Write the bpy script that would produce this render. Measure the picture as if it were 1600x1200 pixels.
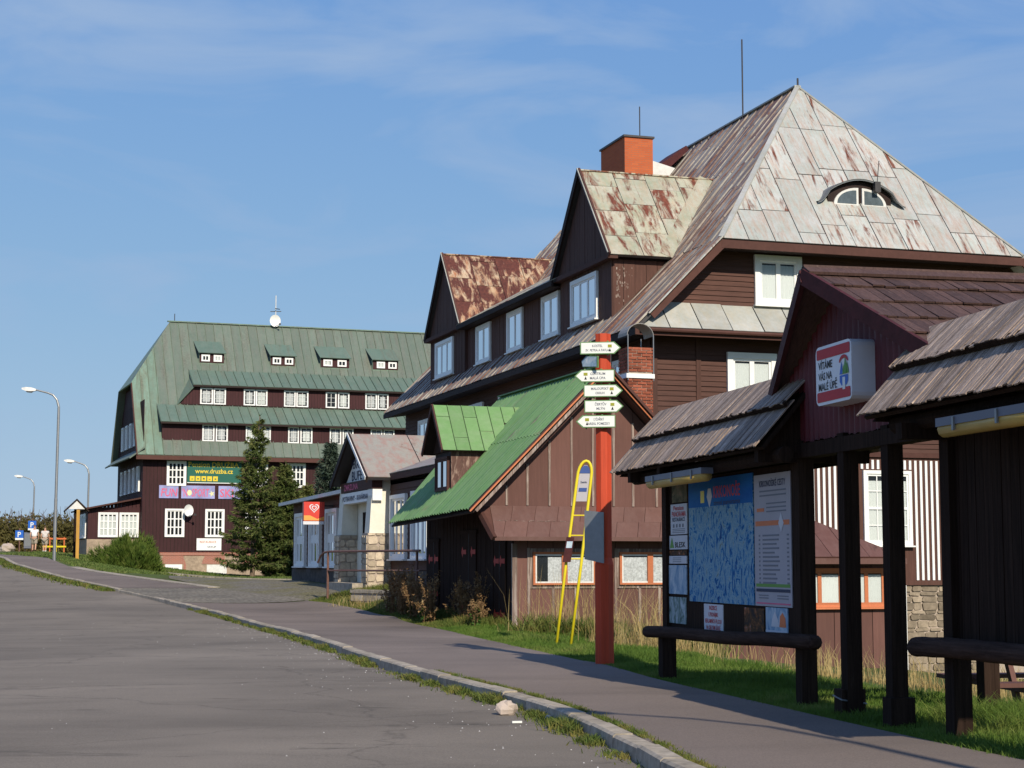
import bpy, math, random
import numpy as np
from mathutils import Vector, Matrix, Quaternion
random.seed(7)
RNG = np.random.default_rng(11)
for _o in list(bpy.data.objects):
    bpy.data.objects.remove(_o)
scene = bpy.context.scene
COL = scene.collection
R = math.radians

# ------------------------------------------------------------------ camera, sky, sun, exposure
EYE = 1.6
cam_d = bpy.data.cameras.new('camera')
cam = bpy.data.objects.new('camera', cam_d)
COL.objects.link(cam)
cam.location = (0, 0, EYE)
cam.rotation_euler = (R(90) + math.atan(280 / 2700), 0, 0)
cam_d.sensor_width = 36
cam_d.lens = 36 * 2700 / 1600
cam_d.clip_start = 0.1
cam_d.clip_end = 20000
scene.camera = cam

SUN_AZ, SUN_EL = 19.2, 34.5      # degrees to the right of straight behind the camera, height
world = bpy.data.worlds.new('World')
scene.world = world
world.use_nodes = True
wn = world.node_tree
wn.nodes.clear()
w_out = wn.nodes.new('ShaderNodeOutputWorld')
w_bg = wn.nodes.new('ShaderNodeBackground')
sky = wn.nodes.new('ShaderNodeTexSky')
sky.sky_type = 'NISHITA'
sky.sun_disc = False
sky.sun_elevation = R(SUN_EL)
sky.sun_rotation = R(180 - SUN_AZ)
sky.altitude = 1000
sky.air_density = 1.0
sky.dust_density = 0.5
sky.ozone_density = 1.6
w_bg.inputs['Strength'].default_value = 0.125
# thin cirrus veils: noise along the view direction, stretched sideways
tc = wn.nodes.new('ShaderNodeTexCoord')
mp = wn.nodes.new('ShaderNodeMapping')
mp.inputs['Scale'].default_value = (2.0, 2.0, 7.5)
mp.inputs['Rotation'].default_value = (0.0, R(-14), 0.0)
nz = wn.nodes.new('ShaderNodeTexNoise')
nz.inputs['Scale'].default_value = 2.4
nz.inputs['Detail'].default_value = 7
nz.inputs['Roughness'].default_value = 0.55
nz.inputs['Distortion'].default_value = 0.6
cr = wn.nodes.new('ShaderNodeValToRGB')
cr.color_ramp.elements[0].position = 0.46
cr.color_ramp.elements[0].color = (0, 0, 0, 1)
cr.color_ramp.elements[1].position = 0.74
cr.color_ramp.elements[1].color = (0.62, 0.62, 0.62, 1)
mx = wn.nodes.new('ShaderNodeMixRGB')
mx.inputs['Color2'].default_value = (6.2, 6.6, 7.2, 1)
wn.links.new(tc.outputs['Generated'], mp.inputs['Vector'])
wn.links.new(mp.outputs['Vector'], nz.inputs['Vector'])
wn.links.new(nz.outputs['Fac'], cr.inputs['Fac'])
wn.links.new(cr.outputs['Color'], mx.inputs['Fac'])
wn.links.new(sky.outputs['Color'], mx.inputs['Color1'])
# soft shoulder per channel, c*a/(1+k*c), keeps the horizon from burning out
def _vm(op, a_, b_):
    v_ = wn.nodes.new('ShaderNodeVectorMath')
    v_.operation = op
    for i_, s_ in enumerate((a_, b_)):
        if isinstance(s_, tuple):
            v_.inputs[i_].default_value = s_
        else:
            wn.links.new(s_, v_.inputs[i_])
    return v_.outputs[0]
_num = _vm('MULTIPLY', mx.outputs['Color'], (1.06, 1.75, 8.75))
_den = _vm('ADD', _vm('MULTIPLY', mx.outputs['Color'], (0.215, 0.300, 1.44)), (1.0, 1.0, 1.0))
wn.links.new(_vm('DIVIDE', _num, _den), w_bg.inputs['Color'])
wn.links.new(w_bg.outputs['Background'], w_out.inputs['Surface'])

sun_d = bpy.data.lights.new('sun', 'SUN')
sun_d.energy = 5.0
sun_d.angle = R(0.5)
sun_d.color = (1.0, 0.90, 0.74)
sun = bpy.data.objects.new('sun', sun_d)
COL.objects.link(sun)
_sd = Vector((-math.sin(R(SUN_AZ)) * math.cos(R(SUN_EL)), math.cos(R(SUN_AZ)) * math.cos(R(SUN_EL)), -math.sin(R(SUN_EL))))
sun.rotation_euler = _sd.to_track_quat('-Z', 'Y').to_euler()
sun.location = (20, -30, 40)

vs = scene.view_settings
vs.view_transform = 'Standard'
vs.look = 'None'
vs.exposure = 0.0
vs.gamma = 1.0
vs.use_curve_mapping = False

# ------------------------------------------------------------------ materials
def _base(name, rough=0.8, spec=0.3):
    m = bpy.data.materials.new(name)
    m.use_nodes = True
    nt = m.node_tree
    nt.nodes.clear()
    out = nt.nodes.new('ShaderNodeOutputMaterial')
    p = nt.nodes.new('ShaderNodeBsdfPrincipled')
    p.inputs['Roughness'].default_value = rough
    p.inputs['Specular IOR Level'].default_value = spec
    nt.links.new(p.outputs['BSDF'], out.inputs['Surface'])
    return m, nt, p, out

def c4(c):
    return (c[0], c[1], c[2], 1)

def _coords(nt, scale, rand=True):
    t = nt.nodes.new('ShaderNodeTexCoord')
    vec = t.outputs['Object']
    if rand:
        oi = nt.nodes.new('ShaderNodeObjectInfo')
        mul = nt.nodes.new('ShaderNodeMath'); mul.operation = 'MULTIPLY'; mul.inputs[1].default_value = 37.0
        nt.links.new(oi.outputs['Random'], mul.inputs[0])
        add = nt.nodes.new('ShaderNodeVectorMath'); add.operation = 'ADD'
        nt.links.new(vec, add.inputs[0]); nt.links.new(mul.outputs[0], add.inputs[1])
        vec = add.outputs[0]
    mpp = nt.nodes.new('ShaderNodeMapping')
    mpp.inputs['Scale'].default_value = scale
    nt.links.new(vec, mpp.inputs['Vector'])
    return mpp.outputs['Vector']

def _noise(nt, vec, scale, detail=5, rough=0.6, dist=0.0):
    n = nt.nodes.new('ShaderNodeTexNoise')
    n.inputs['Scale'].default_value = scale
    n.inputs['Detail'].default_value = detail
    n.inputs['Roughness'].default_value = rough
    n.inputs['Distortion'].default_value = dist
    nt.links.new(vec, n.inputs['Vector'])
    return n.outputs['Fac']

def _ramp(nt, fac, stops):
    r = nt.nodes.new('ShaderNodeValToRGB')
    e = r.color_ramp.elements
    while len(e) < len(stops):
        e.new(0.5)
    for i, (p, c) in enumerate(stops):
        e[i].position = p
        e[i].color = c4(c) if not isinstance(c, (int, float)) else (c, c, c, 1)
    nt.links.new(fac, r.inputs['Fac'])
    return r.outputs['Color']

def _mix(nt, fac, a, b, mode='MIX'):
    m = nt.nodes.new('ShaderNodeMixRGB')
    m.blend_type = mode
    for sock, v in (('Fac', fac), ('Color1', a), ('Color2', b)):
        if isinstance(v, (int, float)):
            m.inputs[sock].default_value = v
        elif isinstance(v, tuple):
            m.inputs[sock].default_value = c4(v)
        else:
            nt.links.new(v, m.inputs[sock])
    return m.outputs['Color']

def _bump(nt, p, h, strength, dist=0.02):
    b = nt.nodes.new('ShaderNodeBump')
    b.inputs['Strength'].default_value = strength
    b.inputs['Distance'].default_value = dist
    nt.links.new(h, b.inputs['Height'])
    nt.links.new(b.outputs['Normal'], p.inputs['Normal'])

def _objvar(nt, col, amt):
    """multiply by a per-object brightness"""
    oi = nt.nodes.new('ShaderNodeObjectInfo')
    mr = nt.nodes.new('ShaderNodeMapRange')
    mr.inputs['To Min'].default_value = 1 - amt
    mr.inputs['To Max'].default_value = 1 + amt
    nt.links.new(oi.outputs['Random'], mr.inputs['Value'])
    return _mix(nt, 1.0, col, mr.outputs['Result'], 'MULTIPLY')

def plain(name, col, rough=0.7, spec=0.3, var=0.12, scale=6.0, metal=0.0, objvar=0.0, bump=0.1):
    m, nt, p, out = _base(name, rough, spec)
    vec = _coords(nt, (1, 1, 1))
    n = _noise(nt, vec, scale, 6, 0.65)
    c = _ramp(nt, n, [(0.25, tuple(x * (1 - var) for x in col)), (0.75, tuple(min(1, x * (1 + var)) for x in col))])
    if objvar:
        c = _objvar(nt, c, objvar)
    nt.links.new(c, p.inputs['Base Color'])
    p.inputs['Metallic'].default_value = metal
    if bump:
        _bump(nt, p, n, bump, 0.01)
    return m

def wood(name, col, stretch=(14, 14, 0.8), rough=0.75, var=0.35, wear=None, wear_amt=0.72, objvar=0.15, spec=0.25, bump=0.25):
    """painted or weathered wood: fine grain along one axis, patches of wear"""
    m, nt, p, out = _base(name, rough, spec)
    v1 = _coords(nt, stretch)
    v2 = _coords(nt, (1, 1, 1))
    g = _noise(nt, v1, 2.0, 6, 0.7, 0.3)
    big = _noise(nt, v2, 0.7, 4, 0.6)
    c = _ramp(nt, g, [(0.25, tuple(x * (1 - var) for x in col)), (0.8, tuple(min(1, x * (1 + var)) for x in col))])
    c = _mix(nt, 0.5, c, _ramp(nt, big, [(0.3, 0.75), (0.75, 1.2)]), 'MULTIPLY')
    if wear:
        w = _noise(nt, v1, 1.1, 8, 0.75, 0.5)
        f = _ramp(nt, w, [(wear_amt - 0.07, 0.0), (wear_amt + 0.05, 1.0)])
        c = _mix(nt, f, c, wear)
    if objvar:
        c = _objvar(nt, c, objvar)
    nt.links.new(c, p.inputs['Base Color'])
    _bump(nt, p, g, bump, 0.012)
    return m

def rusty(name, base, base2, rust=(0.16, 0.045, 0.018), amount=0.62, stretch=(2.5, 1, 1), pink=(0.40, 0.25, 0.19), rough=0.55, objvar=0.10, soft=0.06, stain=0.5, sheet=0.06):
    """old painted sheet metal with stains and rust that runs down the slope"""
    m, nt, p, out = _base(name, rough, 0.35)
    v = _coords(nt, (1, 1, 1))
    vs_ = _coords(nt, stretch)
    n1 = _noise(nt, v, 1.3, 6, 0.65, 0.4)
    n2 = _noise(nt, vs_, 1.0, 8, 0.68, 0.5)
    n3 = _noise(nt, vs_, 2.3, 9, 0.72, 0.3)
    n4 = _noise(nt, v, 9.0, 6, 0.7)
    c = _mix(nt, _ramp(nt, n1, [(0.35, 0.0), (0.65, 1.0)]), base, base2)
    c = _mix(nt, _ramp(nt, n3, [(0.44, 0.0), (0.66, stain)]), c, pink)
    oi = nt.nodes.new('ShaderNodeObjectInfo')
    sh = nt.nodes.new('ShaderNodeMapRange')
    sh.inputs['To Min'].default_value = -sheet
    sh.inputs['To Max'].default_value = sheet
    nt.links.new(oi.outputs['Random'], sh.inputs['Value'])
    ad = nt.nodes.new('ShaderNodeMath'); ad.operation = 'ADD'
    nt.links.new(n2, ad.inputs[0]); nt.links.new(sh.outputs['Result'], ad.inputs[1])
    f = _ramp(nt, ad.outputs[0], [(amount - soft, 0.0), (amount + soft, 1.0)])
    rc = _ramp(nt, n4, [(0.3, tuple(x * 0.55 for x in rust)), (0.6, rust), (0.8, tuple(min(1, x * 2.0) for x in rust))])
    c = _mix(nt, f, c, rc)
    c = _mix(nt, 0.35, c, _ramp(nt, n4, [(0.3, 0.75), (0.7, 1.15)]), 'MULTIPLY')
    if objvar:
        c = _objvar(nt, c, objvar)
    nt.links.new(c, p.inputs['Base Color'])
    _bump(nt, p, n4, 0.12, 0.02)
    return m

def foliage(name, cols, scale=1.5, rough=0.7, trans=0.25):
    m, nt, p, out = _base(name, rough, 0.2)
    v = _coords(nt, (1, 1, 1))
    n = _noise(nt, v, scale, 4, 0.7)
    k = len(cols)
    c = _ramp(nt, n, [(0.3 + 0.4 * i / max(1, k - 1), cc) for i, cc in enumerate(cols)])
    nt.links.new(c, p.inputs['Base Color'])
    tr = nt.nodes.new('ShaderNodeBsdfTranslucent')
    nt.links.new(c, tr.inputs['Color'])
    ms = nt.nodes.new('ShaderNodeMixShader')
    ms.inputs['Fac'].default_value = trans
    nt.links.new(p.outputs['BSDF'], ms.inputs[1])
    nt.links.new(tr.outputs['BSDF'], ms.inputs[2])
    nt.links.new(ms.outputs['Shader'], out.inputs['Surface'])
    return m

def pane_mat(name):
    m = bpy.data.materials.new(name)
    m.use_nodes = True
    nt = m.node_tree
    nt.nodes.clear()
    out = nt.nodes.new('ShaderNodeOutputMaterial')
    t = nt.nodes.new('ShaderNodeBsdfTransparent')
    t.inputs['Color'].default_value = (0.86, 0.9, 0.9, 1)
    g = nt.nodes.new('ShaderNodeBsdfGlossy')
    g.inputs['Roughness'].default_value = 0.03
    v = _coords(nt, (1, 1, 1))
    n = _noise(nt, v, 2.0, 2)
    b = nt.nodes.new('ShaderNodeBump')
    b.inputs['Strength'].default_value = 0.04
    nt.links.new(n, b.inputs['Height'])
    nt.links.new(b.outputs['Normal'], g.inputs['Normal'])
    fr = nt.nodes.new('ShaderNodeFresnel')
    fr.inputs['IOR'].default_value = 1.36
    ms = nt.nodes.new('ShaderNodeMixShader')
    nt.links.new(fr.outputs['Fac'], ms.inputs['Fac'])
    nt.links.new(t.outputs['BSDF'], ms.inputs[1])
    nt.links.new(g.outputs['BSDF'], ms.inputs[2])
    nt.links.new(ms.outputs['Shader'], out.inputs['Surface'])
    return m

def brick_mat(name, c1, c2, mortar, scale=1.0, bw=0.25, bh=0.075):
    m, nt, p, out = _base(name, 0.85, 0.2)
    t = nt.nodes.new('ShaderNodeTexCoord')
    sep = nt.nodes.new('ShaderNodeSeparateXYZ')
    nt.links.new(t.outputs['Object'], sep.inputs[0])
    add = nt.nodes.new('ShaderNodeMath'); add.operation = 'ADD'
    nt.links.new(sep.outputs['X'], add.inputs[0]); nt.links.new(sep.outputs['Y'], add.inputs[1])
    cb = nt.nodes.new('ShaderNodeCombineXYZ')
    nt.links.new(add.outputs[0], cb.inputs['X']); nt.links.new(sep.outputs['Z'], cb.inputs['Y'])
    br = nt.nodes.new('ShaderNodeTexBrick')
    br.inputs['Scale'].default_value = scale
    br.inputs['Brick Width'].default_value = bw
    br.inputs['Row Height'].default_value = bh
    br.inputs['Mortar Size'].default_value = 0.008
    br.inputs['Color1'].default_value = c4(c1)
    br.inputs['Color2'].default_value = c4(c2)
    br.inputs['Mortar'].default_value = c4(mortar)
    nt.links.new(cb.outputs[0], br.inputs['Vector'])
    nt.links.new(br.outputs['Color'], p.inputs['Base Color'])
    return m

def asphalt_mat(name, col, speck, cracks=True, stretch=(0.45, 0.8, 1.0)):
    m, nt, p, out = _base(name, 0.9, 0.25)
    v = _coords(nt, (1, 1, 1), False)
    vb = _coords(nt, stretch, False)
    fine = _noise(nt, v, 60.0, 4, 0.8)
    mid = _noise(nt, vb, 0.55, 6, 0.62, 0.6)
    big = _noise(nt, v, 0.13, 3, 0.5, 0.4)
    c = _ramp(nt, mid, [(0.28, tuple(x * 0.74 for x in col)), (0.5, col), (0.75, tuple(x * 1.18 for x in col))])
    c = _mix(nt, 0.85, c, _ramp(nt, big, [(0.3, 0.76), (0.7, 1.16)]), 'MULTIPLY')
    c = _mix(nt, 0.7, c, _ramp(nt, fine, [(0.3, 0.55), (0.7, 1.45)]), 'MULTIPLY')
    if cracks:
        vd = _coords(nt, (0.30, 1.1, 1.0), False)
        d = _noise(nt, vd, 0.8, 7, 0.66, 1.0)
        d2 = _noise(nt, _coords(nt, (1.6, 4.0, 1.0), False), 1.0, 8, 0.75, 0.6)
        dm = nt.nodes.new('ShaderNodeMath'); dm.operation = 'MULTIPLY_ADD'; dm.inputs[1].default_value = 0.55; dm.inputs[2].default_value = -0.275
        nt.links.new(d2, dm.inputs[0])
        da = nt.nodes.new('ShaderNodeMath'); da.operation = 'ADD'
        nt.links.new(d, da.inputs[0]); nt.links.new(dm.outputs[0], da.inputs[1])
        f = _ramp(nt, da.outputs[0], [(0.60, 0.0), (0.74, 0.8)])
        c = _mix(nt, f, c, tuple(x * 0.42 for x in col))
    if cracks:
        vc = nt.nodes.new('ShaderNodeTexVoronoi')
        vc.feature = 'DISTANCE_TO_EDGE'
        vc.inputs['Scale'].default_value = 0.16
        wv = nt.nodes.new('ShaderNodeTexNoise'); wv.inputs['Scale'].default_value = 0.9; wv.inputs['Detail'].default_value = 6
        nt.links.new(v, wv.inputs['Vector'])
        wa = nt.nodes.new('ShaderNodeVectorMath'); wa.operation = 'MULTIPLY_ADD'
        wa.inputs[1].default_value = (1.6, 1.6, 0)
        nt.links.new(wv.outputs['Color'], wa.inputs[0]); nt.links.new(v, wa.inputs[2])
        nt.links.new(wa.outputs[0], vc.inputs['Vector'])
        c = _mix(nt, _ramp(nt, vc.outputs['Distance'], [(0.001, 0.40), (0.0045, 0.0)]), c, tuple(x * 0.3 for x in col))
    vo = nt.nodes.new('ShaderNodeTexVoronoi')
    vo.inputs['Scale'].default_value = 7.0
    nt.links.new(v, vo.inputs['Vector'])
    sp = _ramp(nt, vo.outputs['Distance'], [(0.02, 0.55), (0.04, 0.0)])
    c = _mix(nt, sp, c, speck)
    nt.links.new(c, p.inputs['Base Color'])
    _bump(nt, p, fine, 0.35, 0.01)
    return m

MT = {}
BROWN = (0.088, 0.041, 0.031)
MT['brown'] = wood('brown_boards', BROWN, (0.8, 14, 14), wear=(0.16, 0.10, 0.08), wear_amt=0.76)
MT['brown_v'] = wood('brown_vertical_boards', BROWN, (12, 12, 0.7), wear=(0.17, 0.11, 0.09), wear_amt=0.78)
MT['brown_shed'] = wood('shed_brown_panels', (0.138, 0.066, 0.054), (9, 9, 0.6), var=0.16, wear=(0.24, 0.17, 0.14), wear_amt=0.80)
MT['hotel_wood'] = wood('hotel_dark_red_boards', (0.052, 0.018, 0.020), (12, 12, 0.5), wear=(0.12, 0.07, 0.05), wear_amt=0.77)
MT['fascia'] = wood('brown_fascia', (0.085, 0.036, 0.028), (3, 3, 3), var=0.2)
MT['batten'] = wood('worn_batten', (0.20, 0.14, 0.115), (16, 16, 0.8), wear=(0.40, 0.33, 0.29), wear_amt=0.55)
MT['dark'] = wood('dark_stained_wood', (0.030, 0.018, 0.013), (16, 16, 0.7), var=0.7, spec=0.08, rough=0.9, bump=0.6, wear=(0.07, 0.05, 0.04), wear_amt=0.70)
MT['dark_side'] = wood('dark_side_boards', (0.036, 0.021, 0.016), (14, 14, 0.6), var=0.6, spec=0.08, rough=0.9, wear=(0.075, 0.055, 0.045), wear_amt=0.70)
MT['log'] = wood('bench_log', (0.050, 0.030, 0.023), (14, 0.8, 14), var=0.7, spec=0.08, rough=0.9, bump=0.7, wear=(0.10, 0.075, 0.06), wear_amt=0.64)
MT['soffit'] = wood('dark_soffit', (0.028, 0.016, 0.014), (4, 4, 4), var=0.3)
MT['red_corr'] = plain('dark_red_corrugated_metal', (0.115, 0.015, 0.019), 0.5, 0.4, 0.25, 3)
MT['verge_red'] = wood('dark_red_verge_board', (0.060, 0.014, 0.015), (4, 4, 4), var=0.4, wear=(0.14, 0.09, 0.08), wear_amt=0.78)
MT['shake'] = wood('grey_wood_shakes', (0.285, 0.212, 0.165), (5, 26, 5), var=0.6, wear=(0.43, 0.35, 0.29), wear_amt=0.60, objvar=0.42, bump=0.6)
MT['shingle'] = wood('brown_wood_shingles', (0.078, 0.044, 0.036), (20, 5, 5), var=0.45, wear=(0.13, 0.09, 0.075), wear_amt=0.66, objvar=0.25, bump=0.5)
MT['white'] = plain('white_window_paint', (0.80, 0.80, 0.78), 0.45, 0.4, 0.06, 5, bump=0.03)
MT['offwhite'] = plain('weathered_white_paint', (0.66, 0.65, 0.62), 0.6, 0.3, 0.15, 6)
MT['plaster'] = plain('cream_plaster', (0.74, 0.71, 0.60), 0.9, 0.2, 0.10, 3)
MT['orange'] = wood('orange_window_paint', (0.50, 0.165, 0.075), (10, 10, 10), var=0.15, wear=(0.6, 0.42, 0.3), wear_amt=0.75)
MT['pane'] = pane_mat('window_glass')
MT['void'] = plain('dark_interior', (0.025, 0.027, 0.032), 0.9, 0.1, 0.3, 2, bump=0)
MT['curtain'] = plain('white_net_curtain', (0.66, 0.66, 0.66), 0.95, 0.1, 0.10, 40, objvar=0.08, bump=0)
MT['lace'] = plain('patterned_lace_curtain', (0.56, 0.55, 0.57), 0.95, 0.1, 0.45, 22, bump=0)
MT['hip'] = rusty('pale_sheets_of_hip', (0.45, 0.455, 0.435), (0.36, 0.395, 0.36), amount=0.615, stretch=(4.5, 0.7, 0.7), pink=(0.40, 0.27, 0.20), stain=0.75, objvar=0.12)
MT['slope'] = rusty('streaked_sheets_of_long_slope', (0.44, 0.41, 0.355), (0.31, 0.285, 0.245), rust=(0.165, 0.07, 0.042), amount=0.51, stretch=(0.45, 4.5, 0.45), pink=(0.29, 0.21, 0.15), stain=0.8, soft=0.08, objvar=0.16)
MT['skirt'] = rusty('grey_skirt_sheets', (0.43, 0.43, 0.41), (0.33, 0.34, 0.31), amount=0.80, stretch=(3, 1, 1), pink=(0.38, 0.33, 0.24), stain=0.5)
MT['dorm1'] = rusty('mossy_rusting_dormer_sheets', (0.45, 0.435, 0.355), (0.30, 0.33, 0.235), rust=(0.17, 0.05, 0.024), amount=0.56, stretch=(3.5, 0.9, 0.9), pink=(0.42, 0.30, 0.19), stain=0.6)
MT['dorm2'] = rusty('heavily_rusted_dormer_sheets', (0.52, 0.43, 0.31), (0.48, 0.33, 0.20), rust=(0.115, 0.034, 0.020), amount=0.455, stretch=(3.0, 0.9, 0.9), pink=(0.34, 0.12, 0.045), stain=0.95, soft=0.05, sheet=0.03)
MT['porch'] = rusty('faded_pink_porch_sheets', (0.27, 0.275, 0.245), (0.31, 0.28, 0.24), amount=0.72, stretch=(2, 1, 1), pink=(0.32, 0.16, 0.13), stain=0.75)
MT['hotel_roof'] = rusty('green_copper_roof', (0.110, 0.150, 0.118), (0.135, 0.170, 0.135), rust=(0.14, 0.14, 0.11), amount=0.63, stretch=(2.0, 0.25, 0.25), pink=(0.155, 0.165, 0.138), stain=0.8, soft=0.12, objvar=0.10)
MT['hotel_edge'] = rusty('bright_verdigris', (0.17, 0.26, 0.20), (0.14, 0.21, 0.16), rust=(0.13, 0.12, 0.08), amount=0.62, stretch=(2.0, 0.3, 0.3), pink=(0.15, 0.17, 0.12), stain=0.8, soft=0.1)
MT['hotel_strip'] = rusty('greener_strip_roof', (0.100, 0.155, 0.120), (0.125, 0.180, 0.142), rust=(0.14, 0.15, 0.11), amount=0.66, stretch=(2.0, 0.25, 0.25), pink=(0.135, 0.16, 0.125), stain=0.6, soft=0.1, objvar=0.08)
MT['green'] = rusty('green_corrugated_sheets', (0.130, 0.262, 0.085), (0.155, 0.275, 0.105), rust=(0.21, 0.21, 0.12), amount=0.66, stretch=(1, 3, 1), pink=(0.19, 0.29, 0.14), stain=0.7, objvar=0.10)
MT['brownroof'] = rusty('brown_painted_sheets', (0.115, 0.053, 0.042), (0.135, 0.066, 0.053), rust=(0.085, 0.042, 0.034), amount=0.70, stretch=(2, 1, 1), pink=(0.17, 0.10, 0.085), stain=0.4, objvar=0.08)
MT['brick'] = brick_mat('orange_brick', (0.50, 0.125, 0.045), (0.43, 0.10, 0.038), (0.34, 0.13, 0.075))
MT['redbrick'] = brick_mat('red_brick', (0.36, 0.12, 0.08), (0.30, 0.11, 0.08), (0.40, 0.30, 0.24))
MT['brickpiece'] = plain('old_red_brick', (0.27, 0.082, 0.048), 0.9, 0.15, 0.35, 9, objvar=0.3, bump=0.4)
MT['mortar'] = plain('pale_mortar', (0.40, 0.33, 0.27), 0.95, 0.1, 0.25, 12)
MT['stonewall'] = plain('rubble_stone', (0.34, 0.26, 0.19), 0.95, 0.15, 0.35, 5, bump=0.5)
MT['stone'] = plain('field_stone', (0.26, 0.21, 0.155), 0.95, 0.15, 0.40, 6, objvar=0.40, bump=0.6)
MT['darkstone'] = plain('dark_plinth_stone', (0.10, 0.085, 0.075), 0.95, 0.15, 0.45, 6, bump=0.5)
MT['concrete'] = plain('concrete', (0.33, 0.285, 0.225), 0.95, 0.1, 0.42, 7, objvar=0.14, bump=0.9)
MT['metal'] = plain('galvanised_metal', (0.27, 0.28, 0.29), 0.5, 0.4, 0.12, 8, metal=0.6, bump=0.05)
MT['darkmetal'] = plain('dark_metal', (0.06, 0.055, 0.055), 0.5, 0.4, 0.2, 8, metal=0.3, bump=0.05)
MT['railmetal'] = plain('rusty_brown_rail', (0.15, 0.075, 0.055), 0.6, 0.4, 0.3, 9)
MT['signred'] = wood('orange_red_post', (0.47, 0.058, 0.022), (12, 12, 0.6), var=0.22, rough=0.6, wear=(0.55, 0.17, 0.09), wear_amt=0.80)
MT['yellow'] = plain('yellow_paint', (0.72, 0.58, 0.02), 0.45, 0.4, 0.08, 6, bump=0.03)
MT['signgreen'] = plain('green_sign_edge', (0.13, 0.25, 0.10), 0.6, 0.3, 0.1, 6)
MT['signwhite'] = plain('sign_white', (0.76, 0.77, 0.73), 0.5, 0.3, 0.05, 6, bump=0)
MT['black'] = plain('black_print', (0.022, 0.022, 0.024), 0.6, 0.3, 0.1, 6, bump=0)
MT['navy'] = plain('navy_print', (0.018, 0.030, 0.075), 0.6, 0.3, 0.1, 6, bump=0)
MT['redprint'] = plain('red_print', (0.50, 0.035, 0.045), 0.6, 0.3, 0.1, 6, bump=0)
MT['olive'] = plain('olive_print', (0.30, 0.30, 0.03), 0.6, 0.3, 0.1, 6, bump=0)
MT['blue'] = plain('road_sign_blue', (0.02, 0.12, 0.50), 0.5, 0.4, 0.08, 6, bump=0)
MT['plateblue'] = plain('stop_plate_blue', (0.03, 0.07, 0.24), 0.5, 0.4, 0.08, 6, bump=0)
MT['lampglass'] = plain('yellowed_lamp_cover', (0.50, 0.34, 0.09), 0.4, 0.4, 0.15, 6, bump=0)
MT['box_white'] = plain('plastic_white', (0.70, 0.70, 0.74), 0.35, 0.5, 0.06, 4, bump=0)
MT['asphalt'] = asphalt_mat('worn_asphalt', (0.190, 0.160, 0.126), (0.48, 0.45, 0.41))
MT['pavement'] = asphalt_mat('pavement_asphalt', (0.182, 0.145, 0.120), (0.40, 0.35, 0.30), cracks=False)
MT['grass'] = foliage('verge_grass', [(0.058, 0.115, 0.016), (0.120, 0.195, 0.030), (0.215, 0.240, 0.060)], 0.8, trans=0.35)
MT['lawn'] = foliage('far_lawn', [(0.085, 0.135, 0.030), (0.130, 0.180, 0.042), (0.190, 0.190, 0.070)], 0.4, trans=0.3)
MT['straw'] = foliage('dry_grass_straw', [(0.28, 0.19, 0.075), (0.44, 0.33, 0.14), (0.56, 0.45, 0.22)], 1.5, trans=0.3)
MT['kerbweed'] = foliage('kerb_weeds', [(0.06, 0.11, 0.02), (0.13, 0.16, 0.035), (0.26, 0.20, 0.06)], 2.2, trans=0.3)
MT['deadweed'] = foliage('dead_weed', [(0.10, 0.055, 0.028), (0.22, 0.13, 0.06), (0.38, 0.27, 0.13)], 5, trans=0.2)
MT['nettle'] = foliage('nettle_leaf', [(0.03, 0.085, 0.014), (0.055, 0.135, 0.022), (0.10, 0.18, 0.04)], 3, trans=0.3)
MT['spruce'] = foliage('spruce_needles', [(0.040, 0.066, 0.016), (0.090, 0.118, 0.030), (0.170, 0.165, 0.055)], 1.6, trans=0.12)
MT['bluespruce'] = foliage('blue_spruce_needles', [(0.025, 0.045, 0.030), (0.055, 0.082, 0.058), (0.10, 0.125, 0.09)], 0.9, trans=0.12)
MT['pine'] = foliage('mountain_pine_needles', [(0.028, 0.058, 0.010), (0.085, 0.135, 0.020), (0.180, 0.215, 0.050)], 2.6, trans=0.12)
MT['shrub'] = foliage('autumn_shrub_leaves', [(0.065, 0.060, 0.022), (0.120, 0.105, 0.032), (0.175, 0.130, 0.048)], 0.5, trans=0.2)
MT['bark'] = wood('grey_brown_bark', (0.20, 0.145, 0.105), (8, 8, 2), var=0.4, objvar=0)
MT['twig'] = plain('bare_twigs', (0.12, 0.095, 0.085), 0.9, 0.1, 0.2, 4, bump=0)
MT['skin'] = plain('skin', (0.52, 0.30, 0.21), 0.6, 0.3, 0.05, 6, bump=0)
MT['shirt'] = plain('white_cotton', (0.80, 0.80, 0.80), 0.9, 0.2, 0.04, 6, bump=0)
MT['shorts'] = plain('beige_cotton', (0.34, 0.29, 0.23), 0.9, 0.2, 0.08, 6, bump=0)
MT['hair'] = plain('brown_hair', (0.16, 0.09, 0.05), 0.7, 0.3, 0.2, 6, bump=0)
MT['top'] = plain('pale_striped_top', (0.60, 0.55, 0.52), 0.9, 0.2, 0.25, 9, bump=0)
MT['yellowwood'] = wood('new_yellow_wood', (0.50, 0.27, 0.055), (10, 10, 0.8), var=0.25)

# ------------------------------------------------------------------ geometry helpers
def V(*a):
    return np.array(a, float)

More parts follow.
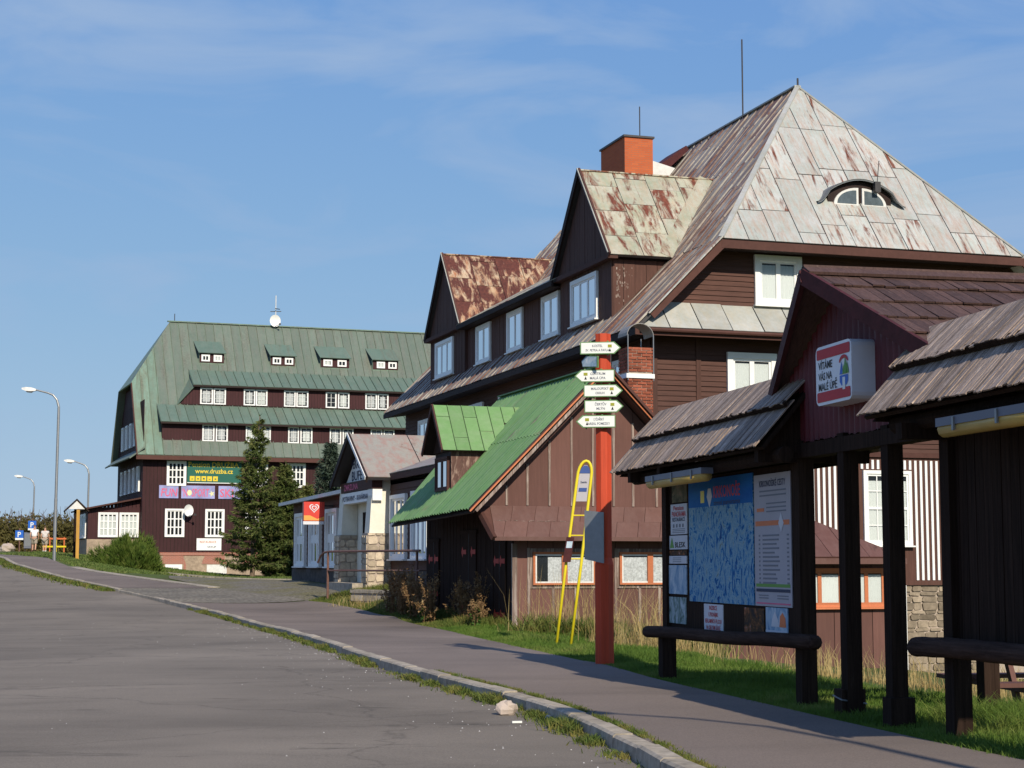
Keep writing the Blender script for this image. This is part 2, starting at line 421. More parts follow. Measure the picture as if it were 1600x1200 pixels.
class MB:
    """collects faces; build() links them as one mesh object"""
    def __init__(s, xf=None):
        s.v = []; s.f = []; s.xf = xf
    def add(s, vs_, fs):
        n = len(s.v)
        for p in vs_:
            s.v.append(tuple(s.xf(*p)) if s.xf else tuple(float(q) for q in p))
        for f in fs:
            s.f.append([n + i for i in f])
        return s
    def box(s, x0, x1, y0, y1, z0, z1):
        return s.add([(x0, y0, z0), (x1, y0, z0), (x1, y1, z0), (x0, y1, z0), (x0, y0, z1), (x1, y0, z1), (x1, y1, z1), (x0, y1, z1)],
                     [(3, 2, 1, 0), (4, 5, 6, 7), (0, 1, 5, 4), (1, 2, 6, 5), (2, 3, 7, 6), (3, 0, 4, 7)])
    def prism(s, poly, vec):
        n = len(poly)
        vec = V(*vec)
        pts = [V(*p) for p in poly]
        vs_ = pts + [p + vec for p in pts]
        fs = [list(range(n))[::-1], list(range(n, 2 * n))] + [(i, (i + 1) % n, n + (i + 1) % n, n + i) for i in range(n)]
        return s.add(vs_, fs)
    def face(s, pts):
        return s.add(pts, [list(range(len(pts)))])
    def bar(s, p, q, w, h, up=(0, 0, 1)):
        """rectangular bar from p to q, w across, h along up"""
        p, q, up = V(*p), V(*q), V(*up)
        d = q - p; d /= np.linalg.norm(d)
        sd = np.cross(d, up); sd /= np.linalg.norm(sd)
        u = np.cross(sd, d)
        a, b = sd * w / 2, u * h / 2
        c = [p - a - b, p + a - b, p + a + b, p - a + b]
        return s.prism(c, q - p)
    def tube(s, pts, r, n=8, r1=None, caps=True):
        pts = [V(*p) for p in pts]
        k = len(pts)
        vs_ = []
        ref = None
        px_ = None
        for i, p in enumerate(pts):
            d = pts[min(i + 1, k - 1)] - pts[max(i - 1, 0)]
            d = d / (np.linalg.norm(d) + 1e-9)
            if ref is None:
                ref = V(0, 0, 1) if abs(d[2]) < 0.9 else V(1, 0, 0)
            x = np.cross(d, ref) if px_ is None else px_ - d * (px_ @ d)
            x /= np.linalg.norm(x) + 1e-12
            px_ = x
            y = np.cross(d, x)
            rr = r if r1 is None else r + (r1 - r) * i / (k - 1)
            for j in range(n):
                t = 2 * math.pi * j / n
                vs_.append(p + x * rr * math.cos(t) + y * rr * math.sin(t))
        fs = [(i * n + j, i * n + (j + 1) % n, (i + 1) * n + (j + 1) % n, (i + 1) * n + j) for i in range(k - 1) for j in range(n)]
        if caps:
            fs += [list(range(n))[::-1], list(range((k - 1) * n, k * n))]
        return s.add(vs_, fs)
    def build(s, name, m, parent=None, smooth=False, kind=None):
        me = bpy.data.meshes.new(name)
        me.from_pydata(s.v, [], s.f)
        if smooth:
            me.polygons.foreach_set('use_smooth', [True] * len(me.polygons))
        me.materials.append(m if not isinstance(m, str) else MT[m])
        me.update()
        return put(name, me, parent, kind)

def put(name, me, parent=None, kind=None):
    o = bpy.data.objects.new(name, me)
    COL.objects.link(o)
    if parent is not None:
        o.parent = parent
    if kind:
        o['kind'] = kind
    return o

def np_mesh(name, verts, faces, m, parent=None, kind=None):
    """faces: (N,3) or (N,4) int array"""
    me = bpy.data.meshes.new(name)
    nv, (nf, k) = len(verts), faces.shape
    me.vertices.add(nv)
    me.vertices.foreach_set('co', np.ascontiguousarray(verts, dtype=np.float32).ravel())
    me.loops.add(nf * k)
    me.loops.foreach_set('vertex_index', np.ascontiguousarray(faces, dtype=np.int32).ravel())
    me.polygons.add(nf)
    me.polygons.foreach_set('loop_start', np.arange(0, nf * k, k, dtype=np.int32))
    me.polygons.foreach_set('loop_total', np.full(nf, k, dtype=np.int32))
    me.update(calc_edges=True)
    me.materials.append(MT[m] if isinstance(m, str) else m)
    return put(name, me, parent, kind)

def tag(o, label, cat, group=None):
    o['label'] = label
    o['category'] = cat
    if group:
        o['group'] = group
    return o

def thing(name, label, cat, loc=(0, 0, 0), rotz=0.0, group=None):
    o = bpy.data.objects.new(name, None)
    COL.objects.link(o)
    o.location = loc
    o.rotation_euler = (0, 0, R(rotz))
    o.empty_display_size = 0.3
    return tag(o, label, cat, group)

def copy_tree(o, parent=None):
    c = o.copy()
    COL.objects.link(c)
    c.parent = parent
    for ch in o.children:
        copy_tree(ch, c)
    return c

def struct(o):
    o['kind'] = 'structure'
    return o

def clip(poly, nx, ny, d):
    """keep the side nx*u+ny*v<=d of a convex 2D polygon"""
    out = []
    n = len(poly)
    for i in range(n):
        p, q = poly[i], poly[(i + 1) % n]
        a, b = nx * p[0] + ny * p[1] - d, nx * q[0] + ny * q[1] - d
        if a <= 0:
            out.append(p)
        if (a < 0 < b) or (b < 0 < a):
            t = a / (a - b)
            out.append((p[0] + (q[0] - p[0]) * t, p[1] + (q[1] - p[1]) * t))
    return out

def rect_clip(poly, u0, u1, v0, v1):
    for a in ((1, 0, u1), (-1, 0, -u0), (0, 1, v1), (0, -1, -v0)):
        if len(poly) < 3:
            return []
        poly = clip(poly, *a)
    return poly

def parea(p):
    return 0.5 * abs(sum(p[i][0] * p[(i + 1) % len(p)][1] - p[(i + 1) % len(p)][0] * p[i][1] for i in range(len(p))))

def sheets(parent, O, U, Vd, poly, sw, rl, m, gap=0.02, th=0.025, name='roof_sheet', lift=0.004, jit=0.012, u_off=0.0, seam=0.0):
    """cover a convex polygon (in u,v on the plane O+u*U+v*Vd) with separate sheets; each is a part"""
    O, U, Vd = V(*O), V(*U), V(*Vd)
    U = U / np.linalg.norm(U); Vd = Vd / np.linalg.norm(Vd)
    N = np.cross(U, Vd); N /= np.linalg.norm(N)
    if N[2] < 0:
        N = -N
    us = [p[0] for p in poly]; vs_ = [p[1] for p in poly]
    u = min(us) - u_off
    i = 0
    while u < max(us):
        w = sw * random.uniform(0.96, 1.04)
        v = min(vs_) - (rl * random.uniform(0.0, 0.7) if rl < 50 else 0)
        while v < max(vs_):
            l = rl * random.uniform(0.85, 1.15)
            pc = rect_clip(poly, u + gap / 2, u + w - gap / 2, v + gap / 2, v + l - gap / 2)
            if len(pc) >= 3 and parea(pc) > 0.01:
                off = lift + random.uniform(0, jit)
                mb = MB()
                base = [O + U * p[0] + Vd * p[1] + N * (off + random.uniform(0, jit * 0.5)) for p in pc]
                mb.prism(base, N * th)
                if seam:
                    vv = [p[1] for p in pc if p[0] < u + gap / 2 + 1e-4]
                    if len(vv) >= 2 and max(vv) - min(vv) > 0.05:
                        uu = u + gap / 2 + seam / 2
                        mb.bar(O + U * uu + Vd * min(vv) + N * (off + th + seam / 2), O + U * uu + Vd * max(vv) + N * (off + th + seam / 2), seam * 0.7, seam, N)
                mb.build(name, m, parent)
            v += l
        u += w
        i += 1

def lap_wall(name, xf, poly, pitch, m, parent):
    """horizontal lapped boards as one cladding mesh with a lip under each course"""
    mb = MB(xf)
    v0, v1 = min(p[1] for p in poly), max(p[1] for p in poly)
    v = v0
    while v < v1 - 1e-3:
        pc = rect_clip(poly, -1e3, 1e3, v, min(v + pitch, v1))
        if len(pc) >= 3 and parea(pc) > 1e-3:
            top = min(v + pitch, v1)
            j = random.uniform(0, 0.006)
            mb.face([(p[0], p[1], 0.032 + j - 0.026 * (p[1] - v) / pitch) for p in pc])
            lo = [p for p in pc if abs(p[1] - v) < 1e-4]
            if len(lo) >= 2:
                a, b = min(q[0] for q in lo), max(q[0] for q in lo)
                mb.face([(a, v, 0.032 + j), (b, v, 0.032 + j), (b, v, 0.0), (a, v, 0.0)])
        v += pitch
    return mb.build(name, m, parent)

def boards(parent, xf, poly, w, m, name='board', gap=0.012, th=0.022, joined=False, var=0.006):
    """vertical boards; each a part unless joined"""
    u0, u1 = min(p[0] for p in poly), max(p[0] for p in poly)
    u = u0
    mj = MB(xf)
    while u < u1 - 0.01:
        ww = w * random.uniform(0.93, 1.07)
        pc = rect_clip(poly, u + gap / 2, min(u + ww, u1) - gap / 2, -1e3, 1e3)
        if len(pc) >= 3 and parea(pc) > 1e-3:
            t = th + random.uniform(-var, var)
            mb = mj if joined else MB(xf)
            mb.prism([(p[0], p[1], 0.0) for p in pc], (0, 0, t)) if not xf else mb.add([(p[0], p[1], 0.0) for p in pc] + [(p[0], p[1], t) for p in pc],
                [list(range(len(pc)))[::-1], list(range(len(pc), 2 * len(pc)))] + [(i, (i + 1) % len(pc), len(pc) + (i + 1) % len(pc), len(pc) + i) for i in range(len(pc))])
            if not joined:
                mb.build(name, m, parent)
        u += ww
    if joined:
        mj.build(name, m, parent)

def face_b(b0):      # wall on plane y=b0 that faces -y : (u,v,d) -> (u, b0-d, v)
    return lambda u, v, d: (u, b0 - d, v)

def face_a(a0):      # wall on plane x=a0 that faces -x
    return lambda u, v, d: (a0 - d, u, v)

def window(parent, xf, u0, u1, v0, v1, cols=2, rows=1, fw=0.10, m='white', bar=0.03, curtain='curtain', sill=True, transom=None, thick=0.07, sash=0.055, half=False, casement=None, sash_m=None, inset=0.0):
    """window part: casing with sill; sub-parts reveal, curtain, pane, sash"""
    c = MB(xf)
    c.box(u0, u1, v1 - fw, v1, 0.0, thick)
    c.box(u0, u0 + fw, v0, v1 - fw, 0.0, thick)
    c.box(u1 - fw, u1, v0, v1 - fw, 0.0, thick)
    c.box(u0 + fw, u1 - fw, v0, v0 + fw * 0.8, 0.0, thick)
    w = c.build('window', m, parent)
    a0, a1, b0, b1 = u0 + fw, u1 - fw, v0 + fw * 0.8, v1 - fw
    ca0, ca1 = a0 + inset, a1 - inset
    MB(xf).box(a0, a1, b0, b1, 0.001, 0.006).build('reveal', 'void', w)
    if curtain:
        cm = MB(xf)
        segs = [(ca0, ca1)] if not half else [(a0 + (a1 - a0) * half, a1)]
        gapm = (a1 - a0) * random.uniform(0.0, 0.10)
        if not half:
            mid = (a0 + a1) / 2
            segs = [(ca0 + random.uniform(0, .05), mid - gapm / 2), (mid + gapm / 2, ca1 - random.uniform(0, .08))]
        for s0, s1 in segs:
            n = max(4, int((s1 - s0) / 0.035))
            ph = random.uniform(0, 6)
            vs_ = []
            for i in range(n + 1):
                uu = s0 + (s1 - s0) * i / n
                d = 0.016 + 0.007 * math.sin(i * 1.9 + ph)
                vs_ += [(uu, b0 + 0.02 + inset, d), (uu, b1 - (b1 - b0) * 0.10 - inset * 0.5, d)]
            cm.add(vs_, [(2 * i, 2 * i + 2, 2 * i + 3, 2 * i + 1) for i in range(n)])
        cm.build('curtain', curtain, w)
    MB(xf).face([(a0, b0, 0.034), (a1, b0, 0.034), (a1, b1, 0.034), (a0, b1, 0.034)]).build('pane', 'pane', w)
    s = MB(xf)
    d0, d1 = 0.026, 0.052
    cw = (a1 - a0) / cols
    for i in range(cols):
        x0, x1 = a0 + i * cw, a0 + (i + 1) * cw
        s.box(x0, x1, b0, b0 + sash, d0, d1); s.box(x0, x1, b1 - sash, b1, d0, d1)
        s.box(x0, x0 + sash, b0 + sash, b1 - sash, d0, d1); s.box(x1 - sash, x1, b0 + sash, b1 - sash, d0, d1)
        if transom:
            t = b0 + (b1 - b0) * transom
            s.box(x0 + sash, x1 - sash, t - sash * 0.6, t + sash * 0.6, d0, d1)
        for j in range(1, rows):
            t = b0 + (b1 - b0) * j / rows
            s.box(x0 + sash, x1 - sash, t - bar / 2, t + bar / 2, d0 + 0.004, d1 - 0.004)
        if casement:
            for j in range(1, casement):
                t = x0 + cw * j / casement
                s.box(t - bar / 2, t + bar / 2, b0 + sash, b1 - sash, d0 + 0.006, d1 - 0.006)
    s.build('sash', sash_m or m, w)
    if sill:
        MB(xf).box(u0 - 0.04, u1 + 0.04, v0 - 0.045, v0 - 0.003, 0.0, thick + 0.07).build('sill', m, w)
    return w

_txt = {}
def text(parent, s, size, xf, u, v, d, m, name='lettering', align='LEFT', stretch=1.0, shear=0.0, fit=None):
    """flat lettering with a few millimetres of thickness, placed on a face by its (u,v,d) map"""
    key = s
    if key not in _txt:
        cu = bpy.data.curves.new('lettering', 'FONT')
        cu.body = s
        cu.resolution_u = 2
        cu.offset = 0.014
        ob = bpy.data.objects.new('lettering_tmp', cu)
        COL.objects.link(ob)
        dg = bpy.context.evaluated_depsgraph_get()
        me = bpy.data.meshes.new_from_object(ob.evaluated_get(dg))
        vv = [tuple(q.co) for q in me.vertices]
        ff = [tuple(p.vertices) for p in me.polygons]
        bpy.data.objects.remove(ob)
        bpy.data.curves.remove(cu)
        bpy.data.meshes.remove(me)
        _txt[key] = (vv, ff)
    vv, ff = _txt[key]
    if not vv:
        return None
    x0, x1 = min(p[0] for p in vv), max(p[0] for p in vv)
    if fit:
        stretch = fit / ((x1 - x0) * size)
    sg = 1
    w = (x1 - x0) * size * stretch
    off = {'LEFT': 0, 'CENTER': -w / 2, 'RIGHT': -w}[align]
    mb = MB(xf)
    mb.add([(u + off + (p[0] - x0 + shear * p[1]) * size * stretch, v + p[1] * size, d) for p in vv], ff)
    return mb.build(name, m, parent)

def mirror_u(xf):
    """for walls whose u axis runs right to left as seen: lettering maps through -u"""
    return lambda u, v, d: xf(-u, v, d)

# ------------------------------------------------------------------ terrain
KERB = [(-12, 15.0), (-4, 9.5), (2, 5.6), (6, 3.7), (9, 2.30), (12.4, 1.24), (14.5, 0.98), (18.5, 0.30), (24.6, -1.44), (33.8, -3.75), (45, -6.9), (52, -9.15), (58, -11.3), (65, -14.5), (72, -18.5), (77, -21.0), (82, -23.4), (90, -26.6), (100, -32.0), (115, -42.0), (140, -60.0)]
_ky = np.array([k[0] for k in KERB], float)
_kx = np.array([k[1] for k in KERB], float)
def _smooth_interp(y, ys, xs):
    """Catmull-Rom through the points, vectorised"""
    y = np.clip(np.asarray(y, float), ys[0], ys[-1])
    i = np.clip(np.searchsorted(ys, y, side='right') - 1, 0, len(ys) - 2)
    h = ys[i + 1] - ys[i]
    t = (y - ys[i]) / h
    sl = np.gradient(xs, ys)
    return ((2 * t**3 - 3 * t**2 + 1) * xs[i] + (t**3 - 2 * t**2 + t) * h * sl[i] + (-2 * t**3 + 3 * t**2) * xs[i + 1] + (t**3 - t**2) * h * sl[i + 1])
def kerb_x(y):
    return _smooth_interp(y, _ky, _kx)
SWR = [(-12, 21.0), (-4, 14.5), (2, 10.0), (6, 7.2), (9, 5.6), (13.15, 3.95), (16.5, 3.12), (22.9, 1.80), (30.5, 0.26), (43.2, -2.55), (53.3, -4.95), (58, -6.8), (66, -11.2), (72, -15.4), (80, -20.2), (86, -22.6), (92, -25.0), (100, -29.4), (115, -39.0), (140, -57.0)]
_sy = np.array([k[0] for k in SWR], float)
_sx = np.array([k[1] for k in SWR], float)
def walk_x(y):
    return _smooth_interp(y, _sy, _sx)

_zy = [(-12, 0.0), (0, 0.0), (30, 0.0), (45, 0.02), (58, 0.20), (65, 0.48), (72, 0.88), (82, 1.42), (90, 1.80), (104, 2.05), (120, 2.25), (160, 2.75)]
CTRL = []
_zs = [(float(q), float(np.interp(q, [k[0] for k in _zy], [k[1] for k in _zy]))) for q in list(np.arange(-12, 100, 3.5)) + [104, 112, 120, 160]]
for yy, zz in _zs:
    kx = float(kerb_x(yy))
    CTRL += [(kx, yy, zz), (kx - 10, yy, zz - 0.05), (float(walk_x(yy)), yy, zz)]
CTRL += [(-60, 0, 0), (-60, 40, 0.2), (-60, 80, 1.6), (-70, 130, 2.6), (-70, 175, 3.0), (-40, 175, 3.0), (0, 175, 1.5), (40, 175, 0.5), (45, 120, -0.5), (45, 70, -1.8), (45, 30, -1.2), (45, 0, -0.2),
         (4.3, 20, -0.02), (1.9, 25.6, 0.05), (7, 17, -0.15), (9, 24, -0.6), (5.6, 24, -0.3), (6.1, 20.6, -0.26), (3.0, 29, -0.05), (0.6, 36, -0.05), (0.0, 40, -0.03), (2.5, 38, -0.15), (4.5, 38.5, -0.6), (6, 41, -0.95), (9.3, 42.6, -1.04), (12, 46, -1.5), (12.3, 49.5, -1.66), (20, 52, -1.9), (25, 40, -1.7),
         (-1.2, 46.0, 0.25), (-3.0, 50.3, 0.12), (-4.2, 52.4, 0.14), (-5.3, 54.6, 0.18), (-2.0, 53, 0.55), (-3.8, 56, 0.6), (-6.2, 59.5, 0.55), (-7.2, 63, 0.65), (-9.2, 70, 0.80), (-11.5, 78, 0.72), (-9, 90, 0.8), (-13.0, 88, 0.66), (-14.9, 100, 0.66), (-17.8, 95, 0.78), (-20.8, 95, 0.98), (-22.8, 95, 1.35), (-24.5, 97, 1.65), (-25.5, 104, 1.85), (-27.5, 112, 2.0), (-24.2, 111.5, 1.35), (-22.3, 113, 0.66), (-18, 114, 0.62), (-10, 116, 0.62), (0, 118, 0.5), (5, 95, 0.3), (5, 75, -0.4), (15, 75, -1.6), (-16.0, 82, 0.85), (-18.5, 88, 1.05), (-30, 118, 2.15), (-35, 125, 2.3)]
_cp = np.array(CTRL)
def _tps():
    P = _cp[:, :2] / 30.0
    n = len(P)
    r = np.linalg.norm(P[:, None] - P[None], axis=2)
    Kk = np.where(r > 0, r**2 * np.log(r + 1e-12), 0) + np.eye(n) * 2e-3
    A = np.zeros((n + 3, n + 3))
    A[:n, :n] = Kk; A[:n, n] = 1; A[:n, n + 1:] = P; A[n, :n] = 1; A[n + 1:, :n] = P.T
    return np.linalg.solve(A, np.concatenate([_cp[:, 2], np.zeros(3)]))
_tw = _tps()
def T(x, y):
    """road-level height field"""
    x = np.clip(np.atleast_1d(np.asarray(x, float)), -65, 42)
    y = np.clip(np.atleast_1d(np.asarray(y, float)), -12, 172)
    P = np.stack([x, y], -1) / 30.0
    out = np.zeros(len(P))
    C = _cp[:, :2] / 30.0
    for s in range(0, len(P), 20000):
        q = P[s:s + 20000]
        r = np.linalg.norm(q[:, None] - C[None], axis=2)
        out[s:s + 20000] = (np.where(r > 0, r**2 * np.log(r + 1e-12), 0) @ _tw[:len(C)]) + _tw[len(C)] + q @ _tw[len(C) + 1:]
    return out
def G(x, y):
    """ground height: the verge lies a kerb's height above the road"""
    x = np.atleast_1d(np.asarray(x, float)); y = np.atleast_1d(np.asarray(y, float))
    d = x - kerb_x(y)
    s = np.clip((d - 0.25) / 0.5, 0, 1)
    return T(x, y) - 0.05 * (1 - s) + 0.085 * s
def g1(x, y):
    return float(G(x, y)[0])

def ground_material():
    m, nt, p, out = _base('grassy_soil', 0.95, 0.1)
    v = _coords(nt, (1, 1, 1), False)
    n1 = _noise(nt, v, 0.35, 6, 0.65)
    n2 = _noise(nt, v, 6.0, 5, 0.7)
    c = _ramp(nt, n1, [(0.3, (0.085, 0.080, 0.034)), (0.5, (0.080, 0.115, 0.028)), (0.7, (0.150, 0.145, 0.055))])
    c = _mix(nt, 0.8, c, _ramp(nt, n2, [(0.25, 0.55), (0.75, 1.35)]), 'MULTIPLY')
    nt.links.new(c, p.inputs['Base Color'])
    _bump(nt, p, n2, 0.6, 0.05)
    return m
MT['ground'] = ground_material()

def _axis(fine0, fine1, step, far):
    a = list(np.arange(fine0, fine1 + 1e-6, step))
    s = step
    lo, hi = [], []
    x = fine0
    while x > -far:
        s *= 1.5; x -= s; lo.append(x)
    s = step; x = fine1
    while x < far:
        s *= 1.5; x += s; hi.append(x)
    return np.array(lo[::-1] + a + hi)
gx = _axis(-62, 40, 0.8, 6000)
gy_ = _axis(-12, 170, 0.8, 6000)
GX, GY = np.meshgrid(gx, gy_)
GZ = G(GX.ravel(), GY.ravel())
idx = np.arange(len(gx) * len(gy_)).reshape(len(gy_), len(gx))
gf = np.stack([idx[:-1, :-1], idx[:-1, 1:], idx[1:, 1:], idx[1:, :-1]], -1).reshape(-1, 4)
struct(np_mesh('ground', np.stack([GX.ravel(), GY.ravel(), GZ], -1), gf, 'ground'))

def ribbon(name, ys, xl, xr, nx, dz, m):
    ys = np.asarray(ys)
    t = np.linspace(0, 1, nx)
    X = xl(ys)[:, None] * (1 - t) + xr(ys)[:, None] * t
    Y = np.repeat(ys[:, None], nx, 1)
    Z = T(X.ravel(), Y.ravel()) + dz
    ix = np.arange(X.size).reshape(X.shape)
    f = np.stack([ix[:-1, :-1], ix[:-1, 1:], ix[1:, 1:], ix[1:, :-1]], -1).reshape(-1, 4)
    return struct(np_mesh(name, np.stack([X.ravel(), Y.ravel(), Z], -1), f, m))
ribbon('road', np.arange(-12, 138, 0.8), lambda y: kerb_x(y) - 9.5, lambda y: kerb_x(y) + 0.05, 24, 0.0, 'asphalt')
ribbon('pavement', np.arange(-12, 58.3, 0.7), lambda y: kerb_x(y) + 0.12, walk_x, 10, 0.118, 'pavement')
ribbon('footway', np.arange(66.2, 112, 0.7), lambda y: kerb_x(y) + 0.12, walk_x, 8, 0.118, 'pavement')

# cobbled crossing of the drive and the gravel yard before the bakery wing
def _gravel(name, c1, c2, sc):
    m, nt, p, out = _base(name, 0.95, 0.1)
    v = _coords(nt, (1, 1, 1), False)
    vo = nt.nodes.new('ShaderNodeTexVoronoi'); vo.inputs['Scale'].default_value = sc
    nt.links.new(v, vo.inputs['Vector'])
    n1 = _noise(nt, v, 0.6, 5, 0.65)
    c = _mix(nt, _ramp(nt, n1, [(0.35, 0.0), (0.65, 1.0)]), c1, c2)
    c = _mix(nt, 0.75, c, _ramp(nt, vo.outputs['Distance'], [(0.1, 1.15), (0.6, 0.5)]), 'MULTIPLY')
    nt.links.new(c, p.inputs['Base Color'])
    _bump(nt, p, vo.outputs['Distance'], 0.5, 0.03)
    return m
MT['cobble'] = _gravel('cobbles', (0.27, 0.24, 0.19), (0.20, 0.18, 0.15), 7.0)
MT['gravel'] = _gravel('yard_gravel', (0.22, 0.20, 0.17), (0.20, 0.18, 0.09), 10.0)
ribbon('drive_crossing', np.arange(58.25, 66.6, 0.5), lambda y: kerb_x(y) + 0.05, walk_x, 10, 0.112, 'cobble')
def _yard_r(y):
    return np.interp(y, [52, 57.4, 66, 74, 79], [-5.0, -5.0, -7.2, -9.4, -11.2])
def _yard_l(y):
    return np.interp(y, [52, 57, 58.3, 66.2, 72, 79], [-5.05, -6.45, -6.95, -11.4, -14.2, -15.6])
ribbon('yard', np.arange(57.4, 79, 0.6), _yard_l, _yard_r, 12, 0.108, 'gravel')

def edging(name, pts, w, h, m):
    ks = struct(bpy.data.objects.new(name, None)); COL.objects.link(ks)
    for (p, q) in zip(pts[:-1], pts[1:]):
        z0, z1 = T(p[0], p[1])[0], T(q[0], q[1])[0]
        MB().bar((p[0], p[1], z0 + h - 0.09), (q[0], q[1], z1 + h - 0.09), w, 0.18).build('edging_stone', m, ks)
    return ks
# kerb: one stone after another
kerb = struct(bpy.data.objects.new('kerb', None)); COL.objects.link(kerb)
y = 3.0
while y < 118:
    L = 1.0 if y < 75 else 1.6
    x0, x1 = float(kerb_x(y)), float(kerb_x(y + L))
    ln = math.hypot(L, x1 - x0)
    y1 = y + L / ln * L
    x1 = float(kerb_x(y1))
    low = 0.018 if 59.0 < y < 65.5 else 0.0
    d = V(x1 - x0, y1 - y, 0); d /= np.linalg.norm(d)
    sd = V(d[1], -d[0], 0)
    j = random.uniform(-0.012, 0.012)
    z0, z1 = T(x0, y)[0] + 0.135 - low + j, T(x1, y1)[0] + 0.135 - low + j + random.uniform(-0.008, 0.008)
    a, b = V(x0, y, 0) + d * 0.008, V(x1, y1, 0) - d * 0.008
    w = 0.17
    prof = [(-0.02, -0.25), (-0.005, -0.02), (0.02, 0.0), (w, 0.0), (w, -0.25)]
    k = len(prof)
    vs_ = [a + sd * p[0] + V(0, 0, z0 + p[1]) for p in prof] + [b + sd * p[0] + V(0, 0, z1 + p[1]) for p in prof]
    mb = MB().add(vs_, [list(range(k))[::-1], list(range(k, 2 * k))] + [(i, (i + 1) % k, k + (i + 1) % k, k + i) for i in range(k)])
    mb.build('kerb_stone', 'concrete', kerb)
    y = y1
_ed = [(float(walk_x(yy)) + 0.08, yy) for yy in np.arange(66.4, 80.5, 1.0)]
edging('footway_edging', _ed, 0.5, 0.135, 'concrete')
edging('yard_edging', [(-17.6 + i * 0.95, 89.0 - i * 0.55) for i in range(9)], 0.2, 0.2, 'concrete')

# ------------------------------------------------------------------ the big chalet
M = thing('chalet', 'large brown wooden chalet with rust-streaked pale metal roof, right of centre', 'building', (3.81, 47.0, 0), 17.8)
HA0, HA1, HB, HZ = 1.78, 11.42, -0.8, 10.47       # eave of the half hip
RA, RB0, RB1, RZ = 6.6, 3.85, 23.25, 16.36        # ridge
LB = 27.1                                         # length of the body
EA, EZ = -0.77, 7.91                              # lower eave
WA = 13.2
# body and walls
b = MB()
b.box(0.02, WA, 0.02, LB, 1.0, 8.3)
b.build('wall_core', 'soffit', M)
lap_wall('gable_cladding', face_b(0.0), [(0, 4.72), (WA, 4.72), (WA, 8.0), (0, 8.0)], 0.145, 'brown', M)
lap_wall('side_cladding', face_a(0.0), [(0, 1.0), (LB, 1.0), (LB, 8.0), (0, 8.0)], 0.16, 'brown', M)
# upper gable wall between the verges
def roof_z(a):
    a = min(a, 2 * RA - a)
    return HZ + (a - HA0) * (RZ - HZ) / (RA - HA0) if a > HA0 else EZ + (a - EA) * (HZ - EZ) / (HA0 - EA)
lap_wall('upper_gable_cladding', face_b(0.0), [(0.25, 8.72), (WA - 0.25, 8.72), (WA - 2.0, 10.55), (2.0, 10.55)], 0.145, 'brown', M)
MB().prism([(0.1, 0.03, 8.2), (WA - 0.1, 0.03, 8.2), (WA - 1.9, 0.03, 10.6), (1.9, 0.03, 10.6)], (0, 0.3, 0)).build('upper_wall_core', 'soffit', M)
for a0, a1 in ((0.0, 0.16), (1.32, 1.46), (5.2, 5.34)):
    MB(face_b(0.0)).box(a0, a1, 4.72, 8.0, 0.0, 0.055).build('trim_board', 'brown_v', M)
MB(face_b(0.0)).box(-0.05, WA, 4.60, 4.74, 0.0, 0.07).build('belt_board', 'fascia', M)
# ground floor: brown boards with white battens, stone plinth
MB().box(3.4, WA, 0.004, 0.3, 1.02, 4.62).build('striped_wall', 'brown_v', M)
a = 4.3
while a < 9.9:
    if not (6.36 < a < 8.02):
        MB(face_b(0.0)).box(a, a + 0.075, 1.12, 4.52, 0.0, 0.03).build('white_batten', 'white', M)
    else:
        MB(face_b(0.0)).box(a, a + 0.075, 4.26, 4.52, 0.0, 0.03).build('white_batten', 'white', M)
    a += 0.172
MB(face_b(0.0)).box(3.4, WA, 0.98, 1.11, 0.0, 0.08).build('sill_beam', 'brown_v', M)
MB().box(3.4, WA, 0.02, 0.5, -2.6, 1.0).build('plinth', 'mortar', M)
z = -1.7
while z < 0.95:
    h = random.uniform(0.10, 0.27)
    a = 7.0 + random.uniform(-0.2, 0.1)
    while a < 9.9:
        w = random.uniform(0.22, 0.62)
        dd = random.uniform(0.02, 0.06)
        x0, x1, z0, z1 = a + 0.015, a + w - 0.015, z + 0.012, min(z + h, 0.97) - 0.012
        j = lambda s=0.018: random.uniform(-s, s)
        c = 0.035
        pts = [(x0 + c, z0 + j()), (x1 - c, z0 + j()), (x1 + j(), z0 + c), (x1 + j(), z1 - c), (x1 - c, z1 + j(0.008)), (x0 + c, z1 + j(0.008)), (x0 + j(), z1 - c), (x0 + j(), z0 + c)]
        MB().prism([(p[0], 0.02 - dd, p[1]) for p in pts], (0, dd, 0)).build('stone', 'stone', M)
        a += w
    z += h
# windows of the gable
window(M, face_b(-0.03), 2.24, 3.75, 5.85, 7.43, 2, 1, 0.17, thick=0.09, sash=0.07)
window(M, face_b(-0.03), 3.12, 4.58, 8.80, 10.22, 2, 1, 0.16, thick=0.09, sash=0.07)
window(M, face_b(0.0), 6.42, 7.96, 2.10, 4.22, 2, 4, 0.10, thick=0.08, sash=0.06, transom=0.5, casement=2)
window(M, face_b(-0.03), 8.2, 9.7, 5.85, 7.43, 2, 1, 0.17, thick=0.09, sash=0.07)
MB().tube([(7.62, -0.14, -1.4), (7.62, -0.14, 0.98)], 0.05, 8).build('downpipe', 'white', M)
# windows of the long side, first floor
for b0 in (0.95, 4.65, 8.32, 11.98, 15.65, 19.3, 23.0):
    window(M, face_a(-0.03), b0, b0 + 1.75, 5.85, 7.38, 2, 1, 0.12, thick=0.08, m='white')
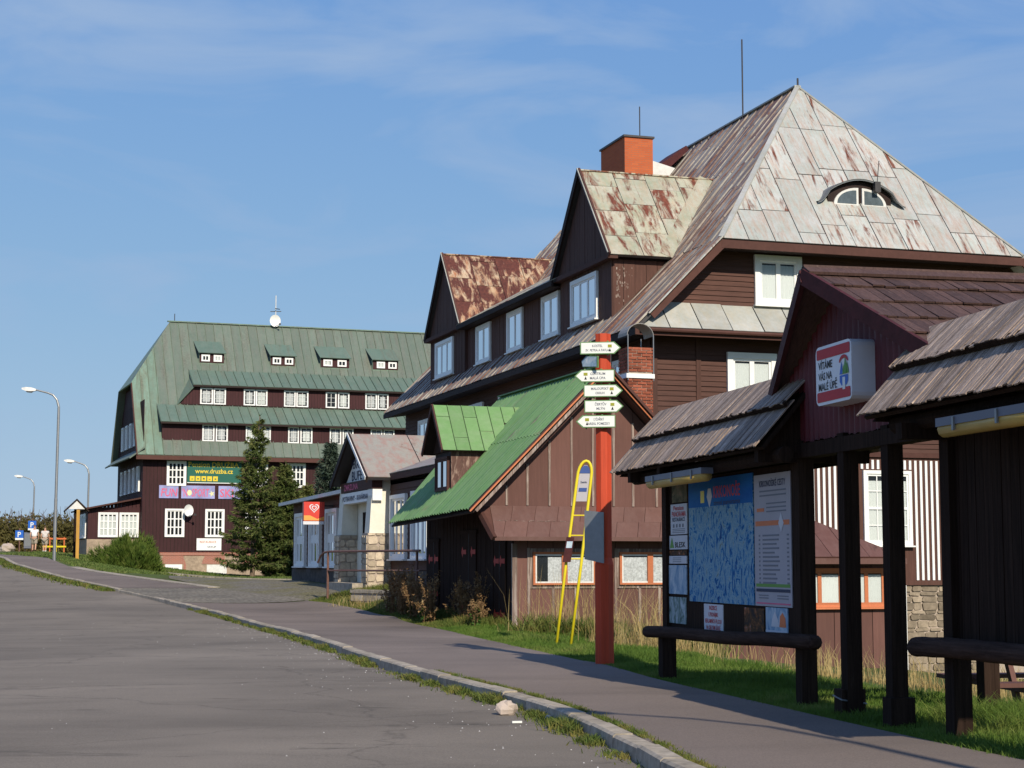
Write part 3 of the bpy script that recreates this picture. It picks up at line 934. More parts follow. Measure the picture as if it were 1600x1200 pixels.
# roofs ---------------------------------------------------------------
def slab(pts, th, name, m, parent):
    pts = [V(*p) for p in pts]
    n = np.cross(pts[1] - pts[0], pts[2] - pts[0]); n /= np.linalg.norm(n)
    if n[2] < 0:
        n = -n
    return MB().prism([p - n * th for p in pts], n * th).build(name, m, parent)
BB = LB + 0.8
hipF = [(HA0, HB, HZ), (HA1, HB, HZ), (RA, RB0, RZ)]
slab(hipF, 0.09, 'hip_deck', 'darkmetal', M)
slab([(HA0, BB, HZ), (HA1, BB, HZ), (RA, RB1, RZ)], 0.09, 'rear_hip', 'skirt', M)
slab([(HA0, HB, HZ), (RA, RB0, RZ), (RA, RB1, RZ), (HA0, BB, HZ)], 0.09, 'slope_deck', 'darkmetal', M)
slab([(EA, HB, EZ), (HA0, HB, HZ), (HA0, BB, HZ), (EA, BB, EZ)], 0.09, 'lower_slope_deck', 'darkmetal', M)
slab([(HA1, HB, HZ), (RA, RB0, RZ), (RA, RB1, RZ), (HA1, BB, HZ)], 0.09, 'far_slope', 'skirt', M)
slab([(2 * RA - EA, HB, EZ), (HA1, HB, HZ), (HA1, BB, HZ), (2 * RA - EA, BB, EZ)], 0.09, 'far_lower_slope', 'skirt', M)
# hip sheets
sl = math.hypot(RB0 - HB, RZ - HZ)
vdir = (0, (RB0 - HB) / sl, (RZ - HZ) / sl)
sheets(M, (HA0, HB, HZ), (1, 0, 0), vdir, [(0, 0), (HA1 - HA0, 0), (RA - HA0, sl)], 0.84, 2.1, 'hip', gap=0.026, th=0.02)
for p0 in (hipF[0], hipF[1]):
    MB().bar(V(*p0) + V(0, 0, 0.05), (RA, RB0, RZ + 0.05), 0.16, 0.05).build('hip_cap', 'skirt', M)
# long slope sheets
sl2 = math.hypot(RA - HA0, RZ - HZ)
ud = ((RA - HA0) / sl2, 0, (RZ - HZ) / sl2)
sheets(M, (HA0, HB, HZ), (0, 1, 0), ud, [(0, 0), (BB - HB, 0), (RB1 - HB, sl2), (RB0 - HB, sl2)], 0.62, 2.4, 'slope', gap=0.02, th=0.02, jit=0.02, seam=0.035)
sl3 = math.hypot(HA0 - EA, HZ - EZ)
ud3 = ((HA0 - EA) / sl3, 0, (HZ - EZ) / sl3)
sheets(M, (EA, HB, EZ), (0, 1, 0), ud3, [(0, 0), (BB - HB, 0), (BB - HB, sl3), (0, sl3)], 0.62, 99, 'slope', gap=0.02, th=0.02, jit=0.02, seam=0.035)
MB().bar((RA, RB0, RZ + 0.05), (RA, RB1, RZ + 0.05), 0.22, 0.05).build('ridge_cap', 'skirt', M)
# skirt roof over the gable's first floor
slab([(EA, HB, EZ), (2 * RA - EA, HB, EZ), (WA, 0.0, 8.74), (0.0, 0.0, 8.74)], 0.07, 'skirt_deck', 'darkmetal', M)
slk = math.hypot(0.8, 0.83)
sheets(M, (EA, HB, EZ), (1, 0, 0), (0, 0.8 / slk, 0.83 / slk), [(0.05, 0), (2 * RA - 2 * EA, 0), (WA - EA, slk), (0.78, slk)], 0.92, 99, 'skirt', gap=0.03, th=0.02)
# soffits, fascias, gutters, verge boards
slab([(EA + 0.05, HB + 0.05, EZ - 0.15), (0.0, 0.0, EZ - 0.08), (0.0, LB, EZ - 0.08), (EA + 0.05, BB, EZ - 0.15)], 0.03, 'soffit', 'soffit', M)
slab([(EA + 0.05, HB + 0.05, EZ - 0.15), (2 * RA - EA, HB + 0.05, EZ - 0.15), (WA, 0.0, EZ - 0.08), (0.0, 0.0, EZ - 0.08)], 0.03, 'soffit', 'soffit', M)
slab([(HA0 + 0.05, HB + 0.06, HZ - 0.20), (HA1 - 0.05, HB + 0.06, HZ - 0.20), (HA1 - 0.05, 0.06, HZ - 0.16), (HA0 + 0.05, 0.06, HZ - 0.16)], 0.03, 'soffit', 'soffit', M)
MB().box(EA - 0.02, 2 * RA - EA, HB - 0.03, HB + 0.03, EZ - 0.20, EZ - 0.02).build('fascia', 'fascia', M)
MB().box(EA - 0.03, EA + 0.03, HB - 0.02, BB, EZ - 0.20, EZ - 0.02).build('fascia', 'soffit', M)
MB().box(HA0, HA1, HB - 0.03, HB + 0.04, HZ - 0.26, HZ - 0.03).build('fascia', 'fascia', M)
for s in (0, 1):
    f = (lambda x: x) if s == 0 else (lambda x: 2 * RA - x)
    MB().bar((f(HA0 + 0.05), HB + 0.0, HZ - 0.10), (f(EA + 0.45), HB + 0.0, EZ + 0.35), 0.05, 0.26).build('verge_board', 'fascia', M)
MB().bar((HA0, HB - 0.01, HZ + 0.05), (EA + 0.35, HB - 0.01, EZ + 0.38), 0.22, 0.035).build('verge_flashing', 'hip', M)
MB().tube([(EA + 0.1, HB - 0.09, EZ - 0.06), (2 * RA - EA, HB - 0.09, EZ - 0.06)], 0.06, 8).build('gutter', 'fascia', M)
# gabled dormers of the long side ---------------------------------------
def dormer(c, hw, wall0, wall1, m, zr, ze, win):
    ov = -0.2
    zb = 8.55
    MB().box(0.0, 3.0, wall0, wall1, zb, ze + 0.05).build('dormer_core', 'soffit', M)
    boards(M, face_a(0.0), [(wall0, zb + 0.1), (wall1, zb + 0.1), (wall1, ze), (wall0, ze)], 0.14, 'brown_v', name='dormer_boards', joined=True)
    # near cheek
    boards(M, face_b(wall0), [(0.0, 8.68), (1.72, 10.42), (0.0, 10.42)], 0.34, 'brown_v', name='dormer_cheek', joined=True)
    # gable infill
    boards(M, face_a(-0.06), [(c - hw + 0.15, ze + 0.02), (c + hw - 0.15, ze + 0.02), (c, zr - 0.25)], 0.22, 'brown_v', name='gable_boards', joined=True)
    MB().prism([(-0.05, c - hw + 0.1, ze), (-0.05, c + hw - 0.1, ze), (-0.05, c, zr - 0.12)], (0.8, 0, 0)).build('gable_core', 'soffit', M)
    MB().box(-0.24, 0.06, c - hw + 0.02, c + hw - 0.02, ze - 0.10, ze + 0.04).build('gable_eave_board', 'fascia', M)
    # roof
    def main_a(z):
        return HA0 + (z - HZ) * (RA - HA0) / (RZ - HZ) if z > HZ else EA + (z - EZ) * (HA0 - EA) / (HZ - EZ)
    ar, ae = main_a(zr) + 0.1, main_a(ze) + 0.1
    for sgn in (-1, 1):
        q = [(ov, c, zr), (ar, c, zr), (ae, c + sgn * hw, ze), (ov, c + sgn * hw, ze)]
        slab(q, 0.07, 'dormer_deck', 'darkmetal', M)
        if sgn < 0:
            ll = math.hypot(hw, zr - ze)
            sheets(M, (ov, c - hw, ze), (1, 0, 0), (0, hw / ll, (zr - ze) / ll), [(0, 0), (ae - ov, 0), (ar - ov, ll), (0, ll)], 1.05, 1.35, m, gap=0.02, th=0.02)
            # broad valley flashing against the main slope
            MB().bar((ae - 0.35, c - hw + 0.02, ze + 0.07), (ar - 0.35, c, zr + 0.06), 0.42, 0.03, (0, -(zr - ze), hw)).build('valley_flashing', 'skirt' if m == 'slope' else m, M)
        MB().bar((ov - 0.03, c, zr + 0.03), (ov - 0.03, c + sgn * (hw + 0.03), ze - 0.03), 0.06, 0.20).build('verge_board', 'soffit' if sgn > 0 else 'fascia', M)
    MB().bar((ov - 0.045, c, zr + 0.09), (ov - 0.045, c - hw - 0.03, ze + 0.05), 0.10, 0.03, (0, -(zr - ze), hw)).build('verge_flashing', 'skirt', M)
    MB().bar((ov, c, zr + 0.04), (ar, c, zr + 0.04), 0.14, 0.04).build('dormer_ridge_cap', m, M)
    window(M, face_a(-0.02), win[0], win[1], 8.84, 10.26, 3, 1, 0.13, thick=0.08)
dormer(5.12, 2.55, 2.88, 7.36, 'dorm1', 13.50, 10.50, (3.99, 6.29))
dormer(20.72, 2.55, 18.2, 23.1, 'dorm2', 13.58, 10.50, (19.65, 22.2))
# flaking pale paint on the near dormer's cheek
for k in range(55):
    x, zc = 0.10 + abs(random.gauss(0, 0.22)), 9.72 + random.gauss(0, 0.30)
    if x - 0.02 < (zc - 8.68) - 0.15 and zc < 10.2:
        s = random.uniform(0.006, 0.030) * (1.2 - min(1, x))
        MB().prism([(x + s * random.uniform(.5, 1.2) * math.cos(t), 2.854, zc + 2.2 * s * random.uniform(.5, 1.2) * math.sin(t)) for t in np.arange(0, 6.2, 0.9)], (0, 0.008, 0)).build('flaked_patch', 'batten', M)
# strip dormer between them
MB().box(0.12, 3.2, 7.3, 18.3, 8.6, 10.55).build('strip_core', 'soffit', M)
boards(M, face_a(0.12), [(7.36, 8.8), (18.2, 8.8), (18.2, 10.4), (7.36, 10.4)], 0.16, 'brown_v', name='strip_boards', joined=True)
for b0, b1 in ((7.74, 9.45), (11.47, 13.19), (15.17, 16.94)):
    window(M, face_a(0.10), b0, b1, 8.84, 10.24, 2, 1, 0.12, thick=0.08)
ss = math.hypot(3.8, 2.1)
slab([(-0.32, 7.2, 10.46), (3.48, 7.2, 12.56), (3.48, 18.35, 12.56), (-0.32, 18.35, 10.46)], 0.07, 'strip_deck', 'darkmetal', M)
sheets(M, (-0.32, 7.2, 10.46), (0, 1, 0), (3.8 / ss, 0, 2.1 / ss), [(0, 0), (11.15, 0), (11.15, ss), (0, ss)], 0.95, 99, 'dorm1', gap=0.02, th=0.02)
MB().box(-0.36, -0.28, 7.3, 18.2, 10.30, 10.47).build('fascia', 'soffit', M)
slab([(-0.30, 7.4, 10.32), (0.12, 7.4, 10.34), (0.12, 18.2, 10.34), (-0.30, 18.2, 10.32)], 0.03, 'soffit', 'soffit', M)
MT['attic_grey'] = plain('grey_attic_backing', (0.13, 0.15, 0.17), 0.9, 0.1, 0.4, 3, bump=0)  # mid-grey backing right behind the arched eyebrow panes
# eyebrow dormer on the hip ----------------------------------------------
ec, eb, ez0 = 6.72, 0.36, 11.90
def hz(bb):
    return HZ + (bb - HB) * (RZ - HZ) / (RB0 - HB)
N = 28
prof = []
for i in range(N + 1):
    t = -1 + 2 * i / N
    x = t * 1.42
    hgt = 0.74 * max(0.0, math.cos(t * math.pi / 2)) ** 0.75 if abs(t) < 0.72 else 0.74 * max(0.0, math.cos(0.72 * math.pi / 2)) ** 0.75 * ((1 - abs(t)) / 0.28) ** 1.8
    prof.append((x, hgt))
mb = MB()
front, back, und = [], [], []
for x, hgt in prof:
    zz = ez0 + hgt + 0.05
    bb = HB + (zz - HZ) * (RB0 - HB) / (RZ - HZ)
    front.append((ec + x, eb - 0.16, zz)); back.append((ec + x, bb + 0.02, zz + 0.02)); und.append((ec + x, eb - 0.16, zz - 0.05))
n = N + 1
mb.add(front + back + und, [(i, i + 1, n + i + 1, n + i) for i in range(N)] + [(i, i + 1, 2 * n + i + 1, 2 * n + i) for i in range(N)])
eye = mb.build('eyebrow_roof', 'metal', M, smooth=True)
wl = [(ec + x, eb, ez0 + hgt - 0.01) for x, hgt in prof if abs(x) <= 1.05]
MB().prism([(ec - 1.05, eb, ez0 - 0.12)] + [(ec + 1.05, eb, ez0 - 0.12)] + wl[::-1], (0, 0.4, 0)).build('eyebrow_wall', 'soffit', M)
for sgn in (-1, 1):
    q = [(ec + sgn * 0.06, ez0 + 0.0)] + [(ec + sgn * (0.06 + 0.80 * math.cos(t)), ez0 + 0.54 * math.sin(t)) for t in np.linspace(0, math.pi / 2, 10)]
    wq = [(ec + sgn * 0.13, ez0 + 0.06)] + [(ec + sgn * (0.13 + 0.62 * math.cos(t)), ez0 + 0.06 + 0.40 * math.sin(t)) for t in np.linspace(0, math.pi / 2, 10)]
    fr = MB().prism([(p[0], eb - 0.05, p[1]) for p in q], (0, 0.05, 0)).build('arched_window', 'offwhite', M)
    MB().prism([(p[0], eb - 0.058, p[1]) for p in wq], (0, 0.006, 0)).build('reveal', 'attic_grey', fr)
    MB().face([(p[0], eb - 0.066, p[1]) for p in wq]).build('pane', 'pane', fr)
MB().tube([(ec + 0.46, eb - 0.2, ez0 + 0.55), (ec + 0.55, eb - 0.2, ez0 + 1.35)], 0.012, 6).build('aerial', 'darkmetal', M)
MB().box(ec + 0.38, ec + 0.56, eb - 0.26, eb - 0.12, ez0 + 0.42, ez0 + 0.72).build('lamp_housing', 'darkmetal', M)
# chimney, rods
ch = MB().box(3.62, 4.67, 11.0, 13.3, 13.0, 16.28).build('chimney', 'brick', M)
MB().box(3.57, 4.72, 10.95, 13.35, 16.28, 16.35).build('chimney_cap', 'darkmetal', ch)
MB().tube([(4.35, 11.4, 16.3), (4.35, 11.4, 17.5)], 0.02, 6).build('lightning_rod', 'darkmetal', ch)
MB().prism([(4.67, 11.0, 14.2), (5.5, 11.0, 15.3), (4.67, 11.0, 15.5)], (0, 2.2, 0)).build('flashing_saddle', 'offwhite', ch)
MB().prism([(4.95, 11.6, 14.9), (6.3, 11.6, 16.15), (6.2, 11.6, 16.30), (5.2, 11.6, 15.55)], (0, 1.8, 0)).build('roof_hatch', 'verge_red', M)
MB().tube([(6.5, 7.6, 16.3), (6.5, 7.6, 19.0)], 0.025, 6).build('lightning_rod', 'darkmetal', M)
MB().tube([(RA, RB0, RZ), (RA, RB0, RZ + 0.3)], 0.03, 6).build('finial', 'darkmetal', M)

# ------------------------------------------------------------------ far hotel with the green roof
D = thing('hotel', 'dark red wooden hotel with tall green metal roof at the far left', 'building', (-24.56, 115.0, 0), 20.0)
DW = 27.5
MB().box(0.02, DW, 0.03, 13.0, 0.0, 9.2).build('wall_core', 'soffit', D)
boards(D, face_b(0.03), [(0, 2.32), (DW, 2.32), (DW, 8.75), (0, 8.75)], 0.24, 'hotel_wood', name='facade_boards', joined=True, gap=0.03, th=0.03)
boards(D, face_a(0.02), [(0, 2.0), (13.0, 2.0), (13.0, 12.5), (0, 12.5)], 0.24, 'hotel_wood', name='end_boards', joined=True, gap=0.03, th=0.03)
MB().prism([(0.0, -0.2, 8.7), (0.0, 13.2, 8.7), (0.0, 9.6, 13.9), (0.0, 3.4, 13.9)], (0.4, 0, 0)).build('end_gable', 'hotel_wood', D)
MB().box(1.2, DW, -0.02, 0.3, -0.4, 2.3).build('basement_wall', 'stonewall', D)
MB(face_b(-0.02)).box(1.2, DW, 2.12, 2.32, 0, 0.05).build('brick_course', 'redbrick', D)
for a in (1.45, 4.2, 6.9, 9.7):
    MB().prism([(a - 0.2, -0.05, 1.55), (a + 1.5, -0.05, 1.55), (a + 1.3, -0.05, 2.1), (a, -0.05, 2.1)], (0, 0.03, 0)).build('brick_arch', 'redbrick', D)
    MB().box(a + 1.36, a + 1.52, -0.05, -0.02, 0.3, 1.55).build('brick_pier', 'redbrick', D)
window(D, face_b(-0.02), 1.59, 2.70, 0.88, 1.52, 2, 1, 0.2, sill=False, curtain=None)
MB(face_b(-0.02)).box(4.35, 5.7, 0.2, 1.5, 0, 0.05).build('cellar_door', 'offwhite', D)
# windows
def lattice(xf, u0, u1, v0, v1):
    return window(D, xf, u0, u1, v0, v1, 2, 3, 0.13, sash=0.055, bar=0.075, casement=2, curtain=None, thick=0.1, sill=False)
for a in (1.5, 4.18, 6.9, 9.7, 12.5, 15.3, 18.1, 20.9, 23.7):
    lattice(face_b(0.0), a, a + 1.3, 3.34, 5.22)
for a in (1.56, 7.1, 9.72, 12.5, 15.3, 18.1, 20.9, 23.7):
    lattice(face_b(0.0), a, a + 1.3, 6.75, 8.42)
for b0 in (1.3, 3.4, 5.5, 7.6, 9.7):
    for z0 in (6.4, 9.6):
        window(D, face_a(-0.01), b0, b0 + 1.0, z0, z0 + 1.7, 2, 1, 0.12, curtain=None, sill=False, thick=0.12)
# roof planes
s14 = 1.4
def dz(bb):
    return 9.59 + s14 * bb
eb, ez, rb, rz, hb_, hz_ = -0.6, 8.75, 6.5, 18.69, 3.08, 13.9
slab([(-0.5, eb, ez), (DW + 0.5, eb, ez), (DW + 0.5, hb_, hz_), (DW - 2.5, rb, rz), (2.55, rb, rz), (-0.5, hb_, hz_)], 0.1, 'front_deck', 'hotel_edge', D)
slab([(-0.5, 13.6, ez), (DW + 0.5, 13.6, ez), (DW + 0.5, 2 * rb - hb_, hz_), (DW - 2.5, rb, rz), (2.55, rb, rz), (-0.5, 2 * rb - hb_, hz_)], 0.1, 'rear_slope', 'hotel_roof', D)
slab([(-0.5, hb_, hz_), (-0.5, 2 * rb - hb_, hz_), (2.55, rb, rz)], 0.1, 'end_hip', 'hotel_edge', D)
slab([(DW + 0.5, hb_, hz_), (DW + 0.5, 2 * rb - hb_, hz_), (DW - 2.5, rb, rz)], 0.1, 'end_hip', 'hotel_roof', D)
L14 = math.hypot(1, s14)
nd = (0, 1 / L14, s14 / L14)
full = (rb - eb) * L14
hv = (hb_ - eb) * L14
sheets(D, (-0.5, eb, ez), (1, 0, 0), nd, [(1.75, 0), (DW + 1.0, 0), (DW + 1.0, hv), (DW - 2.0, full), (3.05, full), (1.75, hv + (full - hv) * 1.75 / 3.05)], 0.62, 99, 'hotel_roof', gap=0.03, th=0.02, seam=0.05, name='roof_strip')
sheets(D, (-0.5, eb, ez), (1, 0, 0), nd, [(0, 0), (1.75, 0), (1.75, hv + (full - hv) * 1.75 / 3.05), (0, hv)], 0.58, 99, 'hotel_edge', gap=0.03, th=0.03, seam=0.05, name='roof_strip')
MB().bar((2.4, rb, rz + 0.05), (DW - 2.4, rb, rz + 0.05), 0.3, 0.08).build('ridge_cap', 'hotel_edge', D)
MB().box(-0.55, DW + 0.5, eb - 0.05, eb + 0.03, ez - 0.30, ez - 0.02).build('fascia', 'fascia', D)
MB().box(-0.5, DW + 0.5, eb, 0.0, ez - 0.24, ez - 0.2).build('soffit', 'soffit', D)
# pent roof on the shaded end
slab([(0.0, -0.6, 9.3), (0.0, 12.8, 9.3), (-1.0, 12.8, 8.55), (-1.0, -0.6, 8.55)], 0.08, 'end_pent_roof', 'hotel_roof', D)
MB().bar((-0.5, hb_, hz_ - 0.1), (-0.5, eb, ez - 0.1), 0.08, 0.3).build('verge_board', 'fascia', D)
# strip dormers
def strip(bw, z0, z1, a0, a1, ov, btop, ztop, wins, wz, slant=0.0, name='strip'):
    MB().prism([(a0, bw, z0 - 0.3), (a1, bw, z0 - 0.3), (a1 - slant, bw, z1 + 0.1), (a0 + slant, bw, z1 + 0.1)], (0, 1.2, 0)).build('dormer_core', 'soffit', D)
    boards(D, face_b(bw), [(a0, z0), (a1, z0), (a1 - slant, z1), (a0 + slant, z1)], 0.2, 'hotel_wood', name='dormer_boards', joined=True, gap=0.02)
    l = math.hypot(btop - (bw - ov), ztop - z1)
    e0 = bw - ov
    slab([(a0 + slant - 0.15, e0, z1 + 0.02), (a1 - slant + 0.15, e0, z1 + 0.02), (a1 - slant + 0.15, btop, ztop), (a0 + slant - 0.15, btop, ztop)], 0.07, 'dormer_deck', 'hotel_edge', D)
    sheets(D, (a0 + slant - 0.15, e0, z1 + 0.02), (1, 0, 0), (0, (btop - e0) / l, (ztop - z1 - 0.02) / l), [(0, 0), (a1 - a0 - 2 * slant + 0.3, 0), (a1 - a0 - 2 * slant + 0.3, l), (0, l)], 0.62, 99, 'hotel_strip', gap=0.03, th=0.02, seam=0.045, name='roof_strip')
    MB().box(a0 + slant - 0.15, a1 - slant + 0.15, e0 - 0.03, e0 + 0.02, z1 - 0.10, z1 + 0.02).build('fascia', 'soffit', D)
    for u0, u1 in wins:
        window(D, face_b(bw - 0.02), u0, u1, wz[0], wz[1], 2, 3, 0.085, sash=0.014, bar=0.018, inset=random.choice([0.03, 0.05, 0.07]), curtain=random.choice(['curtain', 'curtain', 'lace', 'lace', None]), thick=0.07, sill=False)
w2 = [(3.91, 4.73), (4.82, 5.64), (6.87, 7.66), (7.8, 8.59), (9.8, 10.56), (10.65, 11.5), (12.73, 13.55), (13.64, 14.42), (15.66, 16.5), (16.59, 17.38), (18.6, 19.4), (19.5, 20.3)]
w1 = [(4.03, 4.91), (4.95, 5.8), (7.04, 7.85), (7.89, 8.7), (9.88, 10.7), (10.75, 11.61), (12.86, 13.64), (13.74, 14.57), (15.74, 16.59), (16.64, 17.44), (18.7, 19.5), (19.6, 20.4)]
strip(0.15, 9.76, 11.0, 1.22, 25.8, 0.4, 2.05, 12.40, w2, (9.80, 10.94))
strip(1.95, 12.46, 13.74, 2.7, 24.2, 0.3, 3.95, 15.05, w1, (12.48, 13.60), slant=0.95)
for a0, a1 in ((2.5, 3.85), (23.05, 24.4)):       # slanted shoulders of the upper strip
    lo, hi = (a0, a1) if a0 < 10 else (a1, a0)
    slab([(lo - 0.1, 1.9, 12.35), (hi - (0.2 if a0 < 10 else -0.2), 1.65, 13.78), (hi, 3.95, 15.08)], 0.06, 'dormer_shoulder', 'hotel_strip', D)
for a0, a1, wn_ in ((4.22, 6.17, ((4.45, 5.04), (5.31, 5.89))), (9.28, 11.24, ((9.52, 10.12), (10.4, 11.0))), (12.93, 15.25, ((13.21, 13.87), (14.25, 14.92))), (16.79, 18.92, ((17.18, 17.8), (18.05, 18.68)))):
    MB().box(a0 + 0.1, a1 - 0.1, 4.2, 5.6, 15.3, 16.3).build('attic_dormer', 'hotel_edge', D)
    MB().box(a0 + 0.12, a1 - 0.12, 4.17, 4.2, 15.62, 16.3).build('dormer_front', 'hotel_wood', D)
    slab([(a0, 3.95, 16.30), (a1, 3.95, 16.30), (a1 - 0.15, 5.45, 17.28), (a0 - 0.15, 5.45, 17.28)], 0.05, 'dormer_roof', 'hotel_strip', D)
    for u0, u1 in wn_:
        window(D, face_b(4.16), u0, u1, 15.70, 16.18, 2, 1, 0.09, sash=0.03, thick=0.05, sill=False, curtain=None if random.random() < 0.45 else 'curtain')
# side annexe
MB().box(-3.4, 0.0, 1.0, 9.0, 1.0, 5.3).build('annexe_wall', 'hotel_wood', D)
boards(D, face_b(1.0), [(-3.4, 3.2), (0.0, 3.2), (0.0, 5.85), (-3.4, 5.15)], 0.24, 'hotel_wood', name='annexe_boards', joined=True, gap=0.03)
MB().box(-3.44, 0.05, 0.96, 9.05, 0.6, 3.18).build('annexe_plinth', 'stonewall', D)
for u0, u1 in ((-2.74, -1.44), (-1.36, -0.08)):
    window(D, face_b(0.95), u0, u1, 3.32, 4.96, 2, 3, 0.10, sash=0.055, bar=0.075, casement=2, thick=0.07, sill=False)
for b0 in (1.8, 3.5, 5.2, 6.9):
    window(D, face_a(-3.42), b0, b0 + 1.3, 3.3, 4.9, 2, 1, 0.12, curtain=None, thick=0.07)
slab([(0.0, 0.5, 5.98), (0.0, 9.2, 5.98), (-3.7, 9.2, 5.22), (-3.7, 0.5, 5.22)], 0.10, 'annexe_roof', 'fascia', D)

sign = thing('hotel_sign', 'green banner with yellow web address under the eave of the green-roofed hotel', 'sign', (-24.56, 115.0, 0), 20.0)
MT['hgreen'] = plain('sign_green', (0.008, 0.105, 0.075), 0.5, 0.4, 0.08, 4, bump=0)
MT['hyellow'] = plain('sign_yellow', (0.75, 0.55, 0.03), 0.5, 0.4, 0.05, 4, bump=0)
xs = face_b(-0.03)
MB(xs).box(2.92, 6.6, 7.0, 8.5, 0, 0.05).build('panel', 'hgreen', sign)
MB(xs).box(2.92, 6.6, 6.95, 7.0, 0, 0.06).build('rail', 'white', sign)
text(sign, 'Pension DRUŽBA', 0.46, xs, 3.0, 8.05, 0.055, 'hyellow', fit=3.4)
text(sign, 'www.druzba.cz', 0.44, xs, 3.45, 7.62, 0.055, 'hyellow', fit=2.55)
for i in range(5):
    MB(xs).box(3.1 + i * 0.39, 3.42 + i * 0.39, 7.1, 7.42, 0.05, 0.058).build('icon', 'hyellow', sign)
    MB(xs).box(3.2 + i * 0.39, 3.32 + i * 0.39, 7.2, 7.2 + 0.05 + 0.03 * (i % 3), 0.058, 0.062).build('icon_mark', 'hgreen', sign)
ban = thing('sport_banner', 'long lilac banner with pink lettering across the hotel front', 'banner', (-24.56, 115.0, 0), 20.0)
MT['lilac'] = plain('lilac_banner', (0.30, 0.31, 0.55), 0.6, 0.3, 0.35, 1.5, bump=0)
MT['pinkp'] = plain('pink_print', (0.62, 0.12, 0.22), 0.6, 0.3, 0.2, 5, bump=0)
MT['cream'] = plain('cream_print', (0.70, 0.68, 0.40), 0.6, 0.3, 0.2, 5, bump=0)
for u0, u1 in ((1.08, 2.36), (2.55, 4.80), (5.05, 7.6)):
    MB(xs).box(u0, u1, 5.92, 6.78, 0, 0.03).build('panel', 'lilac', ban)
text(ban, 'FUN', 0.75, xs, 1.2, 6.05, 0.035, 'pinkp', fit=1.05, shear=0.15)
text(ban, "'N", 0.75, xs, 2.62, 6.05, 0.035, 'pinkp', fit=0.35)
text(ban, 'SPORT', 0.75, xs, 3.25, 6.05, 0.035, 'pinkp', fit=1.15, shear=0.1)
text(ban, 'SKI', 0.75, xs, 5.15, 6.05, 0.035, 'pinkp', fit=0.9)
MB(xs).add([(3.1 + 0.16 * math.cos(t), 6.3 + 0.2 * math.sin(t), 0.036) for t in np.arange(0, 6.2, 0.6)], [list(range(11))]).build('emblem', 'cream', ban)
MB(xs).add([(4.6 + (0.22 if i % 2 else 0.09) * math.cos(i * math.pi / 5), 6.25 + (0.22 if i % 2 else 0.09) * math.sin(i * math.pi / 5), 0.036) for i in range(10)], [list(range(10))]).build('emblem', 'cream', ban)
wb = thing('white_panel', 'white notice panel low on the hotel wall left of the spruce', 'sign', (-24.56, 115.0, 0), 20.0)
MB(face_b(-0.02)).box(3.64, 5.3, 2.46, 3.26, 0, 0.05).build('panel', 'white', wb)
text(wb, 'RESTAURACE', 0.2, face_b(-0.02), 3.85, 2.95, 0.055, 'orange', fit=1.1)
text(wb, 'VSTUP', 0.17, face_b(-0.02), 4.35, 2.62, 0.055, 'navy', fit=0.6)

def dish(loc, rotz, r, label, parent_pole=0.5):
    t = thing('satellite_dish', label, 'dish', loc, rotz, None)
    n = 20
    vs_ = [(0, 0.0, 0)]
    for k, rr in ((1, 0.5), (2, 1.0)):
        for i in range(n):
            q = 2 * math.pi * i / n
            vs_.append((r * rr * math.cos(q), -0.16 * r * rr * rr * 2, r * 1.1 * rr * math.sin(q)))
    fs = [(0, 1 + i, 1 + (i + 1) % n) for i in range(n)] + [(1 + i, 1 + n + i, 1 + n + (i + 1) % n, 1 + (i + 1) % n) for i in range(n)]
    MB().add(vs_, fs).build('reflector', 'white', t, smooth=True)
    MB().tube([(0, 0.02, 0), (0, 0.25, -0.1), (0, 0.25, -parent_pole)], 0.03, 6).build('bracket', 'darkmetal', t)
    MB().tube([(0, -0.1, -r), (0.25, -0.5, -0.3)], 0.02, 6).build('feed_arm', 'darkmetal', t)
    MB().box(0.2, 0.32, -0.58, -0.46, -0.34, -0.22).build('receiver', 'darkmetal', t)
    return t
def Dw(a, b_, z_):
    q = R(20)
    return (-24.56 + a * math.cos(q) - b_ * math.sin(q), 115 + a * math.sin(q) + b_ * math.cos(q), z_)
dish(Dw(2.95, -0.45, 5.1), 40, 0.36, 'white satellite dish beside a window of the hotel front', 0.4)
dish(Dw(10.1, 6.3, 19.1), 20, 0.40, 'white satellite dish on the ridge of the green roof', 0.5)
am = thing('roof_aerial', 'thin white aerial mast on the green hotel ridge', 'aerial', Dw(10.2, 6.5, 18.7), 20)
MB().tube([(0, 0, 0), (0, 0, 2.3)], 0.035, 6).build('mast', 'offwhite', am)
MB().bar((-0.4, 0, 1.1), (0.4, 0, 1.15), 0.05, 0.05).build('crossbar', 'darkmetal', am)
MB().bar((-0.1, -0.3, 1.3), (0.35, 0.3, 1.35), 0.05, 0.05).build('crossbar', 'darkmetal', am)
rod = MB().tube([Dw(2.9, 6.5, 18.7), Dw(2.9, 6.5, 19.3)], 0.03, 6).build('ridge_rod', 'darkmetal')
tag(rod, 'short lightning rod at the left end of the green ridge', 'rod')

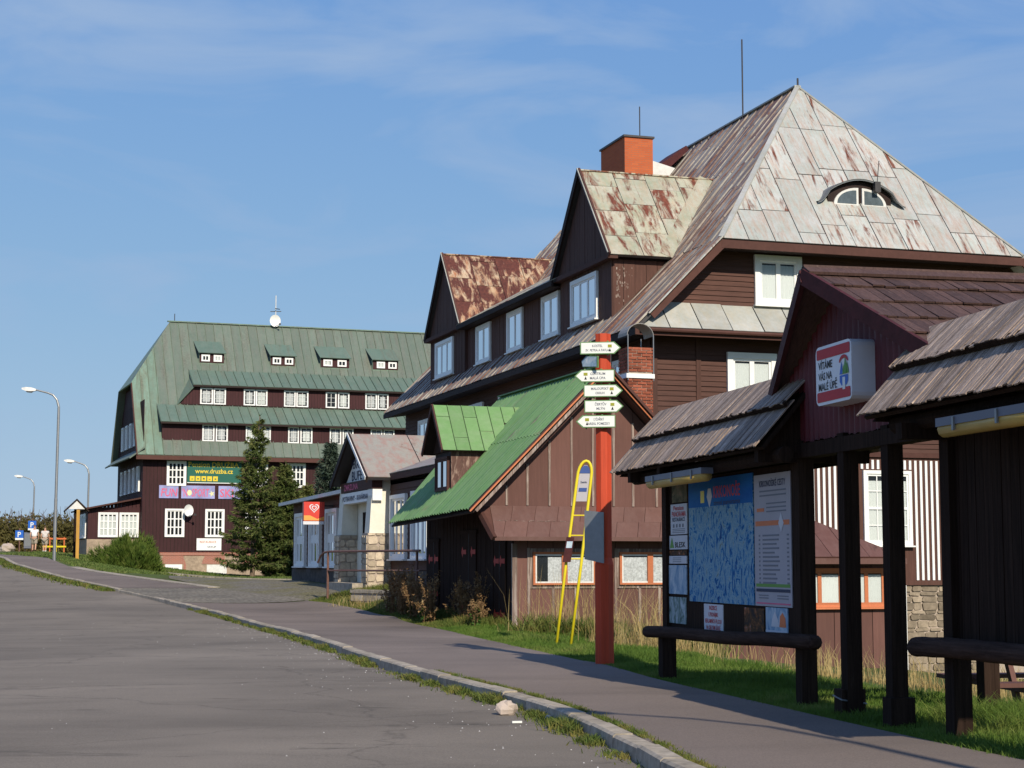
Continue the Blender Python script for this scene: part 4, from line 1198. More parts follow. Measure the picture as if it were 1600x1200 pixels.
# ------------------------------------------------------------------ bakery wing with the gabled porch
E = thing('bakery_wing', 'single-storey dark wooden wing with white gabled porch and stone pier', 'building', (4.19, 51.7, -0.16), 17.8)
E.scale = (1.1, 1.1, 1.1)
FA = -5.5
BK = -1.7          # back of the wing, against the chalet wall
MB().box(FA + 0.03, BK, 1.8, 23.0, 0.3, 3.95).build('wall_core', 'soffit', E)
lap_wall('front_cladding', face_a(FA), [(1.8, 1.4), (23.0, 1.4), (23.0, 3.95), (1.8, 3.95)], 0.17, 'brown', E)
lap_wall('end_cladding', lambda u, v, d: (u, 23.0 + d, v), [(FA, 1.4), (BK, 1.4), (BK, 3.95), (FA, 3.95)], 0.17, 'brown', E)
MB().box(FA - 0.05, BK, 1.8, 23.05, 0.2, 1.38).build('plinth', 'darkstone', E)
for b0, b1 in ((20.2, 22.2), (17.45, 19.4), (14.5, 16.45)):
    window(E, face_a(FA - 0.02), b0, b1, 1.48, 3.48, 3, 2, 0.13, sash=0.10, bar=0.30, thick=0.12, curtain=None)
window(E, face_a(FA - 0.02), 5.15, 7.0, 1.72, 3.62, 3, 1, 0.12, sash=0.06, thick=0.1, curtain='curtain')
window(E, face_a(FA - 0.02), 2.7, 4.5, 1.72, 3.65, 3, 1, 0.12, sash=0.06, thick=0.1, curtain=None)
# roofs
slab([(FA - 0.45, 11.8, 3.98), (FA - 0.45, 23.6, 3.90), (BK, 23.6, 4.6), (BK, 11.8, 4.6)], 0.09, 'flat_roof', 'metal', E)
MB().bar((FA - 0.48, 11.8, 3.95), (FA - 0.48, 23.6, 3.87), 0.05, 0.12).build('roof_edge', 'offwhite', E)
slab([(FA - 0.12, 1.6, 4.26), (FA - 0.12, 7.4, 4.26), (BK, 7.4, 5.68), (BK, 1.6, 5.68)], 0.09, 'near_roof_deck', 'darkmetal', E)
ln = math.hypot(3.92, 1.42)
sheets(E, (FA - 0.12, 1.6, 4.26), (0, 1, 0), (3.92 / ln, 0, 1.42 / ln), [(0, 0), (5.8, 0), (5.8, ln), (0, ln)], 1.9, 2.2, 'porch', gap=0.02, th=0.02)
MB().box(FA - 0.14, FA - 0.08, 1.6, 6.9, 4.08, 4.24).build('fascia', 'fascia', E)
# porch
pc, ph, pz, pe, pf = 9.35, 2.55, 5.60, 4.14, -6.35
for sg in (-1, 1):
    slab([(pf, pc, pz), (BK, pc, pz), (BK if sg < 0 else -2.0, pc + sg * ph, pe), (pf, pc + sg * ph, pe)], 0.08, 'porch_deck', 'darkmetal', E)
    MB().bar((pf - 0.03, pc, pz - 0.02), (pf - 0.03, pc + sg * (ph + 0.05), pe - 0.06), 0.06, 0.2).build('verge_board', 'soffit', E)
lp = math.hypot(ph, pz - pe)
sheets(E, (pf, pc - ph, pe), (1, 0, 0), (0, ph / lp, (pz - pe) / lp), [(0, 0), (BK - pf, 0), (BK - pf, lp), (0, lp)], 1.9, 99, 'porch', gap=0.03, th=0.02)
MB().bar((pf - 0.07, pc, pz + 0.02), (pf - 0.07, pc - ph - 0.03, pe - 0.02), 0.03, 0.10).build('verge_strip', 'white', E)
MB().prism([(-6.0, pc - 1.95, pe + 0.02), (-6.0, pc + 1.95, pe + 0.02), (-6.0, pc, pe + 1.12)], (0.25, 0, 0)).build('gable_panel', 'white', E)
MB().box(-6.1, -5.8, pc - 2.2, pc + 2.2, 3.48, 3.82).build('lintel_board', 'white', E)
MB().box(-6.12, -5.8, pc - 2.2, pc + 2.2, 3.84, 4.15).build('lintel_beam', 'fascia', E)
xe = mirror_u(face_a(-6.0))
text(E, 'PEKÁRNA', 0.42, xe, -(pc + 1.15), 4.58, 0.01, 'navy', fit=1.9)
text(E, 'BUFET', 0.42, xe, -(pc + 1.1), 4.20, 0.01, 'navy', fit=1.9)
text(E, 'ZMRZLINA', 0.26, mirror_u(face_a(-6.12)), -(pc + 1.7), 3.90, 0.01, 'pinkp', fit=2.0)
text(E, 'POTRAVINY - KAVÁRNA', 0.22, mirror_u(face_a(-6.1)), -(pc + 2.0), 3.56, 0.01, 'navy', fit=3.6)
def pier(b0, name='pier'):
    p = MB()
    x0, x1, y0, y1 = -6.15, -5.5, b0, b0 + 0.62
    p.add([(x0 - 0.02, y0, 2.5), (x1 + 0.05, y0, 2.5), (x1 + 0.05, y1, 2.5), (x0 - 0.02, y1, 2.5), (x0 + 0.08, y0 + 0.05, 4.12), (x1 - 0.02, y0 + 0.05, 4.12), (x1 - 0.02, y1, 4.12), (x0 + 0.08, y1, 4.12)],
          [(3, 2, 1, 0), (4, 5, 6, 7), (0, 1, 5, 4), (1, 2, 6, 5), (2, 3, 7, 6), (3, 0, 4, 7)])
    pr = p.build(name, 'plaster', E)
    MB().box(x0 - 0.08, x1 + 0.08, y0 - 0.05, y1 + 0.05, 0.3, 2.5).build('pier_base', 'mortar', pr)
    for fx in (0, 1):
        z = 0.75
        while z < 2.42:
            h = random.uniform(0.16, 0.30)
            u = (x0 - 0.08) if fx == 0 else (y0 - 0.05)
            end = (x1 + 0.08) if fx == 0 else (y1 + 0.05)
            while u < end - 0.05:
                w = min(random.uniform(0.18, 0.36), end - u)
                if end - u - w < 0.1:
                    w = end - u
                j = lambda s=0.05: abs(random.uniform(-s, s))
                q = [(u + 0.01 + j(), z + 0.008 + j(0.02)), (u + w - 0.01 - j(), z + 0.008 + j(0.03)), (u + w - 0.008, z + h * random.uniform(0.35, 0.65)), (u + w - 0.012 - j(), z + h - 0.01 - j(0.03)), (u + w / 2 + j(), z + h - 0.006), (u + 0.012 + j(), z + h - 0.01 - j(0.03)), (u + 0.008, z + h * random.uniform(0.3, 0.6))]
                if fx == 0:
                    MB().prism([(c[0], y0 - 0.055 - 0.03, min(c[1], 2.49)) for c in q], (0, 0.03, 0)).build('stone', 'stone2', pr)
                else:
                    MB().prism([(x0 - 0.085 - 0.03, c[0], min(c[1], 2.49)) for c in q], (0.03, 0, 0)).build('stone', 'stone2', pr)
                u += w
            z += h
    return pr
MT['stone2'] = plain('pale_pier_stone', (0.46, 0.38, 0.28), 0.95, 0.15, 0.3, 7, objvar=0.3, bump=0.5)
pier(7.25); pier(11.2)
MB().box(-5.66, -5.3, 11.0, 13.9, 2.3, 3.9).build('porch_side_wall', 'plaster', E)
MB().box(-5.66, -5.56, 7.88, 11.2, 1.0, 3.9).build('porch_recess', 'plaster', E)
MB().box(-5.70, -5.64, 8.3, 10.2, 1.0, 3.2).build('porch_door', 'dark', E)
MB().box(-6.6, -5.5, 7.6, 11.4, 0.6, 1.0).build('porch_step', 'concrete', E)

def Mw(a, b_, z_):
    q = R(17.8)
    return (4.19 + 1.1 * (a * math.cos(q) - b_ * math.sin(q)), 51.7 + 1.1 * (a * math.sin(q) + b_ * math.cos(q)), -0.16 + 1.1 * z_)
# ice cream sign
ic = thing('ice_cream_sign', 'red ice cream lightbox hanging from the wing front left of the porch', 'sign', Mw(-6.15, 15.6, 3.05), 17.8)
ic.scale = (1.1, 1.1, 1.1)
MT['icred'] = plain('sign_red', (0.62, 0.055, 0.04), 0.4, 0.4, 0.1, 3, bump=0)
MT['icyel'] = plain('sign_orange', (0.80, 0.34, 0.08), 0.4, 0.4, 0.1, 3, bump=0)
MB().box(-0.42, 0.3, -0.12, 0.12, 0, 0.66).build('box', 'icred', ic)
MB().box(-0.44, 0.28, -0.13, 0.13, -0.12, -0.01).build('lower_strip', 'box_white', ic)
MB().box(0.3, 0.65, -0.03, 0.03, 0.5, 0.56).build('bracket', 'darkmetal', ic)
xi = face_b(-0.125)
def heart(cx, cz, s, r_in):
    hp = []
    for t in np.linspace(0, 2 * math.pi, 33)[:-1]:
        hp.append((16 * math.sin(t) ** 3, 13 * math.cos(t) - 5 * math.cos(2 * t) - 2 * math.cos(3 * t) - math.cos(4 * t)))
    o_ = [(cx + s * p[0] / 16, cz + s * p[1] / 16, 0.004) for p in hp]
    i_ = [(cx + s * r_in * p[0] / 16, cz + s * r_in * p[1] / 16, 0.004) for p in hp]
    n_ = len(hp)
    return o_ + i_, [(i, (i + 1) % n_, n_ + (i + 1) % n_, n_ + i) for i in range(n_)]
mb = MB(xi)
mb.add(*heart(-0.06, 0.45, 0.17, 0.78)); mb.add(*heart(-0.06, 0.45, 0.09, 0.6))
mb.build('heart_emblem', 'box_white', ic)
MB(xi).add([(-0.42 + 0.72 * t, 0.02, 0.004) for t in (0, 1)] + [(0.3, 0.16, 0.004), (0.05, 0.07, 0.004), (-0.2, 0.19, 0.004), (-0.42, 0.19, 0.004)], [(0, 1, 2, 3, 4, 5)]).build('wave', 'icyel', ic)
# terrace wall and railing
tw = thing('terrace_wall', 'low stone terrace wall with concrete coping beside the dark shed', 'wall', (-4.9, 54.7, 0), 0)
p0, p1 = V(0, 0, 0), V(2.5, -3.2, 0)
n = 6
dv = (p1 - p0) / n
sd_ = V(-0.788, -0.616, 0)           # towards the pavement
MB().bar(p0 + V(0, 0, 0.30), p1 + V(0, 0, 0.28), 0.34, 0.80).build('core', 'mortar', tw)
for i in range(n):
    for k in range(3):
        o_ = 0.5 * (k % 2)
        if i + o_ > n - 1 + 0.1:
            continue
        a_ = p0 + dv * (i + o_ + 0.03) + sd_ * 0.17 + V(0, 0, 0.12 + 0.20 * k); b_ = p0 + dv * (i + o_ + 0.97) + sd_ * 0.17 + V(0, 0, 0.12 + 0.20 * k)
        MB().bar(a_, b_, 0.06 + random.uniform(0, 0.03), 0.175).build('stone', 'stone2', tw)
    MB().bar(p0 + dv * (i + 0.005) + V(0, 0, 0.73), p0 + dv * (i + 0.995) + V(0, 0, 0.72), 0.46, 0.09).build('coping_slab', 'concrete', tw)
MB().add([tuple(q) for q in (p0 + V(0.15, 0.1, 0.72), p1 + V(0.1, 0, 0.72), V(3.4, -1.5, 0.74), V(1.6, 4.0, 0.78), V(-0.6, 3.6, 0.78))], [(0, 1, 2, 3, 4)]).build('terrace_floor', 'gravel', tw)
rl = thing('railing', 'rusty brown two-bar pipe railing on the terrace wall', 'railing', (-6.06, 57.2, 0), 0)
q0, q1 = V(0, 0, 0), V(3.35, -6.0, 0)
ud_ = (q0 - q1) / np.linalg.norm(q0 - q1)
for t in (0.0, 0.97):
    q = q0 + (q1 - q0) * t
    MB().tube([(q[0], q[1], 0.4), (q[0], q[1], 1.97)], 0.04, 8).build('post', 'railmetal', rl)
MB().tube([q0 + ud_ * 0.85 + V(0, 0, 1.62), q0 + ud_ * 0.62 + V(0, 0, 1.84), q0 + ud_ * 0.33 + V(0, 0, 1.95), q0 + V(0, 0, 1.98), q1 + V(0, 0, 1.97)], 0.036, 8).build('top_rail', 'railmetal', rl)
MB().tube([q0 + V(0, 0, 1.36), q1 + V(0, 0, 1.38)], 0.03, 8).build('lower_rail', 'railmetal', rl)

# ------------------------------------------------------------------ shed with the green roof
S = thing('shed', 'brown shed with bright green corrugated roof and small dormer', 'shed', (0.04, 40.0, 0), 17.8)
SE, SEZ, SP, SPZ, SL = -1.16, 2.80, 2.13, 6.16, 7.7
sk = (SPZ - SEZ) / (SP - SE)
MB().prism([(0.03, 0.02, -0.6), (5.2, 0.02, -0.9), (5.2, 0.02, 3.0), (SP, 0.02, 5.95), (0.03, 0.02, 3.85)], (0, SL - 0.1, 0)).build('wall_core', 'soffit', S)
# gable boards and battens
gp = [(-0.78, 2.9), (5.1, 2.9), (4.9, 3.25), (SP, 6.0), (-0.78, 3.1)]
ub = -0.72
battens = [-0.18, 0.32, 0.86, 1.41, 1.94, 2.46, 2.95, 3.55]
e_ = [-0.8] + battens + [4.1, 4.7, 5.2]
for u0, u1 in zip(e_[:-1], e_[1:]):
    q = rect_clip(gp, u0 + 0.006, u1 - 0.006, 0, 9)
    if len(q) > 2:
        dd = random.uniform(0.018, 0.024)
        MB().prism([(p[0], -dd, p[1]) for p in q], (0, dd + 0.02, 0)).build('panel', 'brown_shed', S)
for u in battens:
    top = min(SEZ + (u - SE) * sk, SPZ - (u - SP) * sk) - 0.42
    if top > 3.1:
        MB(face_b(-0.02)).box(u - 0.026, u + 0.026, 2.93, top, 0, 0.03).build('batten', 'batten', S)
# lower wall
e_ = [0.0, 0.33, 0.95, 1.5, 2.05, 2.5, 3.1, 3.6, 4.15, 4.7]
for u0, u1 in zip(e_[:-1], e_[1:]):
    MB(face_b(0.0)).box(u0 + 0.006, u1 - 0.006, -0.15, 2.35, -0.02, 0.02 + random.uniform(0, 0.006)).build('panel', 'brown_shed', S)
for u in (0.35, 0.95, 1.5, 2.05, 2.5, 3.1, 3.6, 4.15):
    zt = 1.08 if (0.4 < u < 1.98 or 2.55 < u < 4.2) else 1.95
    MB(face_b(-0.02)).box(u - 0.03, u + 0.03, -0.1, zt, 0, 0.03).build('batten', 'batten', S)
MB().box(-0.05, 0.07, -0.05, 0.03, 0.15, 2.05).build('corner_board', 'batten', S)
MB().box(0.0, 4.8, -0.04, 0.03, -0.8, -0.12).build('foundation', 'concrete', S)
for u0 in (0.44, 2.58):
    MB(face_b(-0.03)).box(u0 - 0.06, u0 + 1.60, 1.02, 1.94, 0, 0.02).build('window_surround', 'batten', S)
    window(S, face_b(-0.045), u0, u0 + 1.54, 1.10, 1.86, 2, 1, 0.055, 'orange', curtain='lace', sash=0.035, sash_m='offwhite', sill=False, half=0.22 if u0 < 1 else False, thick=0.06)
    MB(face_b(-0.045)).box(u0 + 0.70, u0 + 0.84, 1.14, 1.81, 0.03, 0.062).build('mullion', 'orange', S)
# skirt roof of the gable
slab([(-0.85, 0.0, 2.93), (4.9, 0.0, 2.93), (4.9, -0.55, 2.16), (-0.62, -0.55, 2.18)], 0.05, 'skirt_deck', 'fascia', S)
l_ = math.hypot(0.55, 0.76)
random.seed(5)
sheets(S, (-0.62, -0.55, 2.18), (1, 0, 0), (0.3, 0.55 / l_ * 0.95, 0.76 / l_ * 0.95), [(0, 0), (5.5, 0), (5.35, l_ * 0.5), (-0.12, l_ * 0.5)], 0.55, 99, 'brownroof', gap=0.010, th=0.014, jit=0.006, u_off=0.25)
random.seed(5)
sheets(S, (-0.62, -0.55, 2.18), (1, 0, 0), (0.3, 0.55 / l_ * 0.95, 0.76 / l_ * 0.95), [(-0.12, l_ * 0.5), (5.35, l_ * 0.5), (5.2, l_), (-0.25, l_)], 0.55, 99, 'brownroof', gap=0.010, th=0.010, jit=0.004)
for k in range(9):
    u = -0.5 + 0.19 * k + random.uniform(0, 0.05)
    MB().bar((u, -0.295, 2.566 + random.uniform(-0.01, 0.01)), (u + random.uniform(0.05, 0.17), -0.295, 2.566 + random.uniform(-0.01, 0.01)), 0.015, 0.008).build('flaked_edge', 'batten', S)
MB().box(-0.64, 4.9, -0.60, -0.54, 2.11, 2.20).build('fascia', 'brownroof', S)
MB().bar((-0.9, 0.02, 2.93), (-0.66, -0.6, 2.16), 0.10, 0.12).build('skirt_edge', 'fascia', S)
# dark side wall: each board, doors with red hinges
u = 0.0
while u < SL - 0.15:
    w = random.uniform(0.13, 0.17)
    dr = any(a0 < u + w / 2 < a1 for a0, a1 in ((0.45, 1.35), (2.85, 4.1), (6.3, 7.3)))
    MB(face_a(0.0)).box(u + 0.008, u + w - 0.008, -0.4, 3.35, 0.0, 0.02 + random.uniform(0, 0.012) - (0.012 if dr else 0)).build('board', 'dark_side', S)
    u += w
MT['hinge'] = plain('red_hinge_paint', (0.42, 0.03, 0.02), 0.6, 0.3, 0.15, 6, bump=0)
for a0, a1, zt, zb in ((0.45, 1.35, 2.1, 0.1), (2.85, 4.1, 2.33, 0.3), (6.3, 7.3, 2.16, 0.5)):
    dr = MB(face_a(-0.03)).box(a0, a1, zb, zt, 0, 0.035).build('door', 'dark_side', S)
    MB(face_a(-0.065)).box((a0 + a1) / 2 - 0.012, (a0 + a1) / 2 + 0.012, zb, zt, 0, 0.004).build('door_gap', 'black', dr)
    for zz in (zb + 0.3, zt - 0.45):
        for s_ in (0, 1):
            h0 = a0 + 0.02 if s_ == 0 else a1 - 0.42
            MB(face_a(-0.065)).add([(h0, zz - 0.06, 0.006), (h0 + 0.26, zz - 0.05, 0.006), (h0 + 0.32, zz - 0.14, 0.006), (h0 + 0.42, zz, 0.006), (h0 + 0.32, zz + 0.14, 0.006), (h0 + 0.26, zz + 0.05, 0.006), (h0, zz + 0.06, 0.006)], [tuple(range(7))]).build('hinge', 'hinge', dr)
    MB(face_a(-0.03)).box(a0 - 0.08, a1 + 0.08, zt, zt + 0.09, 0, 0.05).build('door_head', 'dark_side', dr)
# corrugated roof sheets
def corrugated(a0, z0, a1, z1, b0, b1, name='roof_sheet', m='green', amp=0.030, per=0.24, skew=0.0):
    k = max(2, int((b1 - b0) / per * 4))
    vs_ = []
    nx, nz = -(z1 - z0), (a1 - a0)
    l = math.hypot(nx, nz); nx /= l; nz /= l
    if nz < 0:
        nx, nz = -nx, -nz
    for i in range(k + 1):
        bb = b0 + (b1 - b0) * i / k
        h = amp * math.sin(2 * math.pi * bb / per)
        for j in range(3):
            t = j / 2
            vs_.append((a0 + (a1 - a0) * t + nx * h, bb + skew * t, z0 + (z1 - z0) * t + nz * h))
    fs = [(3 * i + j, 3 * i + 3 + j, 3 * i + 4 + j, 3 * i + 1 + j) for i in range(k) for j in range(2)]
    return MB().add(vs_, fs).build(name, m, S, smooth=True)
bb = -0.45
while bb < SL:
    w = min(0.9, SL + 0.05 - bb)
    j = random.uniform(0, 0.01)
    t_e = (bb + 0.45) / (SL + 0.5)
    corrugated(SE - 0.03 + 0.12 * t_e, SEZ + 0.03 + j - 0.16 * t_e, SE + 1.75, SEZ + 0.03 + 1.75 * sk + j, bb, bb + w + 0.04)
    corrugated(SE + 1.68, SEZ + 0.05 + 1.68 * sk + j, SP, SPZ + 0.05 + j, bb, bb + w + 0.04)
    bb += w
slab([(SE + 0.05, -0.4, SEZ - 0.04), (SP, -0.4, SPZ - 0.06), (SP, SL, SPZ - 0.06), (SE + 0.15, SL, SEZ - 0.2)], 0.04, 'roof_deck', 'soffit', S)
slab([(5.4, -0.4, 2.82), (SP, -0.4, SPZ), (SP, SL, SPZ), (5.4, SL, 2.82)], 0.06, 'far_slope', 'brownroof', S)
MB().bar((SP, -0.45, SPZ + 0.06), (SP, SL, SPZ + 0.06), 0.25, 0.03).build('ridge_cap', 'green', S)
# verge: brown board, orange edge, pale batten beneath
nrm = (-sk, 0, 1)
MB().bar((SE - 0.02, -0.47, SEZ + 0.0), (SP, -0.47, SPZ + 0.02), 0.10, 0.06, nrm).build('verge_board', 'fascia', S)
MB().bar((SE - 0.05, -0.52, SEZ - 0.03), (SP, -0.52, SPZ - 0.02), 0.03, 0.035, nrm).build('verge_edge', 'orange', S)
MB().bar((SE + 0.1, -0.50, SEZ - 0.02), (SP, -0.50, SPZ - 0.14), 0.03, 0.07, nrm).build('verge_batten', 'batten', S)
nr2 = (sk, 0, 1)
MB().bar((5.4, -0.47, 2.84), (SP, -0.47, SPZ + 0.03), 0.34, 0.06, nr2).build('verge_board', 'fascia', S)
MB().bar((5.4, -0.56, 2.72), (SP, -0.56, SPZ - 0.06), 0.03, 0.035, nr2).build('verge_edge', 'orange', S)
# green dormer
dc, dh, dzr, dze, df = 4.32, 0.95, 5.60, 4.40, -0.78
def sa(z_):
    return SE + (z_ - SEZ) / sk
MB().box(-0.5, 1.2, dc - 0.72, dc + 0.72, 3.3, 4.45).build('dormer_core', 'soffit', S)
MT['peeling'] = wood('peeling_brown_paint', (0.13, 0.068, 0.055), (7, 7, 2.0), var=0.4, wear=(0.36, 0.25, 0.20), wear_amt=0.56)
MB().prism([(-0.5, dc - 0.76, 3.42), (-0.5, dc - 0.76, 4.42), (0.48, dc - 0.76, 4.42)], (0, 0.03, 0)).build('dormer_cheek', 'peeling', S)
MB().prism([(-0.55, dc - 0.75, dze), (-0.55, dc + 0.75, dze), (-0.55, dc, dzr - 0.2)], (0.5, 0, 0)).build('dormer_gable', 'dark_side', S)
for sg in (-1, 1):
    q = [(df, dc, dzr), (sa(dzr) + 0.05, dc, dzr), (sa(dze) + 0.05, dc + sg * dh, dze), (df, dc + sg * dh, dze)]
    slab(q, 0.03, 'dormer_deck', 'soffit', S)
    MB().bar((df - 0.02, dc, dzr), (df - 0.02, dc + sg * (dh + 0.02), dze - 0.02), 0.04, 0.10).build('dormer_verge', 'fascia', S)
ld = math.hypot(dh, dzr - dze)
sheets(S, (df, dc - dh, dze), (1, 0, 0), (0, dh / ld, (dzr - dze) / ld), [(0, 0), (sa(dze) - df, 0), (sa(dzr) - df, ld), (0, ld)], 0.36, 1.2, 'green', gap=0.012, th=0.012, jit=0.006, seam=0.02)
wd = window(S, face_a(-0.5), dc - 0.62, dc + 0.55, 3.42, 4.28, 2, 1, 0.06, 'fascia', curtain='lace', sill=False)
for k in range(5):
    MB(face_a(-0.5)).box(dc - 0.45 + 0.17 * k, dc - 0.33 + 0.17 * k, 3.52, 3.62 + 0.1 * random.random(), 0.03, 0.033).build('ornament', random.choice(['yellow', 'redprint', 'nettle']), wd)
# old chimney of bricks with arched tin cap
MT['tin'] = plain('dull_tin', (0.26, 0.25, 0.24), 0.6, 0.3, 0.2, 6, metal=0.3)
CH = thing('brick_chimney', 'old red brick chimney with arched tin cap behind the shed gable', 'chimney', (0.04, 40.0, 0), 17.8)
MB().box(3.47, 4.10, 1.52, 2.12, 2.0, 6.93).build('core', 'mortar', CH)
z, row = 4.6, 0
while z < 6.92:
    hh = 0.072
    if not (6.15 < z + 0.03 < 6.32):
        off = 0.0 if row % 2 == 0 else -0.125
        for face_ in (0, 1):
            lo, hi = (3.45, 4.12) if face_ == 0 else (1.5, 2.14)
            u = lo + off
            while u < hi - 0.02:
                a_, b_ = max(u, lo) + 0.007, min(u + 0.25, hi) - 0.007
                if b_ - a_ > 0.03:
                    dd = 0.02 + random.uniform(-0.006, 0.012)
                    if face_ == 0:
                        MB().box(a_, b_, 1.52 - dd, 1.53, z + 0.008, z + hh - 0.004).build('brick', 'brickpiece', CH)
                    else:
                        MB().box(3.47 - dd, 3.48, a_, b_, z + 0.008, z + hh - 0.004).build('brick', 'brickpiece', CH)
                u += 0.25
    z += 0.078; row += 1
MB().box(3.40, 4.15, 1.46, 2.2, 6.16, 6.27).build('steel_band', 'white', CH)
for (x_, y_) in ((3.45, 1.48), (4.13, 1.48), (3.3, 2.3), (4.13, 2.3)):
    MB().tube([(x_, y_, 6.1), (x_, y_, 7.25)], 0.014, 6).build('cap_stay', 'metal', CH)
vs_, kk = [], 12
for i in range(kk + 1):
    t = math.pi * i / kk
    vs_ += [(3.79 - 0.36 * math.cos(t), 1.50, 7.22 + 0.32 * math.sin(t)), (3.79 - 0.36 * math.cos(t), 2.12, 7.22 + 0.32 * math.sin(t)),
            (3.79 - 0.345 * math.cos(t), 1.50, 7.22 + 0.305 * math.sin(t)), (3.79 - 0.345 * math.cos(t), 2.12, 7.22 + 0.305 * math.sin(t))]
MB().add(vs_, [q for i in range(kk) for q in ((4 * i, 4 * i + 4, 4 * i + 5, 4 * i + 1), (4 * i + 2, 4 * i + 6, 4 * i + 7, 4 * i + 3), (4 * i, 4 * i + 4, 4 * i + 6, 4 * i + 2))]).build('arched_cap', 'tin', CH)
# low annexe with orange windows to the right
AX = thing('annexe', 'low brown lean-to with orange framed windows seen between the shelter posts', 'annexe', (0.04, 40.0, 0), 17.8)
MB().box(4.75, 9.62, 0.03, 3.0, -1.5, 1.9).build('wall_core', 'soffit', AX)
e_ = [4.75, 5.3, 5.9, 6.5, 7.1, 7.7, 8.2, 8.75, 9.25, 9.66]
for u0, u1 in zip(e_[:-1], e_[1:]):
    MB(face_b(0.0)).box(u0 + 0.008, u1 - 0.008, -1.03, 1.75, -0.02, 0.02 + random.uniform(0, 0.006)).build('panel', 'brown_shed', AX)
MB().box(4.7, 9.7, -0.06, 0.03, -1.9, -1.04).build('foundation', 'concrete', AX)
for u0, u1 in ((7.15, 8.45), (8.52, 9.63)):
    window(AX, face_b(-0.02), u0, u1, 0.53, 1.48, 2, 1, 0.08, 'orange', curtain='curtain', sash=0.05, thick=0.06)
slab([(4.5, -0.45, 1.74), (9.95, -0.45, 1.74), (7.6, 1.4, 2.95), (4.5, 1.4, 2.95)], 0.06, 'roof_deck', 'fascia', AX)
l_ = math.hypot(1.85, 1.21)
sheets(AX, (4.5, -0.45, 1.74), (1, 0, 0), (0, 1.85 / l_, 1.21 / l_), [(0, 0), (5.45, 0), (3.1, l_), (0, l_)], 0.5, 99, 'brownroof', gap=0.012, th=0.012)
MB().box(4.5, 9.97, -0.5, -0.44, 1.58, 1.72).build('fascia', 'brownroof', AX)
slab([(9.95, -0.45, 1.74), (7.6, 1.4, 2.95), (9.95, 3.0, 1.74)], 0.06, 'hip', 'brownroof', AX)

# ------------------------------------------------------------------ information shelter by the pavement
K = thing('information_shelter', 'dark wooden roadside information shelter with shake roofs and map board, at right', 'shelter', (3.13, 18.4, 0), 12.5)
KZ = 0.02
def shakes(b0, b1, ze, zr):
    A0, A1 = -0.60, 0.12
    L = math.hypot(A1 - A0, zr - ze)
    ux, uz = (A1 - A0) / L, (zr - ze) / L
    nx, nz = -uz, ux
    slab([(A0 + 0.06, b0, ze - 0.01), (A1, b0, zr - 0.03), (A1, b1, zr - 0.03), (A0 + 0.06, b1, ze - 0.01)], 0.04, 'roof_deck', 'dark', K)
    slab([(0.84, b0, ze - 0.01), (A1, b0, zr - 0.03), (A1, b1, zr - 0.03), (0.84, b1, ze - 0.01)], 0.05, 'rear_slope', 'shake', K)
    MB().bar((A0 + ux * 0.56 + nx * 0.055, b0, ze + uz * 0.56 + nz * 0.055), (A0 + ux * 0.56 + nx * 0.055, b1, ze + uz * 0.56 + nz * 0.055), 0.05, 0.055, (nx, 0, nz)).build('course_batten', 'dark', K)
    for s0, s1, lift in ((0.0, 0.66, 0.004), (0.54, L + 0.04, 0.078)):
        bb = min(b0, b1)
        while bb < max(b0, b1) - 0.02:
            w = random.uniform(0.05, 0.10)
            e = min(bb + w, max(b0, b1)) - 0.006
            o_ = random.uniform(-0.02, 0.012)
            li, lb = lift + random.uniform(0, 0.007), random.uniform(0.003, 0.011)
            tw_ = random.uniform(-0.004, 0.004)
            def P(s, bq, h):
                return (A0 + ux * s + nx * h, bq, ze + uz * s + nz * h)
            h0 = li + lb
            c = [P(s0 + o_, bb, h0 + tw_), P(s0 + o_, e, h0 - tw_), P(s1, e, li * 0.5 + 0.01), P(s1, bb, li * 0.5 + 0.01)]
            MB().prism(c, (-nx * 0.014, 0, -nz * 0.014)).build('shake', 'shake', K)
            bb += w
shakes(-0.12, 5.52, 2.83, 3.63)
shakes(-7.35, -2.72, 2.93, 3.70)
for b0, ze, zr in ((5.52, 2.83, 3.63), (-0.12, 2.83, 3.63), (-2.72, 2.93, 3.70), (-7.35, 2.93, 3.70)):
    s = 1 if b0 in (5.52, -2.72) else -1
    MB().prism([(-0.5, b0 - 0.14 * s, ze - 0.06), (0.12, b0 - 0.14 * s, zr - 0.10), (0.75, b0 - 0.14 * s, ze - 0.06)], (0, 0.05, 0)).build('end_gable', 'dark', K)
for b0, b1, zz in ((-0.2, 5.3, 2.74), (-6.65, -2.9, 2.84)):
    MB().tube([(-0.30, b0, zz), (-0.30, b1, zz)], 0.085, 10).build('eave_purlin', 'dark', K)
    MB().tube([(0.5, b0, zz), (0.5, b1, zz)], 0.085, 10).build('eave_purlin', 'dark', K)
for b0 in (4.9, 3.6, 0.1, -3.4, -6.4):
    MB().bar((-0.52, b0, 2.74), (0.75, b0, 2.74), 0.12, 0.14).build('rafter_foot', 'dark', K)
